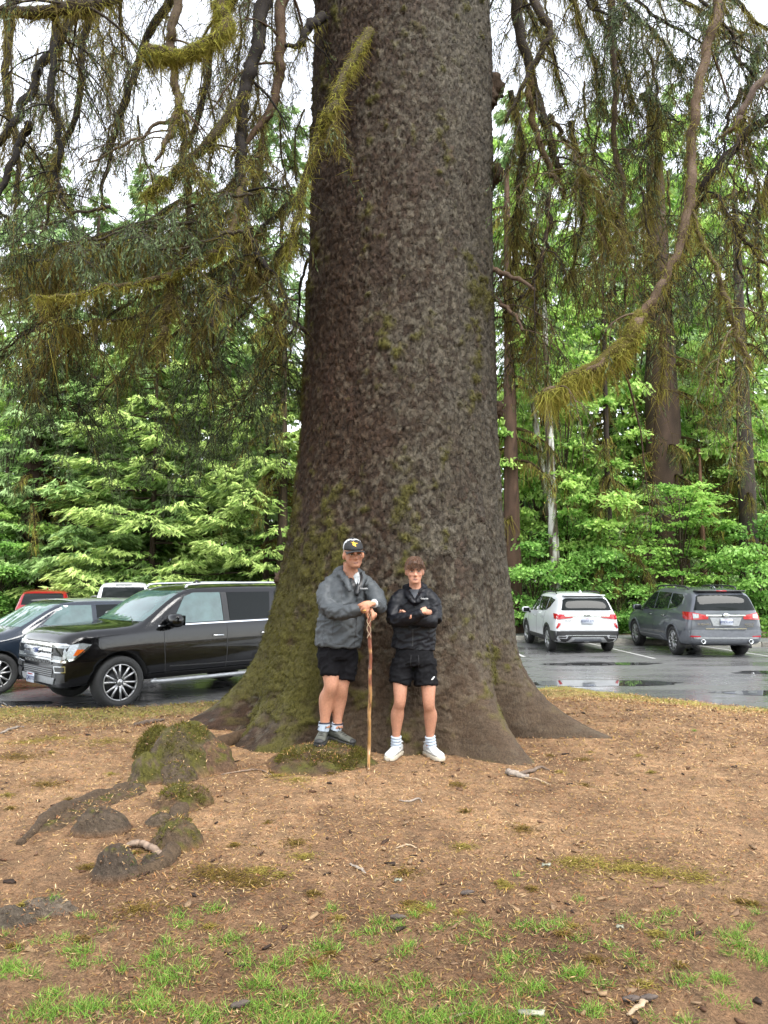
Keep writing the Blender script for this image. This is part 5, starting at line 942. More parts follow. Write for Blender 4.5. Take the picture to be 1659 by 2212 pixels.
# ---------------------------------------------------------------- black full-size SUV
def black_suv():
    e = empty('black_suv', label='large wet black SUV with chrome grille parked left of the giant tree', cat='car')
    st = [(-2.75, .86, .62, .95, 1.20, .82, 1.52, .70), (-2.70, .95, .52, .95, 1.23, .91, 1.80, .76), (-2.4, 1.0, .42, .95, 1.25, .965, 1.885, .80), (-1.6, 1.012, .38, .95, 1.25, .98, 1.915, .82), (-.6, 1.012, .38, .95, 1.245, .98, 1.92, .82), (.1, 1.012, .38, .95, 1.235, .98, 1.90, .81), (.42, 1.012, .38, .95, 1.23, .98, 1.85, .80), (.80, 1.012, .38, .95, 1.225, .98, 1.60, .84), (1.12, 1.012, .38, .95, 1.20, .985, 1.36, .90), (1.30, 1.012, .38, .95, 1.18, .985, 1.285, .93), (1.8, 1.012, .38, .95, 1.155, .985, 1.27, .93), (2.14, 1.0, .38, .92, 1.12, .965, 1.245, .91), (2.34, .98, .36, .85, 1.06, .94, 1.20, .87), (2.45, .95, .36, .80, 1.00, .90, 1.13, .82), (2.50, .88, .40, .75, .92, .82, 1.04, .72)]
    body, bv = shell(st, 'body', 'black_paint', e, [(1.60, .42), (-1.51, .42)], .475)
    for x in (1.60, -1.51):
        for s in (1, -1): wheel(e, x, s * .88, .41, .82, .27, (6, True, .022), .70)
    for s in (1, -1):
        D = (0, -s, 0)
        patch('window', bv, S_([(.70, 1.29), (-.30, 1.31), (-.30, 1.80), (.22, 1.80), (.40, 1.735)], s), D, 'glass_teal', e, label='front door window with seats showing through')
        patch('window', bv, S_([(-.44, 1.315), (-1.30, 1.325), (-1.38, 1.80), (-.44, 1.80)], s), D, 'glass_dark', e); patch('window', bv, S_([(-1.44, 1.33), (-2.35, 1.36), (-2.25, 1.79), (-1.50, 1.80)], s), D, 'glass_dark', e)
        patch('window_trim', bv, S_(strip_([(.95, 1.262), (0, 1.278), (-1, 1.288), (-2.4, 1.305)], .022), s), D, 'chrome', e, .012)
        patch('pillar_trim', bv, S_([(-.31, 1.31), (-.43, 1.31), (-.43, 1.80), (-.31, 1.80)], s), D, 'black_plastic', e, .009)
        for pl in ([(.86, 1.22), (.85, .9), (.82, .52)], [(-.37, 1.28), (-.37, .9), (-.35, .50)], [(-1.42, 1.30), (-1.25, 1.0), (-1.02, .85)], [(.82, .50), (.3, .49), (-.95, .49)]): patch('door_seam', bv, S_(strip_(pl, .010), s), D, 'black_plastic', e, .003)
        for x in (-.18, -1.2): part(MB().box((0, 0, 0), (.22, .025, .035), bev=.012), 'door_handle', 'chrome', e, True, (x, s * 1.015, 1.06))
        part(MB().tube(spline([(-1.0, s * 1.03, .40), (-.9, s * 1.09, .38), (.95, s * 1.09, .38), (1.02, s * 1.03, .40)], 20), .035, 8), 'running_board', 'silver_trim', e, True)
        patch('sill_chrome', bv, S_(strip_([(.75, .60), (0, .585), (-.9, .58)], .018), s), D, 'black_plastic', e, .01)
        rr2 = MB().tube(spline([(.30, s * .68, 1.88), (.10, s * .68, 1.945), (-1.4, s * .68, 1.965), (-2.0, s * .68, 1.945), (-2.15, s * .68, 1.89)], 24), .022, 8); part(rr2, 'roof_rail', 'chrome', e, True)
        mirror_part(e, .74, 1.13, 1.35, 'black_paint', s, 1.35)
        patch('headlight', bv, E_([(s * .50, 1.02), (s * .99, 1.02), (s * .99, .86), (s * .86, .80), (s * .50, .80)][::s], 3.2), (-1, 0, 0), 'lamp_clear', e, .012); patch('headlight', bv, S_([(2.52, 1.02), (2.22, 1.055), (2.08, 1.03), (2.30, .84), (2.52, .80)], s), D, 'lamp_clear', e, .012)
        patch('side_marker', bv, S_([(2.30, .965), (2.16, .955), (2.26, .88), (2.36, .87)], s), D, 'lamp_amber', e, .018); patch('headlight_trim', bv, E_(strip_([(s * .50, .785), (s * .94, .785)], .035), 3.2), (-1, 0, 0), 'chrome', e, .02); patch('headlight_trim', bv, S_(strip_([(2.5, .79), (2.34, .82), (2.12, 1.00)], .03), s), D, 'chrome', e, .018)
        patch('headlight_trim', bv, E_(strip_([(s * .46, 1.035), (s * .95, 1.04)], .03), 3.2), (-1, 0, 0), 'chrome', e, .02); patch('headlight_lens', bv, E_([(s * .56, .985), (s * .88, .985), (s * .88, .86), (s * .56, .86)][::s], 3.2), (-1, 0, 0), 'glass_dark', e, .018)
        patch('fog_surround', bv, E_([(s * .60, .70), (s * .93, .72), (s * .93, .62), (s * .64, .60)][::s], 3.2), (-1, 0, 0), 'chrome', e, .012); patch('fog_lamp', bv, E_([(s * .64, .69), (s * .91, .70), (s * .91, .635), (s * .67, .62)][::s], 3.2), (-1, 0, 0), 'black_plastic', e, .017); patch('air_intake', bv, E_([(s * .66, .585), (s * .92, .60), (s * .90, .47), (s * .72, .44)][::s], 3.2), (-1, 0, 0), 'black_plastic', e, .01)
    F_ = (-1, 0, 0)
    g = patch('grille', bv, E_([(-.55, 1.06), (.55, 1.06), (.52, .72), (-.52, .72)][::-1], 3.2), F_, 'black_plastic', e, .01)
    for z0, w_ in ((1.02, .05), (.945, .055), (.855, .06), (.80, .03)): patch('grille_bar', bv, E_(strip_([(-.56, z0), (.56, z0)], w_), 3.2), F_, 'chrome', g, .03)
    for r_ in range(3):
        for k in range(15): y0 = -.5 + k * .072; z0 = (.985, .90, .755)[r_]; patch('grille_mesh', bv, E_(strip_([(y0 - .022, z0 - .02), (y0 + .022, z0 + .02)] if (k + r_) % 2 else [(y0 - .022, z0 + .02), (y0 + .022, z0 - .02)], .010), 3.2), F_, 'silver_trim', g, .018)
    bad = patch('badge', bv, E_([(.125 * math.cos(a), .915 + .052 * math.sin(a)) for a in np.linspace(0, 6.283, 24, endpoint=False)], 3.2), F_, 'chrome', e, .052); patch('badge_field', bv, E_([(.108 * math.cos(a), .915 + .041 * math.sin(a)) for a in np.linspace(0, 6.283, 24, endpoint=False)], 3.2), F_, 'badge_blue', bad, .058)
    text('Ford', .075, (2.592, 0, .915), (math.pi / 2, 0, math.pi / 2), 'chrome', bad, 'badge_script')
    low = patch('lower_grille', bv, E_([(-.60, .665), (.60, .665), (.52, .52), (-.52, .52)][::-1], 3.2), F_, 'black_plastic', e, .006)
    for z0 in (.64, .61, .58, .55): patch('grille_slat', bv, E_(strip_([(-.56, z0), (.56, z0)], .009), 3.2), F_, 'silver_trim', low, .016)
    patch('skid_plate', bv, E_([(-.66, .525), (.66, .525), (.58, .42), (-.58, .42)][::-1], 3.2), F_, 'silver_trim', e, .016)
    patch('windscreen', bv, E_([(-.80, 1.34), (.80, 1.34), (.70, 1.83), (-.70, 1.83)][::-1], 3.2), (-1, 0, 0), 'glass_teal', e, .01)
    for y0 in (.15, .65): part(MB().tube(np.array([[1.24, y0, 1.315], [1.12, y0 - .30, 1.385], [1.02, y0 - .58, 1.44]]), .014, 6), 'wiper', 'black_plastic', e, True)
    plate(e, (2.55, -.16, .475), (math.pi / 2, 0, math.pi / 2), 'CJN2772', 'WASHINGTON')
    part(MB().tube(np.array([[-.25, .0, 1.93], [-.33, 0, 2.0], [-.42, 0, 1.94]]), [.03, .02, .03], 6), 'antenna', 'black_plastic', e, True)
    for s in (1, -1): part(MB().box((0, 0, 0), (.5, .5, .14), bev=.05).box((-.24, 0, .36), (.14, .5, .66), bev=.06).box((-.26, 0, .78), (.09, .26, .18), bev=.04), 'seat', 'seat_cloth', e, True, (.12, s * .42, .98))
    return e
A_EXP = R(45); H_EXP = math.atan2(-math.sin(A_EXP), -math.cos(A_EXP))
e = black_suv(); put_car(e, -4.15, 12.3, (1.60, 1.0), H_EXP)
# ---------------------------------------------------------------- generic estate for the ones half hidden
def wagon(name, label, mat, L, Wd, H, belt, dia, fa, ra, boxy=0.0, roofmat=None, glass='glass_dark', nose_h=None):
    e = empty(name, label=label, cat='car'); w = Wd / 2; n = L / 2; nh = nose_h or belt * .93; zc = belt + .02; g = .20
    st = [(-n, w * .84, g + .2, .75, belt * .9, w * .8, belt * 1.12, w * .7), (-n + .06, w * .95, g + .08, .75, belt, w * .92, H * .80, w * .74), (-n + .30 - .18 * boxy, w, g, .75, belt, w * .965, H * .95, w * .79), (-n + .9, w, g, .75, belt, w * .97, H * .985, w * .81), (-.2, w, g, .75, belt, w * .97, H, w * .82), (.30 + .1 * boxy, w, g, .75, belt - .01, w * .97, H * .985, w * .81), (.75, w, g, .75, belt - .01, w * .97, H * .84 + .03, w * .82), (1.18, w, g, .75, belt - .03, w * .97, belt + .13, w * .86), (1.35, w, g, .75, belt - .09, w * .97, belt + .045, w * .88), (n - .5, w * .985, g, .7, nh - .10, w * .94, nh + .03, w * .84), (n - .10, w * .94, g + .03, .62, nh - .18, w * .86, nh - .06, w * .72), (n, w * .80, g + .12, .55, nh - .26, w * .72, nh - .18, w * .58)]
    body, bv = shell(st, 'body', mat, e, [(fa, dia / 2), (ra, dia / 2)], dia / 2 + .05)
    for x in (fa, ra):
        for s in (1, -1): wheel(e, x, s * (w - .12), dia / 2, dia, .22, (5, True, .02), .66)
    top = H - .10
    for s in (1, -1):
        D = (0, -s, 0)
        patch('window', bv, S_([(.88, belt + .055), (-.18, belt + .06), (-.18, top), (.28 + .1 * boxy, top), (.50, top - .12)], s), D, glass, e); patch('window', bv, S_([(-.28, belt + .06), (-1.15, belt + .065), (-1.15, top), (-.28, top)], s), D, 'glass_dark', e); patch('window', bv, S_([(-1.24, belt + .07), (-n + .30, belt + .10), (-n + .48, top - .03), (-1.24, top)], s), D, 'glass_dark', e)
        for pl in ([(.95, belt), (.92, .7), (.85, .35)], [(-.23, belt), (-.23, .7), (-.2, .35)], [(-1.18, belt), (-1.15, .9), (-.95, .7)]): patch('door_seam', bv, S_(strip_(pl, .010), s), D, 'black_plastic', e, .003)
        for x in (-.05, -1.0): part(MB().box((0, 0, 0), (.20, .025, .03), bev=.012), 'door_handle', mat, e, True, (x, s * (w + .005), belt - .14))
        mirror_part(e, .82, w + .10, belt + .08, mat, s)
        patch('headlight', bv, E_([(s * w * .45, nh - .12), (s * w * .86, nh - .1), (s * w * .88, nh - .26), (s * w * .5, nh - .28)][::s], n + 1), (-1, 0, 0), 'lamp_clear', e); patch('tail_light', bv, E_([(s * w * .60, belt + .02), (s * w * .92, belt + .05), (s * w * .92, belt - .22), (s * w * .66, belt - .2)][::-s], -n - 1), (1, 0, 0), 'lamp_red', e)
    patch('windscreen', bv, E_([(-w * .80, belt + .13), (w * .80, belt + .13), (w * .70, H - .075), (-w * .70, H - .075)][::-1], n + 1), (-1, 0, 0), 'glass_teal', e); patch('rear_window', bv, E_([(-w * .74, belt + .12), (w * .74, belt + .12), (w * .66, H - .12), (-w * .66, H - .12)], -n - 1), (1, 0, 0), 'glass_dark', e)
    return e, bv
e, bv = wagon('navy_estate', 'boxy dark blue car with silver roof beside the black SUV at the left edge', 'navy_paint', 5.12, 1.93, 1.64, 1.04, .72, 1.55, -1.44, 1.0, glass='glass_teal')
patch('roof_panel', bv, [(.12, .70, 3), (.12, -.70, 3), (-2.40, -.72, 3), (-2.40, .72, 3)], (0, 0, -1), 'silver_paint', e, .006, maxe=.3); put_car(e, -6.94, 13.95, (1.55, .85), H_EXP)
e, bv = wagon('red_suv', 'red SUV seen from behind beyond the dark blue car', 'red_paint', 4.7, 1.86, 1.70, 1.08, .70, 1.4, -1.35); put_car(e, (97 - CX) / F * 26.5, 26.5, (-2.35, 0), R(108))
part(MB().tube(np.array([[-.8, 0, 1.70], [-.9, 0, 1.76], [-1.0, 0, 1.71]]), [.02, .012, .02], 6), 'antenna', 'red_paint', e, True)
e, bv = wagon('green_car', 'dark green car cut off by the left edge behind the blue one', 'green_car_paint', 4.8, 1.86, 1.66, 1.05, .70, 1.45, -1.4); put_car(e, -11.9, 21.3, (-2.3, -.9), R(175))
# ---------------------------------------------------------------- white pickup seen from behind
def pickup():
    e = empty('white_pickup', label='white pickup truck seen from behind above the black SUV bonnet', cat='truck'); w = 1.0
    st = [(-.62, .90, .5, .95, 1.20, .86, 1.40, .80), (-.60, .98, .45, .95, 1.23, .92, 1.74, .80), (-.52, 1.0, .42, .95, 1.26, .95, 1.90, .78), (.5, 1.0, .42, .95, 1.26, .95, 1.945, .79), (1.0, 1.0, .42, .95, 1.25, .95, 1.88, .79), (1.6, 1.0, .42, .95, 1.22, .96, 1.50, .86), (1.85, 1.0, .42, .95, 1.20, .96, 1.31, .90), (2.7, .99, .42, .9, 1.14, .95, 1.25, .88), (2.98, .94, .45, .8, 1.0, .9, 1.12, .8), (3.05, .85, .5, .75, .9, .8, 1.0, .7)]
    body, bv = shell(st, 'cab', 'white_car_paint', e, [(2.0, .41)], .46)
    bed = MB(); 
    for s in (1, -1): bed.box((-1.72, s * .95, .92), (2.16, .09, .76), bev=.03)
    bed.box((-1.72, 0, .62), (2.14, 1.84, .08)); b_ = part(bed, 'bed', 'white_car_paint', e, True); tg = part(MB().box((-2.83, 0, .96), (.07, 1.88, .66), bev=.02), 'tailgate', 'white_car_paint', e, True); part(MB().box((-2.875, 0, 1.17), (.02, .30, .075), bev=.008), 'tailgate_handle', 'black_plastic', tg); part(MB().box((-2.80, 0, 1.305), (.12, 1.9, .03), bev=.01), 'tailgate_cap', 'black_plastic', tg)
    for s in (1, -1): part(MB().box((-2.83, s * .93, 1.0), (.1, .12, .42), bev=.03), 'tail_light', 'lamp_red', e, True)
    part(MB().box((-2.95, 0, .58), (.2, 1.9, .2), bev=.04), 'bumper', 'chrome', e, True)
    patch('rear_window', bv, E_([(-.74, 1.40), (.74, 1.40), (.68, 1.78), (-.68, 1.78)], -2), (1, 0, 0), 'glass_dark', e); patch('brake_light', bv, E_([(-.28, 1.825), (.28, 1.825), (.28, 1.87), (-.28, 1.87)], -2), (1, 0, 0), 'black_plastic', e, .012)
    for s in (1, -1): patch('window', bv, S_([(.10, 1.32), (.95, 1.32), (.85, 1.83), (.10, 1.84)], s), (0, -s, 0), 'glass_dark', e); patch('window', bv, S_([(-.45, 1.32), (.02, 1.32), (.02, 1.84), (-.40, 1.82)], s), (0, -s, 0), 'glass_dark', e); mirror_part(e, 1.4, 1.12, 1.36, 'white_car_paint', s)
    for x in (2.0, -1.7):
        for s in (1, -1): wheel(e, x, s * .87, .40, .80, .26, (6, False, .03))
    return e
e = pickup(); put_car(e, (263 - CX) / F * 25.0, 25.0, (-2.8, 0), R(106))
# ---------------------------------------------------------------- white compact SUV, rear three-quarter
def white_suv():
    e = empty('white_suv', label='white compact SUV parked right of the giant tree, seen from behind', cat='car'); Bk = (1, 0, 0)
    st = [(-2.17, .78, .40, .70, .98, .70, 1.06, .60), (-2.13, .86, .32, .72, 1.02, .79, 1.20, .66), (-2.00, .89, .27, .72, 1.04, .82, 1.42, .66), (-1.78, .90, .25, .72, 1.05, .845, 1.565, .66), (-1.2, .90, .24, .72, 1.04, .86, 1.605, .68), (-.3, .90, .24, .70, 1.02, .865, 1.62, .685), (.25, .90, .24, .70, 1.0, .865, 1.59, .68), (.70, .90, .24, .70, .99, .865, 1.38, .72), (1.10, .90, .24, .70, .98, .86, 1.14, .78), (1.3, .90, .24, .70, .95, .86, 1.06, .80), (1.8, .88, .24, .68, .90, .83, 1.0, .76), (2.08, .84, .28, .6, .80, .76, .90, .66), (2.19, .74, .36, .55, .70, .64, .78, .54)]
    body, bv = shell(st, 'body', 'white_car_paint', e, [(1.30, .34), (-1.33, .34)], .385)
    for x in (1.30, -1.33):
        for s in (1, -1): wheel(e, x, s * .79, .34, .68, .215, (5, True, .024), .70)
    for s in (1, -1):
        D = (0, -s, 0)
        patch('window', bv, S_([(.90, 1.05), (-.05, 1.08), (-.05, 1.50), (.25, 1.50), (.45, 1.44)], s), D, 'glass_dark', e); patch('window', bv, S_([(-.12, 1.085), (-.98, 1.11), (-1.02, 1.49), (-.12, 1.50)], s), D, 'glass_dark', e); patch('window', bv, S_([(-1.04, 1.115), (-1.35, 1.22), (-1.60, 1.42), (-1.08, 1.49)], s), D, 'glass_dark', e)
        for x in (1.30, -1.33): patch('arch_cladding', bv, S_([tuple(p) for p in np.vstack([arc(x, .34, .455, -8, 188), arc(x, .34, .388, 188, -8)])], s), D, 'black_plastic', e, .012)
        patch('sill_cladding', bv, S_([(.90, .25), (-.92, .25), (-.94, .42), (.92, .42)], s), D, 'black_plastic', e, .012)
        for pl in ([(.98, .98), (.95, .7), (.85, .45)], [(-.09, 1.05), (-.09, .7), (-.06, .45)], [(-1.02, 1.08), (-.95, .85), (-.85, .62)]): patch('door_seam', bv, S_(strip_(pl, .010), s), D, 'black_plastic', e, .003)
        for x in (.12, -.78): part(MB().box((0, 0, 0), (.19, .025, .03), bev=.01), 'door_handle', 'white_car_paint', e, True, (x, s * .902, .93))
        part(MB().tube(spline([(.15, s * .60, 1.60), (.0, s * .60, 1.632), (-1.1, s * .60, 1.632), (-1.35, s * .60, 1.585)], 18), .018, 6), 'roof_rail', 'black_plastic', e, True); mirror_part(e, .82, .99, 1.07, 'white_car_paint', s)
        patch('tail_light', bv, E_([(s * .86, 1.055), (s * .34, 1.035), (s * .40, .955), (s * .84, .90)][::s], -3), Bk, 'lamp_red', e, .014); patch('tail_light', bv, S_([(-2.15, 1.055), (-1.86, 1.07), (-2.0, .93), (-2.15, .91)], s), D, 'lamp_red', e, .014)
        patch('tail_light_bar', bv, E_([(s * .62, 1.035), (s * .30, 1.03), (s * .30, .995), (s * .60, .99)][::s], -3), Bk, 'chrome', e, .022)
        patch('reflector', bv, E_([(s * .70, .80), (s * .78, .82), (s * .84, .68), (s * .80, .67)][::s], -3), Bk, 'lamp_red', e, .014); patch('exhaust_trim', bv, E_([(s * .80, .475), (s * .52, .475), (s * .56, .40), (s * .78, .40)][::s], -3), Bk, 'chrome', e, .03); patch('exhaust_hole', bv, E_([(s * .77, .46), (s * .57, .46), (s * .59, .415), (s * .76, .415)][::s], -3), Bk, 'black_plastic', e, .035)
    bmp = patch('lower_bumper', bv, E_([(-.95, .60), (.95, .60), (.95, .28), (-.95, .28)][::-1], -3)[::-1], Bk, 'black_plastic', e, .018)
    for s in (1, -1): patch('lower_bumper', bv, S_([(-2.2, .60), (-1.76, .60), (-1.70, .28), (-2.2, .28)], s), (0, -s, 0), 'black_plastic', e, .016)
    patch('bumper_chrome', bv, E_(strip_([(-.60, .485), (.60, .485)], .018), -3), Bk, 'chrome', e, .03); patch('skid_plate', bv, E_([(-.42, .44), (.42, .44), (.54, .32), (-.54, .32)], -3), Bk, 'silver_trim', e, .03); patch('skid_plate_inset', bv, E_([(-.34, .405), (.34, .405), (.40, .325), (-.40, .325)], -3), Bk, 'grey_plastic', e, .036)
    patch('rear_window', bv, E_([(-.68, 1.15), (.68, 1.15), (.60, 1.43), (.50, 1.47), (-.50, 1.47), (-.60, 1.43)], -3), (1, 0, 0), 'glass_dark', e, .01); patch('chrome_bar', bv, E_(strip_([(-.36, 1.01), (.36, 1.01)], .038), -3), Bk, 'chrome', e, .016)
    part(MB().box((-1.87, 0, 1.548), (.24, 1.14, .03), bev=.015), 'spoiler', 'white_car_paint', e, True); patch('plate_recess', bv, E_([(-.44, .72), (.44, .72), (.62, .83), (.72, .83), (.72, .62), (-.72, .62), (-.72, .83), (-.62, .83)], -3), Bk, 'white_car_paint', e, .012)
    Br = (math.pi / 2, 0, -math.pi / 2); plate(e, (-2.205, 0, .875), Br, '9GWL273', 'California'); text('KIA', .075, (-2.20, 0, 1.015), Br, 'black_plastic', e, 'badge', 1.5); text('SELTOS', .045, (-2.19, .52, .875), Br, 'grey_plastic', e, 'badge', 1.2); text('SX', .045, (-2.19, -.6, .875), Br, 'grey_plastic', e, 'badge')
    part(MB().tube(np.array([[-1.45, 0, 1.62], [-1.55, 0, 1.68], [-1.66, 0, 1.62]]), [.02, .012, .02], 6), 'antenna', 'white_car_paint', e, True); part(MB().tube(np.array([[-2.04, .05, 1.19], [-2.02, -.35, 1.17]]), .012, 6), 'wiper', 'black_plastic', e, True)
    return e
e = white_suv(); put_car(e, 4.63, 21.6, (-1.33, .79), R(92))
# ---------------------------------------------------------------- grey three-row SUV, rear three-quarter
def grey_suv():
    e = empty('grey_suv', label='dark grey SUV with roof rails parked at the right, seen from behind', cat='car'); Bk = (1, 0, 0)
    st = [(-2.47, .82, .46, .75, 1.04, .76, 1.16, .66), (-2.42, .92, .36, .77, 1.08, .85, 1.34, .72), (-2.28, .955, .30, .78, 1.11, .88, 1.58, .72), (-2.08, .965, .28, .78, 1.12, .905, 1.69, .72), (-1.4, .965, .27, .78, 1.11, .925, 1.735, .74), (-.4, .965, .27, .76, 1.09, .93, 1.75, .745), (.22, .965, .27, .76, 1.07, .93, 1.72, .74), (.72, .965, .27, .76, 1.06, .93, 1.50, .78), (1.18, .965, .27, .76, 1.04, .925, 1.24, .83), (1.38, .965, .27, .76, 1.0, .92, 1.15, .85), (1.95, .95, .27, .72, .96, .89, 1.08, .82), (2.30, .91, .30, .65, .86, .82, .98, .72), (2.46, .80, .40, .6, .74, .70, .84, .58)]
    body, bv = shell(st, 'body', 'grey_car_paint', e, [(1.50, .37), (-1.39, .37)], .42)
    for x in (1.50, -1.39):
        for s in (1, -1): wheel(e, x, s * .83, .37, .745, .235, (7, True, .022), .72)
    for s in (1, -1):
        D = (0, -s, 0)
        patch('window', bv, S_([(.98, 1.13), (-.02, 1.155), (-.02, 1.62), (.25, 1.61), (.48, 1.53)], s), D, 'glass_dark', e); patch('window', bv, S_([(-.10, 1.16), (-1.0, 1.185), (-1.02, 1.61), (-.10, 1.63)], s), D, 'glass_dark', e); patch('window', bv, S_([(-1.10, 1.19), (-1.55, 1.25), (-1.78, 1.36), (-1.80, 1.50), (-1.68, 1.58), (-1.12, 1.60)], s), D, 'glass_dark', e)
        patch('window_trim', bv, S_(strip_([(1.02, 1.115), (0, 1.14), (-1.05, 1.168), (-1.6, 1.235), (-1.84, 1.36), (-1.85, 1.52)], .018), s), D, 'chrome', e, .012)
        for x in (1.50, -1.39): patch('arch_cladding', bv, S_([tuple(p) for p in np.vstack([arc(x, .37, .475, -5, 185), arc(x, .37, .422, 185, -5)])], s), D, 'grey_plastic', e, .014)
        patch('sill_cladding', bv, S_([(1.02, .30), (-.90, .30), (-.94, .42), (-.78, .52), (1.05, .50)], s), D, 'grey_plastic', e, .014); patch('sill_chrome', bv, S_(strip_([(1.0, .43), (-.55, .445), (-.75, .36)], .022), s), D, 'silver_trim', e, .022)
        for pl in ([(1.05, 1.06), (1.02, .8), (.95, .52)], [(-.06, 1.13), (-.06, .8), (-.03, .52)], [(-1.05, 1.15), (-.98, .95), (-.86, .75)]): patch('door_seam', bv, S_(strip_(pl, .010), s), D, 'black_plastic', e, .003)
        for x in (.12, -.82): part(MB().box((0, 0, 0), (.20, .03, .035), bev=.012), 'door_handle', 'chrome', e, True, (x, s * .968, 1.0))
        part(MB().tube(spline([(.42, s * .62, 1.70), (.22, s * .64, 1.775), (-.4, s * .64, 1.80), (-1.5, s * .64, 1.785), (-1.75, s * .62, 1.72)], 24), .024, 8), 'roof_rail', 'black_plastic', e, True)
        for x in (-.25, -.95): part(MB().box((x, s * .64, 1.78), (.06, .035, .09), bev=.01), 'rail_foot', 'silver_trim', e)
        mirror_part(e, .90, 1.06, 1.16, 'grey_car_paint', s)
        patch('tail_light', bv, E_([(s * .95, 1.13), (s * .80, 1.14), (s * .44, 1.06), (s * .45, .97), (s * .93, .955)][::s], -3.2), Bk, 'lamp_red', e, .014); patch('tail_light', bv, S_([(-2.45, 1.14), (-2.02, 1.15), (-2.10, 1.0), (-2.24, .96), (-2.45, .955)], s), D, 'lamp_red', e, .014); patch('tail_light_lens', bv, E_([(s * .82, 1.115), (s * .68, 1.09), (s * .68, 1.0), (s * .82, .99)][::s], -3.2), Bk, 'lamp_clear', e, .02)
        patch('reflector', bv, E_([(s * .66, .555), (s * .88, .565), (s * .90, .525), (s * .64, .515)][::s], -3.2), Bk, 'lamp_red', e, .03); ex = part(MB().loft(np.array([np.stack([np.full(20, -2.36 - q), s * .60 + k * np.cos(np.linspace(0, 6.283, 20, endpoint=False)), .42 + k * np.sin(np.linspace(0, 6.283, 20, endpoint=False))], -1) for q, k in ((0, .05), (.17, .055), (.17, .045), (.02, .042))])), 'exhaust_tip', 'chrome', e, True)
        part(MB().box((-1.80, s * .86, .30), (.02, .2, .22), bev=.008), 'mud_flap', 'black_plastic', e)
    patch('rear_bumper', bv, E_([(-1, .70), (-.50, .705), (-.46, .67), (.46, .67), (.50, .705), (1, .70), (1, .36), (-1, .36)], -3.2), Bk, 'grey_plastic', e, .022)
    for s in (1, -1): patch('rear_bumper', bv, S_([(-2.5, .70), (-2.16, .68), (-1.95, .52), (-1.84, .50), (-1.80, .33), (-2.5, .33)], s), (0, -s, 0), 'grey_plastic', e, .02)
    patch('bumper_ledge', bv, E_(strip_([(-.92, .50), (.92, .50)], .05), -3.2), Bk, 'silver_trim', e, .032); patch('tailgate_chrome', bv, E_(strip_([(-.52, .735), (.52, .735)], .028), -3.2), Bk, 'chrome', e, .018); patch('chrome_bar', bv, E_(strip_([(-.50, 1.065), (.50, 1.065)], .034), -3.2), Bk, 'chrome', e, .016)
    patch('rear_window', bv, E_([(-.78, 1.19), (.78, 1.19), (.66, 1.53), (.56, 1.58), (-.56, 1.58), (-.66, 1.53)], -3.2), (1, 0, 0), 'glass_dark', e, .01); part(MB().box((-2.15, 0, 1.672), (.26, 1.26, .035), bev=.015), 'spoiler', 'black_plastic', e, True); part(MB().box((-2.285, 0, 1.672), (.01, .26, .025)), 'brake_light', 'lamp_red', e)
    patch('plate_recess', bv, E_([(-.40, 1.01), (.40, 1.01), (.32, .80), (-.32, .80)], -3.2), Bk, 'silver_trim', e, .01)
    Br = (math.pi / 2, 0, -math.pi / 2); plate(e, (-2.51, 0, .905), Br, '8MDL659', 'California'); bad = part(MB().ball((0, 0, 0), (.012, .085, .055), 20, 10), 'badge', 'chrome', e, True, (-2.505, 0, 1.065))
    text('SUBARU', .06, (-2.49, .56, .845), Br, 'chrome', e, 'lettering', 1.5); text('ASCENT', .055, (-2.49, -.58, .845), Br, 'chrome', e, 'lettering', 1.2); text('TOURING', .038, (-2.49, -.58, .795), Br, 'chrome', e, 'lettering', 1.2)
    part(MB().tube(np.array([[-2.33, .10, 1.255], [-2.33, -.35, 1.245]]), .015, 6), 'wiper', 'black_plastic', e, True); part(MB().tube(np.array([[-1.7, 0, 1.74], [-1.8, 0, 1.80], [-1.92, 0, 1.73]]), [.02, .012, .02], 6), 'antenna', 'grey_car_paint', e, True)
    return e
e = grey_suv(); put_car(e, 7.72, 20.5, (-1.39, .83), R(91))
# ================================================================== people
def skinmat():
    m, t, b, o = newmat('skin'); a = N(t, 'ShaderNodeAttribute', attribute_name='Col'); b.inputs['Roughness'].default_value = .55; b.inputs['Specular IOR Level'].default_value = .35
    tc = N(t, 'ShaderNodeTexCoord'); nz = N(t, 'ShaderNodeTexNoise', i_Scale=60.0, i_Detail=5.0); t.links.new(tc.outputs['Object'], nz.inputs['Vector'])
    mr = N(t, 'ShaderNodeMapRange'); mr.inputs['From Min'].default_value = .3; mr.inputs['From Max'].default_value = .7; mr.inputs['To Min'].default_value = .86; mr.inputs['To Max'].default_value = 1.12; t.links.new(nz.outputs['Fac'], mr.inputs['Value'])
    mu = N(t, 'ShaderNodeMix', data_type='RGBA', blend_type='MULTIPLY'); mu.inputs['Factor'].default_value = 1; t.links.new(a.outputs['Color'], mu.inputs['A']); t.links.new(mr.outputs[0], mu.inputs['B']); t.links.new(mu.outputs['Result'], b.inputs['Base Color'])
    b.inputs['Subsurface Weight'].default_value = .12; b.inputs['Subsurface Radius'].default_value = (.01, .004, .002)
skinmat(); foliage('hair_strands', 0.0, .5, .4)
plain('grey_shell', (.050, .056, .061), .6, var=.1, scale=12, bump=.1, bscale=60, spec=.3); plain('black_shell', (.003, .0035, .006), .55, var=.15, scale=12, bump=.1, bscale=60, spec=.25); plain('dark_cloth', (.0035, .0033, .0045), .85, var=.15, scale=30, bump=.1, bscale=120, spec=.15); plain('black_mesh', (.0025, .0025, .0035), .75, var=.15, scale=30, bump=.1, bscale=200, spec=.15)
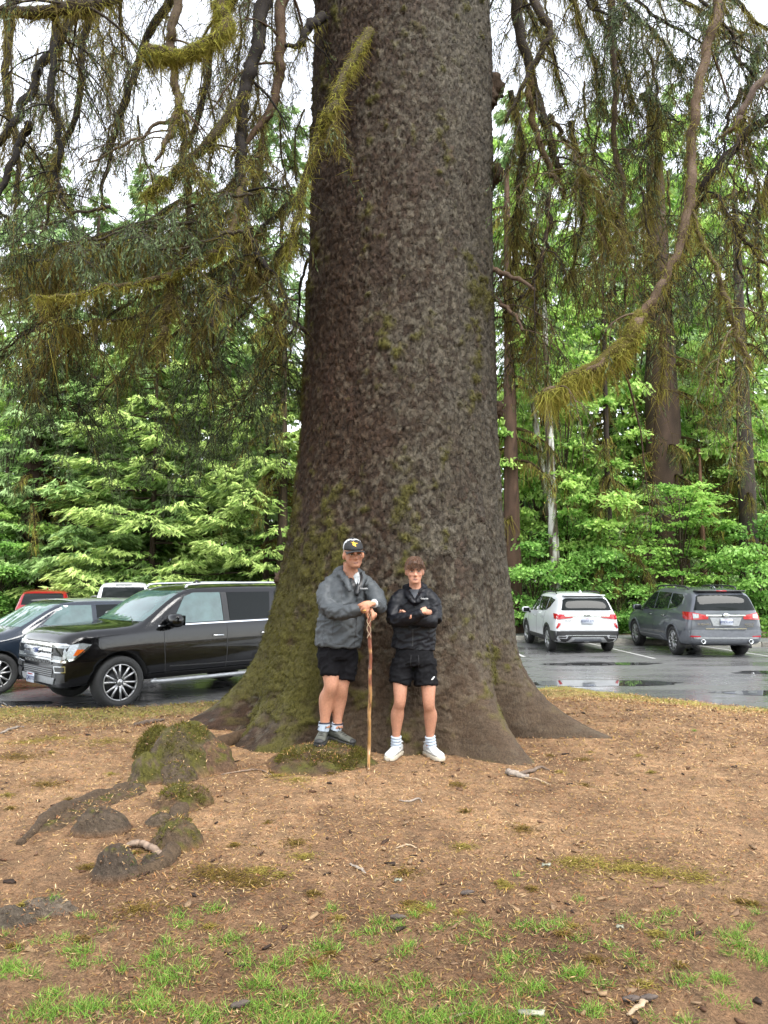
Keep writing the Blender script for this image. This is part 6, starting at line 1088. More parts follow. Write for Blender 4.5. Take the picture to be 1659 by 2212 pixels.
plain('white_cotton', (.42, .44, .45), .8, var=.08, scale=40, bump=.2, bscale=150); plain('grey_tee', (.06, .065, .075), .8, var=.15); plain('sock_knit', (.36, .41, .48), .85, var=.1, scale=60, bump=.4, bscale=250); plain('sock_dark', (.02, .018, .03), .8); plain('sneaker_white', (.45, .46, .455), .45, var=.06, scale=15); plain('sneaker_sole', (.38, .34, .27), .6, var=.25, scale=18); plain('shoe_olive', (.060, .062, .050), .7, var=.3, scale=25, bump=.4, bscale=120); plain('shoe_sole', (.014, .014, .014), .7, var=.3); plain('lace_grey', (.5, .5, .48), .8); plain('lace_dark', (.02, .02, .018), .8); plain('cap_black', (.010, .010, .011), .75, var=.2, bump=.2, bscale=200); plain('cap_white', (.45, .46, .48), .7, var=.1, scale=200, bump=.5, bscale=260); plain('emblem_yellow', (.60, .33, .01), .6, var=.15, scale=80); plain('eye_white', (.6, .58, .55), .2); plain('eye_dark', (.02, .014, .010), .15); plain('lip', (.27, .13, .10), .5, var=.1); plain('brow_brown', (.055, .032, .020), .8, var=.3, scale=90); plain('brow_fair', (.16, .09, .05), .8, var=.3, scale=90); plain('gold', (.8, .5, .15), .25, 1.0); plain('print_white', (.7, .7, .7), .6); plain('zip_black', (.008, .008, .009), .5)
def limbtube(mb, pts, rad, n=14, k=14, flat=1.0):
    q = spline(np.hstack([np.asarray(pts, float), np.asarray(rad, float)[:, None]]), k); mb.tube(q[:, :3], q[:, 3], n, flat=flat, up=(0, 1, 0.01))
def blob(mb, name, mat, parent, voxel, smooth=6, disp=None, factor=.5):
    o = mb.build(name, mat, parent, color=False); mod_apply(o, [('REMESH', dict(mode='VOXEL', voxel_size=voxel)), ('SMOOTH', dict(factor=factor, iterations=smooth))])
    if disp: displace(o, disp)
    o.data.polygons.foreach_set('use_smooth', np.ones(len(o.data.polygons), bool)); o.data.update(); return o
def setcol(o, fn):
    me = o.data; n = len(me.vertices); v = np.empty(n * 3, np.float32); me.vertices.foreach_get('co', v); c = np.ones((n, 4), np.float32); c[:, :3] = fn(v.reshape(-1, 3).astype(float)); a = me.attributes.new('Col', 'FLOAT_COLOR', 'POINT'); a.data.foreach_set('color', c.ravel())
HEADP = [(0, .020, -.080, -.045), (.012, .036, -.093, -.03), (.035, .053, -.093, .0), (.070, .065, -.087, .05), (.105, .0715, -.086, .085), (.14, .074, -.092, .096), (.17, .073, -.084, .098), (.198, .062, -.062, .082), (.216, .042, -.036, .052), (.224, .014, -.008, .020)]
def head_parts(mb, M, sc, wide=1.0):
    """adds head volumes; M maps head-local (x image-right, y back, z up from the chin) to the world"""
    a = np.linspace(0, 2 * np.pi, 28, endpoint=False); rings = []
    for z, w, f, b_ in HEADP:
        cc, ry = (f + b_) / 2, (b_ - f) / 2; rings.append(np.stack([np.sign(np.cos(a)) * np.abs(np.cos(a)) ** .9 * w * wide, cc + np.sin(a) * ry, np.full(28, z)], -1))
    loc = MB(); loc.loft(np.array(rings)); loc.tube(np.array([[0, -.085, .122], [0, -.098, .098], [0, -.112, .082], [0, -.106, .074]]), [.008, .0095, .0125, .010], 10)
    for s in (1, -1):
        loc.ball((s * .011, -.098, .078), (.009, .011, .008)); loc.ball((s * .078 * wide, .008, .103), (.011, .020, .032), rot=np.array([[math.cos(.25 * s), -math.sin(.25 * s), 0], [math.sin(.25 * s), math.cos(.25 * s), 0], [0, 0, 1]])); loc.tube(np.array([[s * .012, -.090, .134], [s * .032, -.088, .138], [s * .055, -.070, .133]]), [.008, .009, .007], 8); loc.ball((s * .040, -.068, .085), (.02, .018, .016))
    loc.ball((0, -.090, .052), (.022, .007, .010)); loc.ball((0, -.088, .022), (.018, .012, .014))
    v = np.vstack(loc.v) * sc; mb.join(loc, np.asarray(M)[:3, :3] * sc, np.asarray(M)[:3, 3])
def face_parts(par, M, sc, brow, lidc, smile=0.0, deep=.0):
    T = lambda p: tuple(np.asarray(M)[:3, :3] @ (np.asarray(p) * sc) + np.asarray(M)[:3, 3]); Rm = np.asarray(M)[:3, :3]
    for s in (1, -1):
        e = part(MB().ball((0, 0, 0), np.array([.0135, .008, .0058]) * sc, 14, 8, rot=Rm), 'eye', 'eye_white', par, True, T((s * .0315, -.0795 + deep, .114))); part(MB().ball((0, 0, 0), np.array([.0062, .004, .0058]) * sc, 12, 8, rot=Rm), 'iris', 'eye_dark', e, True, tuple(Rm @ np.array([0, -.0066 * sc, 0])))
        part(MB().tube(np.array([T((s * .012, -.0985, .131)), T((s * .030, -.0985, .1375)), T((s * .050, -.080, .131))]), np.array([.0042, .0045, .0025]) * sc, 8), 'eyebrow', brow, par, True)
        part(MB().tube(np.array([T((s * .016, -.0885, .118)), T((s * .0315, -.0915, .1215)), T((s * .048, -.082, .117))]), np.array([.0022, .0028, .002]) * sc, 6), 'eyelash', brow, par, True)
    part(MB().tube(np.array([T((-.024, -.088, .0455 + smile)), T((-.008, -.0985, .049)), T((0, -.099, .048)), T((.008, -.0985, .049)), T((.024, -.088, .0455 + smile))]), np.array([.0018, .0042, .0038, .0042, .0018]) * sc, 8).tube(np.array([T((-.020, -.089, .0445 + smile)), T((0, -.0985, .0405)), T((.020, -.089, .0445 + smile))]), np.array([.002, .005, .002]) * sc, 8), 'lips', 'lip', par, True)
def head_matrix(p, yaw, pitch=0.0, roll=0.0): return np.array(Matrix.Translation(p) @ Euler((pitch, roll, yaw), 'XYZ').to_matrix().to_4x4())
def hand(mb, wrist, palm, knuckles, tips, thumb, mids=None, r=.0088):
    """wrist, palm centre, four knuckles, four finger tips (with mids), thumb polyline: all world points"""
    w, p = np.asarray(wrist), np.asarray(palm); kc = np.mean(knuckles, 0)
    mb.tube(spline([w, p, kc], 10), np.linspace(.026, .030, 10), 12, flat=.75)
    for k, t_, m_ in zip(knuckles, tips, mids): mb.tube(spline([p * .4 + np.asarray(k) * .6, k, m_, t_], 14), np.linspace(r * 1.12, r * .85, 14), 9); mb.ball(t_, r * .88, 9, 6); mb.ball(k, r * 1.2, 9, 6)
    mb.tube(spline(thumb, 10), np.linspace(r * 1.5, r * .95, 10), 9); mb.ball(thumb[-1], r * .95, 9, 6)
def shoe(par, loc, yaw, pitch, L, mats, kind):
    """local: +x toe, z up; returns the upper with sole and laces"""
    up, so, la = mats; st = []      # x, half width, top z, bottom z
    prof = [(-.10, .026, .075, .012), (-.092, .034, .088, .010), (-.06, .037, .098, .010), (-.02, .037, .100, .010), (.02, .038, .088, .010), (.06, .043, .068, .010), (.10, .048, .056, .010), (.14, .047, .050, .012), (.165, .040, .042, .014), (.182, .026, .032, .016)]
    a = np.linspace(0, 2 * np.pi, 20, endpoint=False); k = L / .285
    def rings(f): return np.array([np.stack([np.full(20, x), w * f * np.sign(np.cos(a)) * np.abs(np.cos(a)) ** .8, (zt + zb) / 2 + (zt - zb) / 2 * np.sign(np.sin(a)) * np.abs(np.sin(a)) ** .75 + .012], -1) for x, w, zt, zb in prof]) * k
    o = MB().loft(rings(1)).build('shoe', up, par); o.location = loc; o.rotation_euler = Euler((0, pitch, yaw), 'XYZ'); mod_apply(o, [('SUBSURF', dict(levels=1, render_levels=1))])
    sl = MB(); P2 = [(-.107, .024), (-.098, .036), (-.05, .040), (0, .040), (.05, .045), (.10, .052), (.145, .051), (.172, .042), (.190, .024)]; h = .030 if kind == 'sneaker' else .026
    sl.loft(np.array([[(x, y, z) for y, z in ((w, .0), (w * 1.0, h), (w * .5, h + .002), (-w * .5, h + .002), (-w, h), (-w, .0), (-w * .5, -.002), (w * .5, -.002))] for x, w in P2]) * k); s_ = part(sl, 'sole', so, o, True); mod_apply(s_, [('BEVEL', dict(width=.004, segments=2))])
    if kind != 'sneaker':
        lug = MB()
        for i in range(9):
            for s in (1, -1): lug.box((-.085 + i * .03, s * .03, -.005), (.016, .026, .012))
        part(MB().join(lug, np.eye(3) * k), 'tread', so, o); part(MB().join(MB().ball((.165, 0, .036), (.030, .042, .024), 16, 8), np.eye(3) * k), 'toe_cap', so, o, True)
    for i in range(5):
        x = .005 + i * .022; zt = np.interp(x, [p[0] for p in prof], [p[2] for p in prof]) + .0145; lc = MB().tube(np.array([[x, -.024, zt - .008], [x + .004, 0, zt], [x, .024, zt - .008]]) * k, .0042 * k, 6); part(lc, 'lace', la, o, True)
    part(MB().join(MB().tube(spline([(.004, -.018, .105), (-.03, -.036, .118), (-.075, -.03, .108), (-.095, 0, .104), (-.075, .03, .108), (-.03, .036, .118), (.004, .018, .105)], 20), .008, 8), np.eye(3) * k), 'collar', up, o, True)
    if kind == 'sneaker':
        for s in (1, -1):
            q = [(.085, .040), (.04, .030), (-.02, .036), (-.075, .068), (-.02, .047), (.03, .044)]; pts = np.array([(x, s * (np.interp(x, [p[0] for p in prof], [p[1] for p in prof]) + .0025), z + .012) for x, z in q]) * k; part(MB().loft(np.stack([pts, pts + np.array([0, s * .002, 0])])), 'side_emblem', 'lace_grey', o)
    else: part(MB().join(MB().tube(spline([(.01, -.004, .112), (.03, -.03, .128), (.05, -.038, .112)], 8), .004, 6).tube(spline([(.01, .004, .112), (.03, .03, .13), (.055, .034, .115)], 8), .004, 6), np.eye(3) * k), 'lace', la, o, True)
    return o
BV = lambda o: BVHTree.FromPolygons([v.co[:] for v in o.data.vertices], [p.vertices[:] for p in o.data.polygons])
def onto(name, bvh, uvs, Y, mat, par, off=.004, maxe=.03):
    """panel on clothing: outline given in photo pixels at depth Y, laid on the cloth straight back"""
    return patch(name, bvh, [tuple(at(u, v, Y)) for u, v in uvs], (0, 1, 0), mat, par, off, .008, maxe)
def wrinkle(s1, s2, a1, a2, seed):
    def f(v, n):
        q = v * np.array([1, 1, 1.6]); w = fbm(q * s1 + seed, 2, seed) - .5
        k = np.stack([v[:, 0] * .55 + v[:, 2] * .35, v[:, 1] * .8, v[:, 2] * 1.5 - v[:, 0] * .7], -1); r = 1 - np.abs(2 * vnoise(k * s2 * .8 + w[:, None] * 2.2 + seed, seed + 4) - 1); r2 = 1 - np.abs(2 * vnoise(k * s2 * 1.9 + w[:, None] * 3 + seed, seed + 6) - 1)
        return v + n * (w * a1 + (r ** 3 - .3) * a2 + (r2 ** 3 - .3) * a2 * .4)[:, None]
    return f
SK_M, SK_B = np.array(lin('#a3735a')), np.array(lin('#b08069'))
# ---------------------------------------------------------------- the teenager with crossed arms
def boy():
    e = empty('person', tuple(at(893, 1640, 6.8) * np.array([1, 1, 0])), label='teenager in black jacket and shorts standing with arms crossed', cat='person'); O = np.array(e.location); A = lambda u, v, Y: at(u, v, Y) - O
    HM = head_matrix(A(895.5, 1261, 6.84), R(3), R(3)); sc = .985
    mb = MB(); head_parts(mb, HM, sc, .98)
    limbtube(mb, [A(896, 1252, 6.90), A(897, 1268, 6.92), A(897, 1290, 6.92)], [.054, .054, .07])
    limbtube(mb, [A(897, 1285, 6.92), A(896, 1340, 6.92), A(894, 1400, 6.92), A(894, 1430, 6.9)], [.08, .11, .105, .10], flat=.7)
    limbtube(mb, [A(879, 1405, 6.91), A(866, 1460, 6.88), A(864, 1512, 6.84), A(861, 1528, 6.86), A(858, 1546, 6.885), A(856, 1586, 6.89), A(855, 1612, 6.90)], [.070, .070, .054, .051, .060, .0375, .042], k=30)
    limbtube(mb, [A(909, 1405, 6.91), A(924, 1462, 6.88), A(926, 1516, 6.84), A(928, 1532, 6.86), A(930, 1548, 6.885), A(929, 1588, 6.89), A(930, 1612, 6.90)], [.070, .070, .054, .051, .060, .0375, .042], k=30)
    for s, sh, el, wr in ((-1, (856, 1286), (854, 1339), (904, 1327)), (1, (934, 1284), (935, 1339), (884, 1331))): limbtube(mb, [A(sh[0] * .85 + 134, sh[1] + 8, 6.92), A(*el, 6.82), A(*wr, 6.66)], [.032, .028, .026])
    # right hand lies on the left upper arm, left hand is tucked under the right arm
    hand(mb, A(907, 1324, 6.645), A(914, 1322, 6.645), [A(919, 1317, 6.65), A(920, 1320, 6.645), A(920, 1323, 6.645), A(919, 1326, 6.65)], [A(931, 1319, 6.80), A(932, 1322, 6.80), A(932, 1325, 6.80), A(930, 1328, 6.80)], [A(908, 1319, 6.64), A(914, 1314, 6.65), A(920, 1312, 6.67)], [A(926, 1318, 6.72), A(927, 1321, 6.72), A(927, 1324, 6.72), A(925, 1327, 6.72)])
    hand(mb, A(884, 1333, 6.74), A(876, 1331, 6.75), [A(871, 1325, 6.75), A(870, 1328, 6.75), A(870, 1331, 6.75), A(871, 1334, 6.75)], [A(864, 1318, 6.80), A(862, 1322, 6.81), A(861, 1326, 6.82), A(862, 1330, 6.82)], [A(880, 1329, 6.74), A(874, 1322, 6.74), A(868, 1318, 6.75)], [A(867, 1320, 6.77), A(866, 1324, 6.78), A(865, 1328, 6.79), A(866, 1331, 6.79)])
    b = blob(mb, 'body', 'skin', e, .0076, 2); Hi = np.linalg.inv(HM)
    def dent(v, n):
        q = (v @ Hi[:3, :3].T + Hi[:3, 3]) / sc; k = sum(np.exp(-(((q[:, 0] - s * .0315) / .018) ** 2 + ((q[:, 1] + .084) / .03) ** 2 + ((q[:, 2] - .114) / .011) ** 2)) for s in (1, -1)); return v - n * (k * .007)[:, None]
    displace(b, dent)
    def colr(v):
        q = (v @ Hi[:3, :3].T + Hi[:3, 3]) / sc; c = np.broadcast_to(SK_B, v.shape).copy(); ck = np.exp(-(((np.abs(q[:, 0]) - .042) / .02) ** 2 + ((q[:, 2] - .075) / .022) ** 2))[:, None] * (q[:, 1] < 0)[:, None]; c = c * (1 - .15 * ck) + np.array(lin('#a0604f')) * .15 * ck
        leg = sstep(.85, .45, v[:, 2])[:, None]; c = c * (1 - .55 * leg) + np.array(lin('#855d47')) * .55 * leg; return c * (.94 + .12 * fbm(v * 30, 2, 4))[:, None]
    setcol(b, colr); face_parts(b, HM, sc, 'brow_brown', SK_B, -.0005)
    # hair: full fringe swept over the forehead
    hb = MB(); TT = lambda q: (q * sc) @ HM[:3, :3].T + HM[:3, 3]; a = np.linspace(0, 2 * np.pi, 30, endpoint=False)
    cap_ = [(.135, .080, -.055, .106), (.15, .083, -.098, .110), (.175, .084, -.106, .113), (.20, .078, -.094, .103), (.222, .062, -.066, .078), (.238, .036, -.036, .044), (.244, .01, -.012, .014)]
    hb.loft(np.array([TT(np.stack([np.cos(a) * w, (f + b_) / 2 + np.sin(a) * (b_ - f) / 2, np.full(30, z)], -1)) for z, w, f, b_ in cap_]), c=lin('#3a281c')); hair = hb.build('hair', 'hair_strands', b)
    hair.location = (0, 0, 0); displace(hair, lambda v, n: v + n * ((fbm(v * np.array([60, 60, 25]), 3, 8) - .5) * .016)[:, None])
    n = 2600; az = rnd(n, 0, 6.283); el = rnd(n) ** .6; x = np.cos(az) * .083 * np.sqrt(el + .02); y = .004 + np.sin(az) * .107 * np.sqrt(el + .02); z = .247 - .062 * el ** 1.6
    d = norm(np.stack([x * 3.5 + RNG.normal(0, .18, n), y * 3 - .3 + RNG.normal(0, .2, n), -.25 - el * 1.6], -1)); ln = rnd(n, .03, .065); kk = rnd(n)[:, None]; mb2 = MB(); bend = np.stack([x * .05, y * .0, -np.full(n, .018)], -1)
    strands(mb2, TT(np.stack([x, y, z], -1)), d @ HM[:3, :3].T, ln, rnd(n, .003, .007), np.array(lin('#2a1c13')) * (1 - kk) + np.array(lin('#6b4a33')) * kk, k=2, bend=bend @ HM[:3, :3].T)
    n = 420; x = rnd(n, -.07, .07); zz = .190 - .3 * np.abs(x); y = -.075 - .022 * np.cos(x / .07 * 1.4); dd = norm(np.stack([.35 + x * 5 + RNG.normal(0, .3, n), np.full(n, -.35), np.full(n, -1.0)], -1)); kk = rnd(n)[:, None]
    strands(mb2, TT(np.stack([x, y - .012, zz], -1)), dd @ HM[:3, :3].T, rnd(n, .035, .060), rnd(n, .003, .006), np.array(lin('#2a1c13')) * (1 - kk) + np.array(lin('#6b4a33')) * kk, k=2, bend=np.array([[0, .012, 0]]) @ HM[:3, :3].T)
    mb2.build('hair_lock', 'hair_strands', hair, smooth=False)
    # jacket
    jb = MB(); limbtube(jb, [A(897, 1283, 6.925), A(896, 1300, 6.92), A(896, 1340, 6.92), A(894, 1385, 6.92), A(893, 1402, 6.92)], [.10, .170, .186, .190, .196], 28, 18, .64)
    limbtube(jb, [A(862, 1290, 6.92), A(897, 1284, 6.93), A(931, 1289, 6.92)], [.066, .075, .066], flat=.9)
    for sh, el, wr, z1, z2 in (((861, 1296), (849, 1342), (915, 1323), 6.80, 6.645), ((931, 1294), (940, 1342), (874, 1333), 6.80, 6.71)):
        limbtube(jb, [A(sh[0] * .6 + 896 * .4, sh[1] - 3, 6.925), A(*sh, 6.91), A((sh[0] + el[0]) / 2 + (-3 if sh[0] < 890 else 3), 1318, 6.88), A(*el, z1)], [.06, .072, .066, .058]); limbtube(jb, [A(*el, z1), A((el[0] * .45 + wr[0] * .55), (el[1] + wr[1]) / 2 + 2, (z1 + z2) / 2 - .02), A(*wr, z2)], [.058, .052, .036])
    limbtube(jb, [A(872, 1284, 6.93), A(880, 1272, 6.98), A(897, 1266, 7.02), A(914, 1272, 6.98), A(922, 1284, 6.93)], [.035, .044, .05, .044, .035])       # hood bunched behind the neck
    limbtube(jb, [A(877, 1277, 6.9), A(884, 1290, 6.82), A(895, 1303, 6.775)], [.027, .024, .018]); limbtube(jb, [A(917, 1277, 6.9), A(909, 1290, 6.82), A(899, 1303, 6.775)], [.027, .024, .018])
    j = blob(jb, 'jacket', 'black_shell', e, .010, 4, wrinkle(5, 19, .006, .012, 5)); off = tuple(-O)
    bj = BV(j)
    def on(name, uvs, mat, off=.004): return patch(name, bj, [tuple(A(u, v, 6.6)) for u, v in uvs], (0, 1, 0), mat, j, off, .01, .03)
    on('tee_shirt', [(886, 1274), (908, 1274), (905, 1284), (898, 1294), (891, 1284)], 'grey_tee', .006); on('zip_flap', strip_([(898, 1298), (899, 1316)], 2.2), 'zip_black'); on('zip_flap', strip_([(894, 1362), (893, 1400)], 2.2), 'zip_black'); text('Columbia', .017, tuple(A(917, 1293, 6.755)), (R(90), 0, 0), 'print_white', j, 'chest_lettering')
    # shorts
    sb = MB(); limbtube(sb, [A(894, 1396, 6.92), A(894, 1420, 6.91), A(894, 1436, 6.91)], [.158, .172, .165], 24, 10, .72)
    for a_, h, w in (((872, 1425), (863, 1478), .100), ((917, 1425), (920, 1481), .106)): limbtube(sb, [A(*a_, 6.91), A((a_[0] + h[0]) / 2, 1455, 6.90), A(*h, 6.885)], [.108, .104, w])
    s_ = blob(sb, 'shorts', 'black_mesh', e, .009, 3, wrinkle(6, 18, .006, .010, 9)); bs = BV(s_)
    em = patch('emblem', bs, [tuple(A(u, v, 6.6)) for u, v in ((934.5, 1475.5), (936, 1473), (941, 1468.5), (943, 1468.5), (942, 1471), (938.5, 1475))], (0, 1, 0), 'print_white', s_, .004, .006, .03)
    for u in (888, 904): part(MB().tube(np.array([A(u, 1415, 6.765), A(u - 1 if u < 890 else u + 1, 1432, 6.76), A(u, 1442, 6.765)]), .0016, 6), 'drawstring', 'zip_black', s_, True)
    for (u, v, yaw, ax) in ((855, 1600, R(-112), 856), (930, 1602, R(-66), 929)):
        g0 = gnd(u, 1628, 0.0); loc = np.array([(u - CX) / F * 6.86, 6.90, gz((u - CX) / F * 6.86, 6.86) + .004]) - O; shoe(e, tuple(loc), yaw, 0.0, .295, ('sneaker_white', 'sneaker_sole', 'lace_grey'), 'sneaker')
        top = A(ax, 1590, 6.885); bot = loc + np.array([0, 0, .085]); q = spline([top, (top + bot) / 2, bot], 16); sk = MB(); sk.tube(q, .0425 + .0035 * np.sin(np.arange(16) * 1.5) + np.linspace(.002, .003, 16), 18); part(sk, 'sock', 'sock_knit', e, True)
    return e
boy()
# ---------------------------------------------------------------- the man with cap and walking stick
def man():
    e = empty('person', tuple(at(728, 1600, 6.9) * np.array([1, 1, 0])), label='man in grey rain jacket and cap leaning both hands on a walking stick', cat='person'); O = np.array(e.location); A = lambda u, v, Y: at(u, v, Y) - O
    yaw = R(14); HM = head_matrix(A(764.5, 1227, 6.93), yaw, R(2), R(-3)); sc = 1.06
    mb = MB(); head_parts(mb, HM, sc, 1.07); T = lambda p: np.asarray(HM)[:3, :3] @ (np.asarray(p, float) * sc) + np.asarray(HM)[:3, 3]
    mb.ball(T((0, -.05, .012)), (.045, .04, .02))
    limbtube(mb, [A(757, 1214, 7.0), A(757, 1232, 7.01), A(756, 1252, 7.02)], [.066, .068, .085])
    limbtube(mb, [A(755, 1250, 7.02), A(742, 1300, 7.02), A(732, 1370, 7.02), A(728, 1410, 7.0)], [.10, .14, .14, .12], flat=.7)
    limbtube(mb, [A(712, 1400, 7.0), A(714, 1440, 6.98), A(716, 1478, 6.93), A(712, 1494, 6.945), A(706, 1512, 6.975), A(702, 1552, 6.965), A(702, 1572, 6.965)], [.09, .088, .068, .066, .073, .045, .048], k=30)
    limbtube(mb, [A(746, 1400, 7.02), A(744, 1440, 7.02), A(738, 1478, 6.99), A(736, 1494, 7.0), A(732, 1512, 7.03), A(729, 1554, 7.02), A(730, 1574, 7.01)], [.09, .088, .068, .066, .072, .044, .048], k=30)
    for pts in ([(714, 1276, 7.02), (714, 1318, 6.88), (788, 1316, 6.62)], [(796, 1276, 7.02), (821, 1312, 6.82), (808, 1304, 6.62)]): limbtube(mb, [A(*p) for p in pts], [.038, .042, .03])
    # right hand round the head of the stick
    hand(mb, A(788, 1317, 6.62), A(797, 1320, 6.60), [A(803, 1315, 6.585), A(804.5, 1318.5, 6.58), A(805, 1322, 6.58), A(804, 1325, 6.585)], [A(802.5, 1341, 6.56), A(807.5, 1339, 6.57), A(811, 1335, 6.59), A(812.5, 1331, 6.60)], [A(795, 1318, 6.58), A(793, 1326, 6.55), A(795, 1335, 6.545)], [A(803.5, 1330, 6.55), A(808, 1329, 6.555), A(811.5, 1327, 6.57), A(812.5, 1325, 6.585)], .0088)
    # left hand resting on top of it
    hand(mb, A(808, 1303.5, 6.60), A(797.5, 1307, 6.545), [A(787, 1304, 6.525), A(789.5, 1308.5, 6.515), A(792.5, 1312.5, 6.51), A(796, 1316, 6.515)], [A(776.5, 1313, 6.55), A(779.5, 1319.5, 6.545), A(785, 1325, 6.54), A(791.5, 1328, 6.54)], [A(801, 1300, 6.55), A(788, 1301, 6.54), A(779, 1305, 6.54), A(773.5, 1307, 6.55)], [A(781, 1308.5, 6.525), A(784, 1314, 6.515), A(788, 1319.5, 6.51), A(793, 1322.5, 6.51)], .0093)
    b = blob(mb, 'body', 'skin', e, .0076, 2); Hi = np.linalg.inv(HM)
    def dent(v, n):
        q = (v @ Hi[:3, :3].T + Hi[:3, 3]) / sc; k = sum(np.exp(-(((q[:, 0] - s * .0315) / .018) ** 2 + ((q[:, 1] + .084) / .03) ** 2 + ((q[:, 2] - .114) / .011) ** 2)) for s in (1, -1)); return v - n * (k * .006)[:, None]
    displace(b, dent)
    def colr(v):
        q = (v @ Hi[:3, :3].T + Hi[:3, 3]) / sc; c = np.broadcast_to(SK_M, v.shape).copy(); face = (q[:, 1] < .02) & (q[:, 2] > -.02)
        ck = (np.exp(-(((np.abs(q[:, 0]) - .042) / .024) ** 2 + ((q[:, 2] - .078) / .026) ** 2)) * face)[:, None]; c = c * (1 - .3 * ck) + np.array(lin('#96543f')) * .3 * ck
        st = (sstep(.066, .052, q[:, 2]) * sstep(-.03, -.005, q[:, 2]) * (q[:, 1] < .0) * np.clip(.35 + (fbm(v * 150, 2, 4) - .3), 0, 1))[:, None]; c = c * (1 - .55 * st) + np.array(lin('#7d5c48')) * .55 * st
        leg = sstep(.95, .6, v[:, 2])[:, None]; c = c * (1 - .6 * leg) + np.array(lin('#9a6f59')) * .6 * leg; return c * (.94 + .12 * fbm(v * 30, 2, 4))[:, None]
    setcol(b, colr); face_parts(b, HM, sc, 'brow_fair', SK_M, .001)
    part(MB().tube(np.array([A(784 + .0, 1320.5, 6.50), A(787.4, 1318.6, 6.495), A(790.4, 1317.6, 6.50)]), .005, 8), 'ring', 'gold', b, True)
    # short hair at the temples, then the cap
    a = np.linspace(0, 2 * np.pi, 36, endpoint=False); TT = lambda q: (q * sc) @ HM[:3, :3].T + HM[:3, 3]; ring = lambda w, f, b_, z, tilt=0.0: TT(np.stack([np.cos(a) * w, (f + b_) / 2 + np.sin(a) * (b_ - f) / 2, z + tilt * np.sin(a)], -1))
    hr = MB().loft(np.array([ring(.079, .0, .095, .10), ring(.082, -.058, .102, .125), ring(.083, -.062, .104, .16)]), c=lin('#6e5b4c')).build('hair', 'hair_strands', b)
    crown = MB(); zs = [(.150, .0855, -.104, .108), (.168, .0865, -.107, .110), (.195, .083, -.102, .105), (.220, .072, -.088, .090), (.238, .052, -.062, .064), (.248, .026, -.030, .034), (.250, .006, -.006, .008)]
    crown.loft(np.array([ring(w, f, b_, z, .012) for z, w, f, b_ in zs])); ca = crown.build('cap', ['cap_black', 'cap_white'], e); me = ca.data
    mi = [0] * len(me.polygons)
    for p in me.polygons:
        q = (np.array(p.center) @ Hi[:3, :3].T + Hi[:3, 3]) / sc; mi[p.index] = 1 if q[1] > -.018 - .10 * max(0, q[2] - .17) and q[2] < .246 else 0
    me.polygons.foreach_set('material_index', np.array(mi, np.int32)); mod_apply(ca, [('SUBSURF', dict(levels=1, render_levels=1))])
    br = MB(); t_ = np.linspace(-1, 1, 15); outer = []; inner = []
    for k in t_: inner.append((math.sin(k * 1.25) * .086, -.104 * math.cos(k * 1.15) - .0, .150 - .008 * math.cos(k))); outer.append((math.sin(k * 1.2) * .088, -.110 - .062 * math.cos(k * 1.45), .142 - .022 * k * k))
    top = np.array([inner, [tuple((np.array(i_) + np.array(o_)) / 2 + np.array([0, 0, .006])) for i_, o_ in zip(inner, outer)], outer]); th = np.array([0, 0, -.006])
    rg_ = np.concatenate([top, (top + th)[::-1]]); br.loft(np.array([[TT(rg_[i, k]) for i in range(6)] for k in range(15)])); part(br, 'brim', 'cap_black', ca, True)
    emb = np.array([(-1, .8), (-.45, .55), (-.1, .95), (.05, .45), (1.25, .2), (.25, 0), (.35, -.95), (-.1, -.35), (-.75, -.3), (-.55, .2)]) * .026; bc = BV(ca); fw = HM[:3, :3] @ np.array([0, 1, 0]); patch('emblem', bc, [tuple(TT(np.array([x - .004, -.25, .203 + z]))) for x, z in emb], tuple(fw), 'emblem_yellow', ca, .004, .006, .02)
    # rain jacket
    jb = MB(); limbtube(jb, [A(755, 1250, 7.02), A(750, 1270, 7.02), A(742, 1310, 7.0), A(735, 1350, 6.99), A(731, 1380, 6.99), A(730, 1396, 6.99)], [.12, .178, .200, .206, .210, .208], 28, 20, .74)
    limbtube(jb, [A(708, 1264, 7.03), A(755, 1250, 7.04), A(798, 1266, 7.02)], [.075, .09, .075], flat=.9)
    limbtube(jb, [A(728, 1262, 7.03), A(708, 1272, 7.02), A(704, 1298, 6.95), A(712, 1318, 6.86)], [.07, .084, .080, .072]); limbtube(jb, [A(712, 1318, 6.86), A(740, 1323, 6.74), A(764, 1319, 6.66), A(781, 1316, 6.63)], [.070, .062, .052, .044])
    limbtube(jb, [A(780, 1262, 7.02), A(799, 1272, 7.0), A(814, 1292, 6.92), A(820, 1312, 6.82)], [.07, .08, .074, .064]); limbtube(jb, [A(820, 1312, 6.82), A(818, 1309, 6.72), A(811, 1304, 6.635)], [.064, .056, .044])
    limbtube(jb, [A(728, 1252, 6.98), A(734, 1238, 7.06), A(752, 1231, 7.12), A(776, 1240, 7.06), A(788, 1256, 6.98)], [.04, .05, .05, .05, .04])
    limbtube(jb, [A(735, 1240, 6.97), A(748, 1254, 6.87), A(756, 1276, 6.815)], [.034, .028, .018]); limbtube(jb, [A(785, 1246, 6.96), A(780, 1262, 6.87), A(770, 1282, 6.80)], [.034, .030, .018])
    j = blob(jb, 'jacket', 'grey_shell', e, .010, 4, wrinkle(5, 17, .008, .014, 15)); bj = BV(j)
    def on(name, uvs, mat, off=.004, par=None): return patch(name, bj, [tuple(A(u, v, 6.55)) for u, v in uvs], (0, 1, 0), mat, par or j, off, .01, .03)
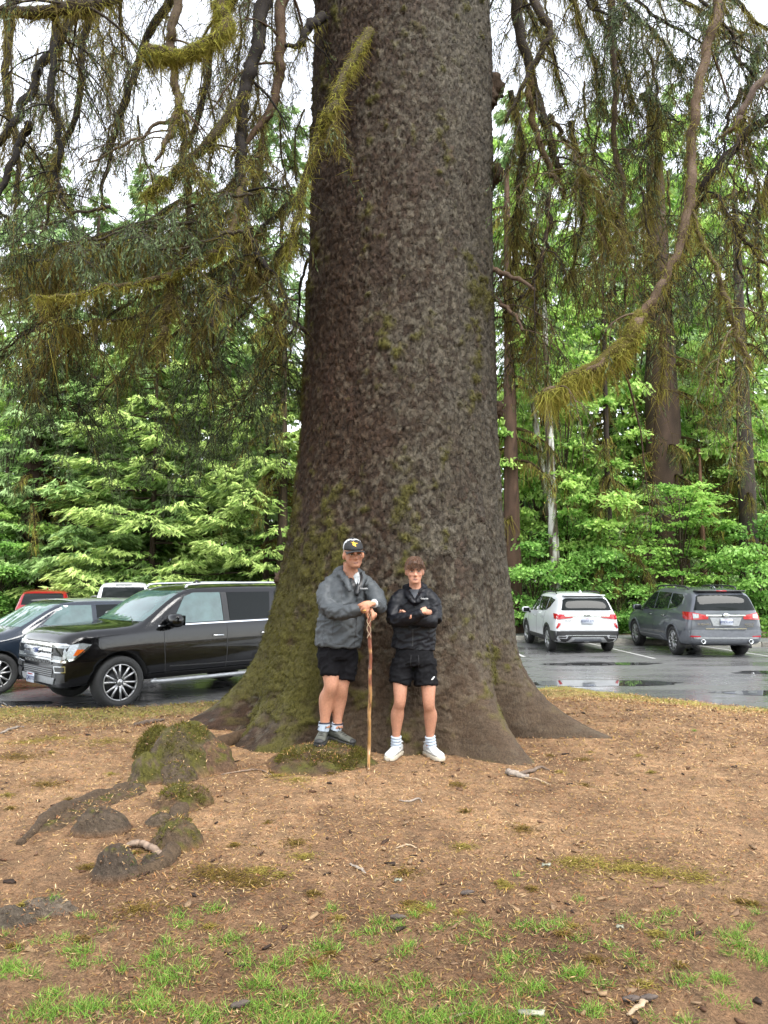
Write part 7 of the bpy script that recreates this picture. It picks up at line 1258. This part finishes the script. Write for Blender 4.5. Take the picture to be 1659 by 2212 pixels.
    on('tee_shirt', [(757, 1238), (771, 1234), (775, 1246), (774, 1258), (769, 1270), (763, 1256)], 'white_cotton', .010); on('collar_lining', strip_([(746, 1234), (755, 1250), (763, 1268), (769, 1290)], 7), 'zip_black', .006); on('collar_lining', strip_([(774, 1236), (778, 1248), (776, 1262), (770, 1282)], 9), 'zip_black', .006)
    on('zip_flap', strip_([(769, 1290), (768, 1302)], 2.5), 'zip_black'); on('zip_flap', strip_([(768, 1330), (766, 1365), (762, 1403)], 1.6), 'zip_black', .003); on('storm_flap', strip_([(771, 1290), (783, 1274), (794, 1262)], 1.3), 'zip_black', .003); on('pocket_seam', strip_([(718, 1330), (716, 1345), (713, 1376)], 1.6), 'zip_black', .003); on('side_seam', strip_([(697, 1320), (694, 1350), (690, 1388)], .8), 'zip_black', .002); on('hem_seam', strip_([(682, 1387), (715, 1396), (745, 1400), (775, 1401)], .8), 'zip_black', .002); on('shoulder_seam', strip_([(738, 1262), (733, 1285), (734, 1308)], .8), 'zip_black', .002); on('shoulder_seam', strip_([(793, 1266), (793, 1285), (794, 1296)], .8), 'zip_black', .002)
    text('Columbia', .017, tuple(A(786, 1271, 6.80)), (R(90), 0, 0), 'print_white', j, 'chest_lettering'); cf = A(809.5, 1303.4, 6.615); part(MB().tube(np.array([cf, cf + (A(804, 1304.5, 6.585) - cf) * .35]), .037, 16), 'shirt_cuff', 'white_cotton', j, True)
    sb = MB(); limbtube(sb, [A(729, 1388, 7.0), A(729, 1405, 7.0), A(729, 1422, 7.0)], [.175, .178, .168], 24, 10, .78)
    limbtube(sb, [A(712, 1410, 6.99), A(714, 1436, 6.975), A(714, 1461, 6.945)], [.120, .108, .088]); limbtube(sb, [A(745, 1412, 7.01), A(747, 1440, 7.01), A(745, 1470, 6.985)], [.118, .104, .086])
    blob(sb, 'shorts', 'dark_cloth', e, .009, 3, wrinkle(6, 18, .008, .012, 19))
    for (u, yy, yaw_, pit, ax, ty, zt) in ((701, 6.97, R(-97), R(4), 701, 6.965, 1561), (727, 7.02, R(-30), R(10), 729, 7.02, 1563)):
        x = (u - CX) / F * yy; z = float(gz_h(np.array([x]), np.array([yy - .06]))[0]) + .012; loc = np.array([x, yy, z]) - O; loc[2] = max(loc[2], .115); shoe(e, tuple(loc), yaw_, pit, .30, ('shoe_olive', 'shoe_sole', 'lace_dark'), 'hiker')
        topp = A(ax, zt, ty); bot = loc + np.array([0, 0, .09]); q = spline([topp, (topp + bot) / 2, bot], 12); sk = part(MB().tube(q, np.full(12, .052), 18), 'sock', 'sock_knit', e, True); part(MB().tube(np.stack([topp + np.array([0, 0, .006]), topp - np.array([0, 0, .006])]), .0535, 18), 'sock_band', 'sock_dark', sk, True)
    return e
man()
# ---------------------------------------------------------------- walking stick
def walking_stick():
    b0 = gnd(796, 1668, 0); b0[2] = gz(b0[0], b0[1]); D = [(796, 1668), (797, 1625), (798, 1580), (797.5, 1540), (800, 1500), (799, 1460), (800.5, 1420), (798.5, 1385), (798, 1352), (797, 1326), (797, 1318)]
    e = empty('walking_stick', tuple(b0), label='tall reddish brown wooden walking stick held upright by the man', cat='walking stick'); P_ = np.array([at(u, v, 6.575 - .0 * v) for u, v in D]) - b0; P_[0] = (0, 0, 0); q = spline(P_, 90); n = len(q); t = q[:, 2] / q[-1, 2]
    nz_ = fbm(np.stack([q[:, 2] * 14, q[:, 2] * 0, q[:, 2] * 0], -1), 3, 7); rad = .0135 + .003 * t + .004 * (nz_ - .5); 
    for z0 in (.28, .62, .83): rad = rad + .0045 * np.exp(-((t - z0) / .008) ** 2)
    red, tan, dk, pl = (np.array(lin(h)) for h in ('#63331f', '#86643a', '#331c12', '#94714a')); ring = 14; aa = np.tile(np.arange(ring), n); zz = np.repeat(q[:, 2], ring); nn = fbm(np.stack([np.cos(aa / ring * 6.283) * 1.2, np.sin(aa / ring * 6.283) * 1.2, zz * 16], -1), 3, 9); tt = np.repeat(t, ring)
    w = sstep(.40, .60, tt + (nn - .5) * .5)[:, None]; c = tan * (1 - w) + red * w; k = sstep(.60, .68, nn)[:, None]; c = c * (1 - .6 * k) + dk * .6 * k
    for z0 in (.335, .60, .735): m_ = np.exp(-((tt - z0) / .012) ** 4)[:, None]; c = c * (1 - m_) + pl * m_
    tb = MB(); tb.tube(q, rad, ring); tb.c = [c]; tb.build('shaft', 'stick_wood', e)
    co = MB(); s = np.linspace(0, 1, 40); top = q[-1]
    for f_, ph in ((1, 0), (-1, .6)): co.tube(np.stack([q[-10][0] + .0 + f_ * .016 * np.cos(s * 9 + ph), q[-10][1] - .020 + .003 * np.sin(s * 12), np.interp(s, [0, 1], [q[-1][2] - .01, q[-26][2]])], -1), .0030, 6)
    co.build('cord', 'pale_wood', e)
m, t, b, o = newmat('stick_wood'); b.inputs['Roughness'].default_value = .4; a = N(t, 'ShaderNodeAttribute', attribute_name='Col'); t.links.new(a.outputs['Color'], b.inputs['Base Color']); b.inputs['Coat Weight'].default_value = .3
walking_stick()
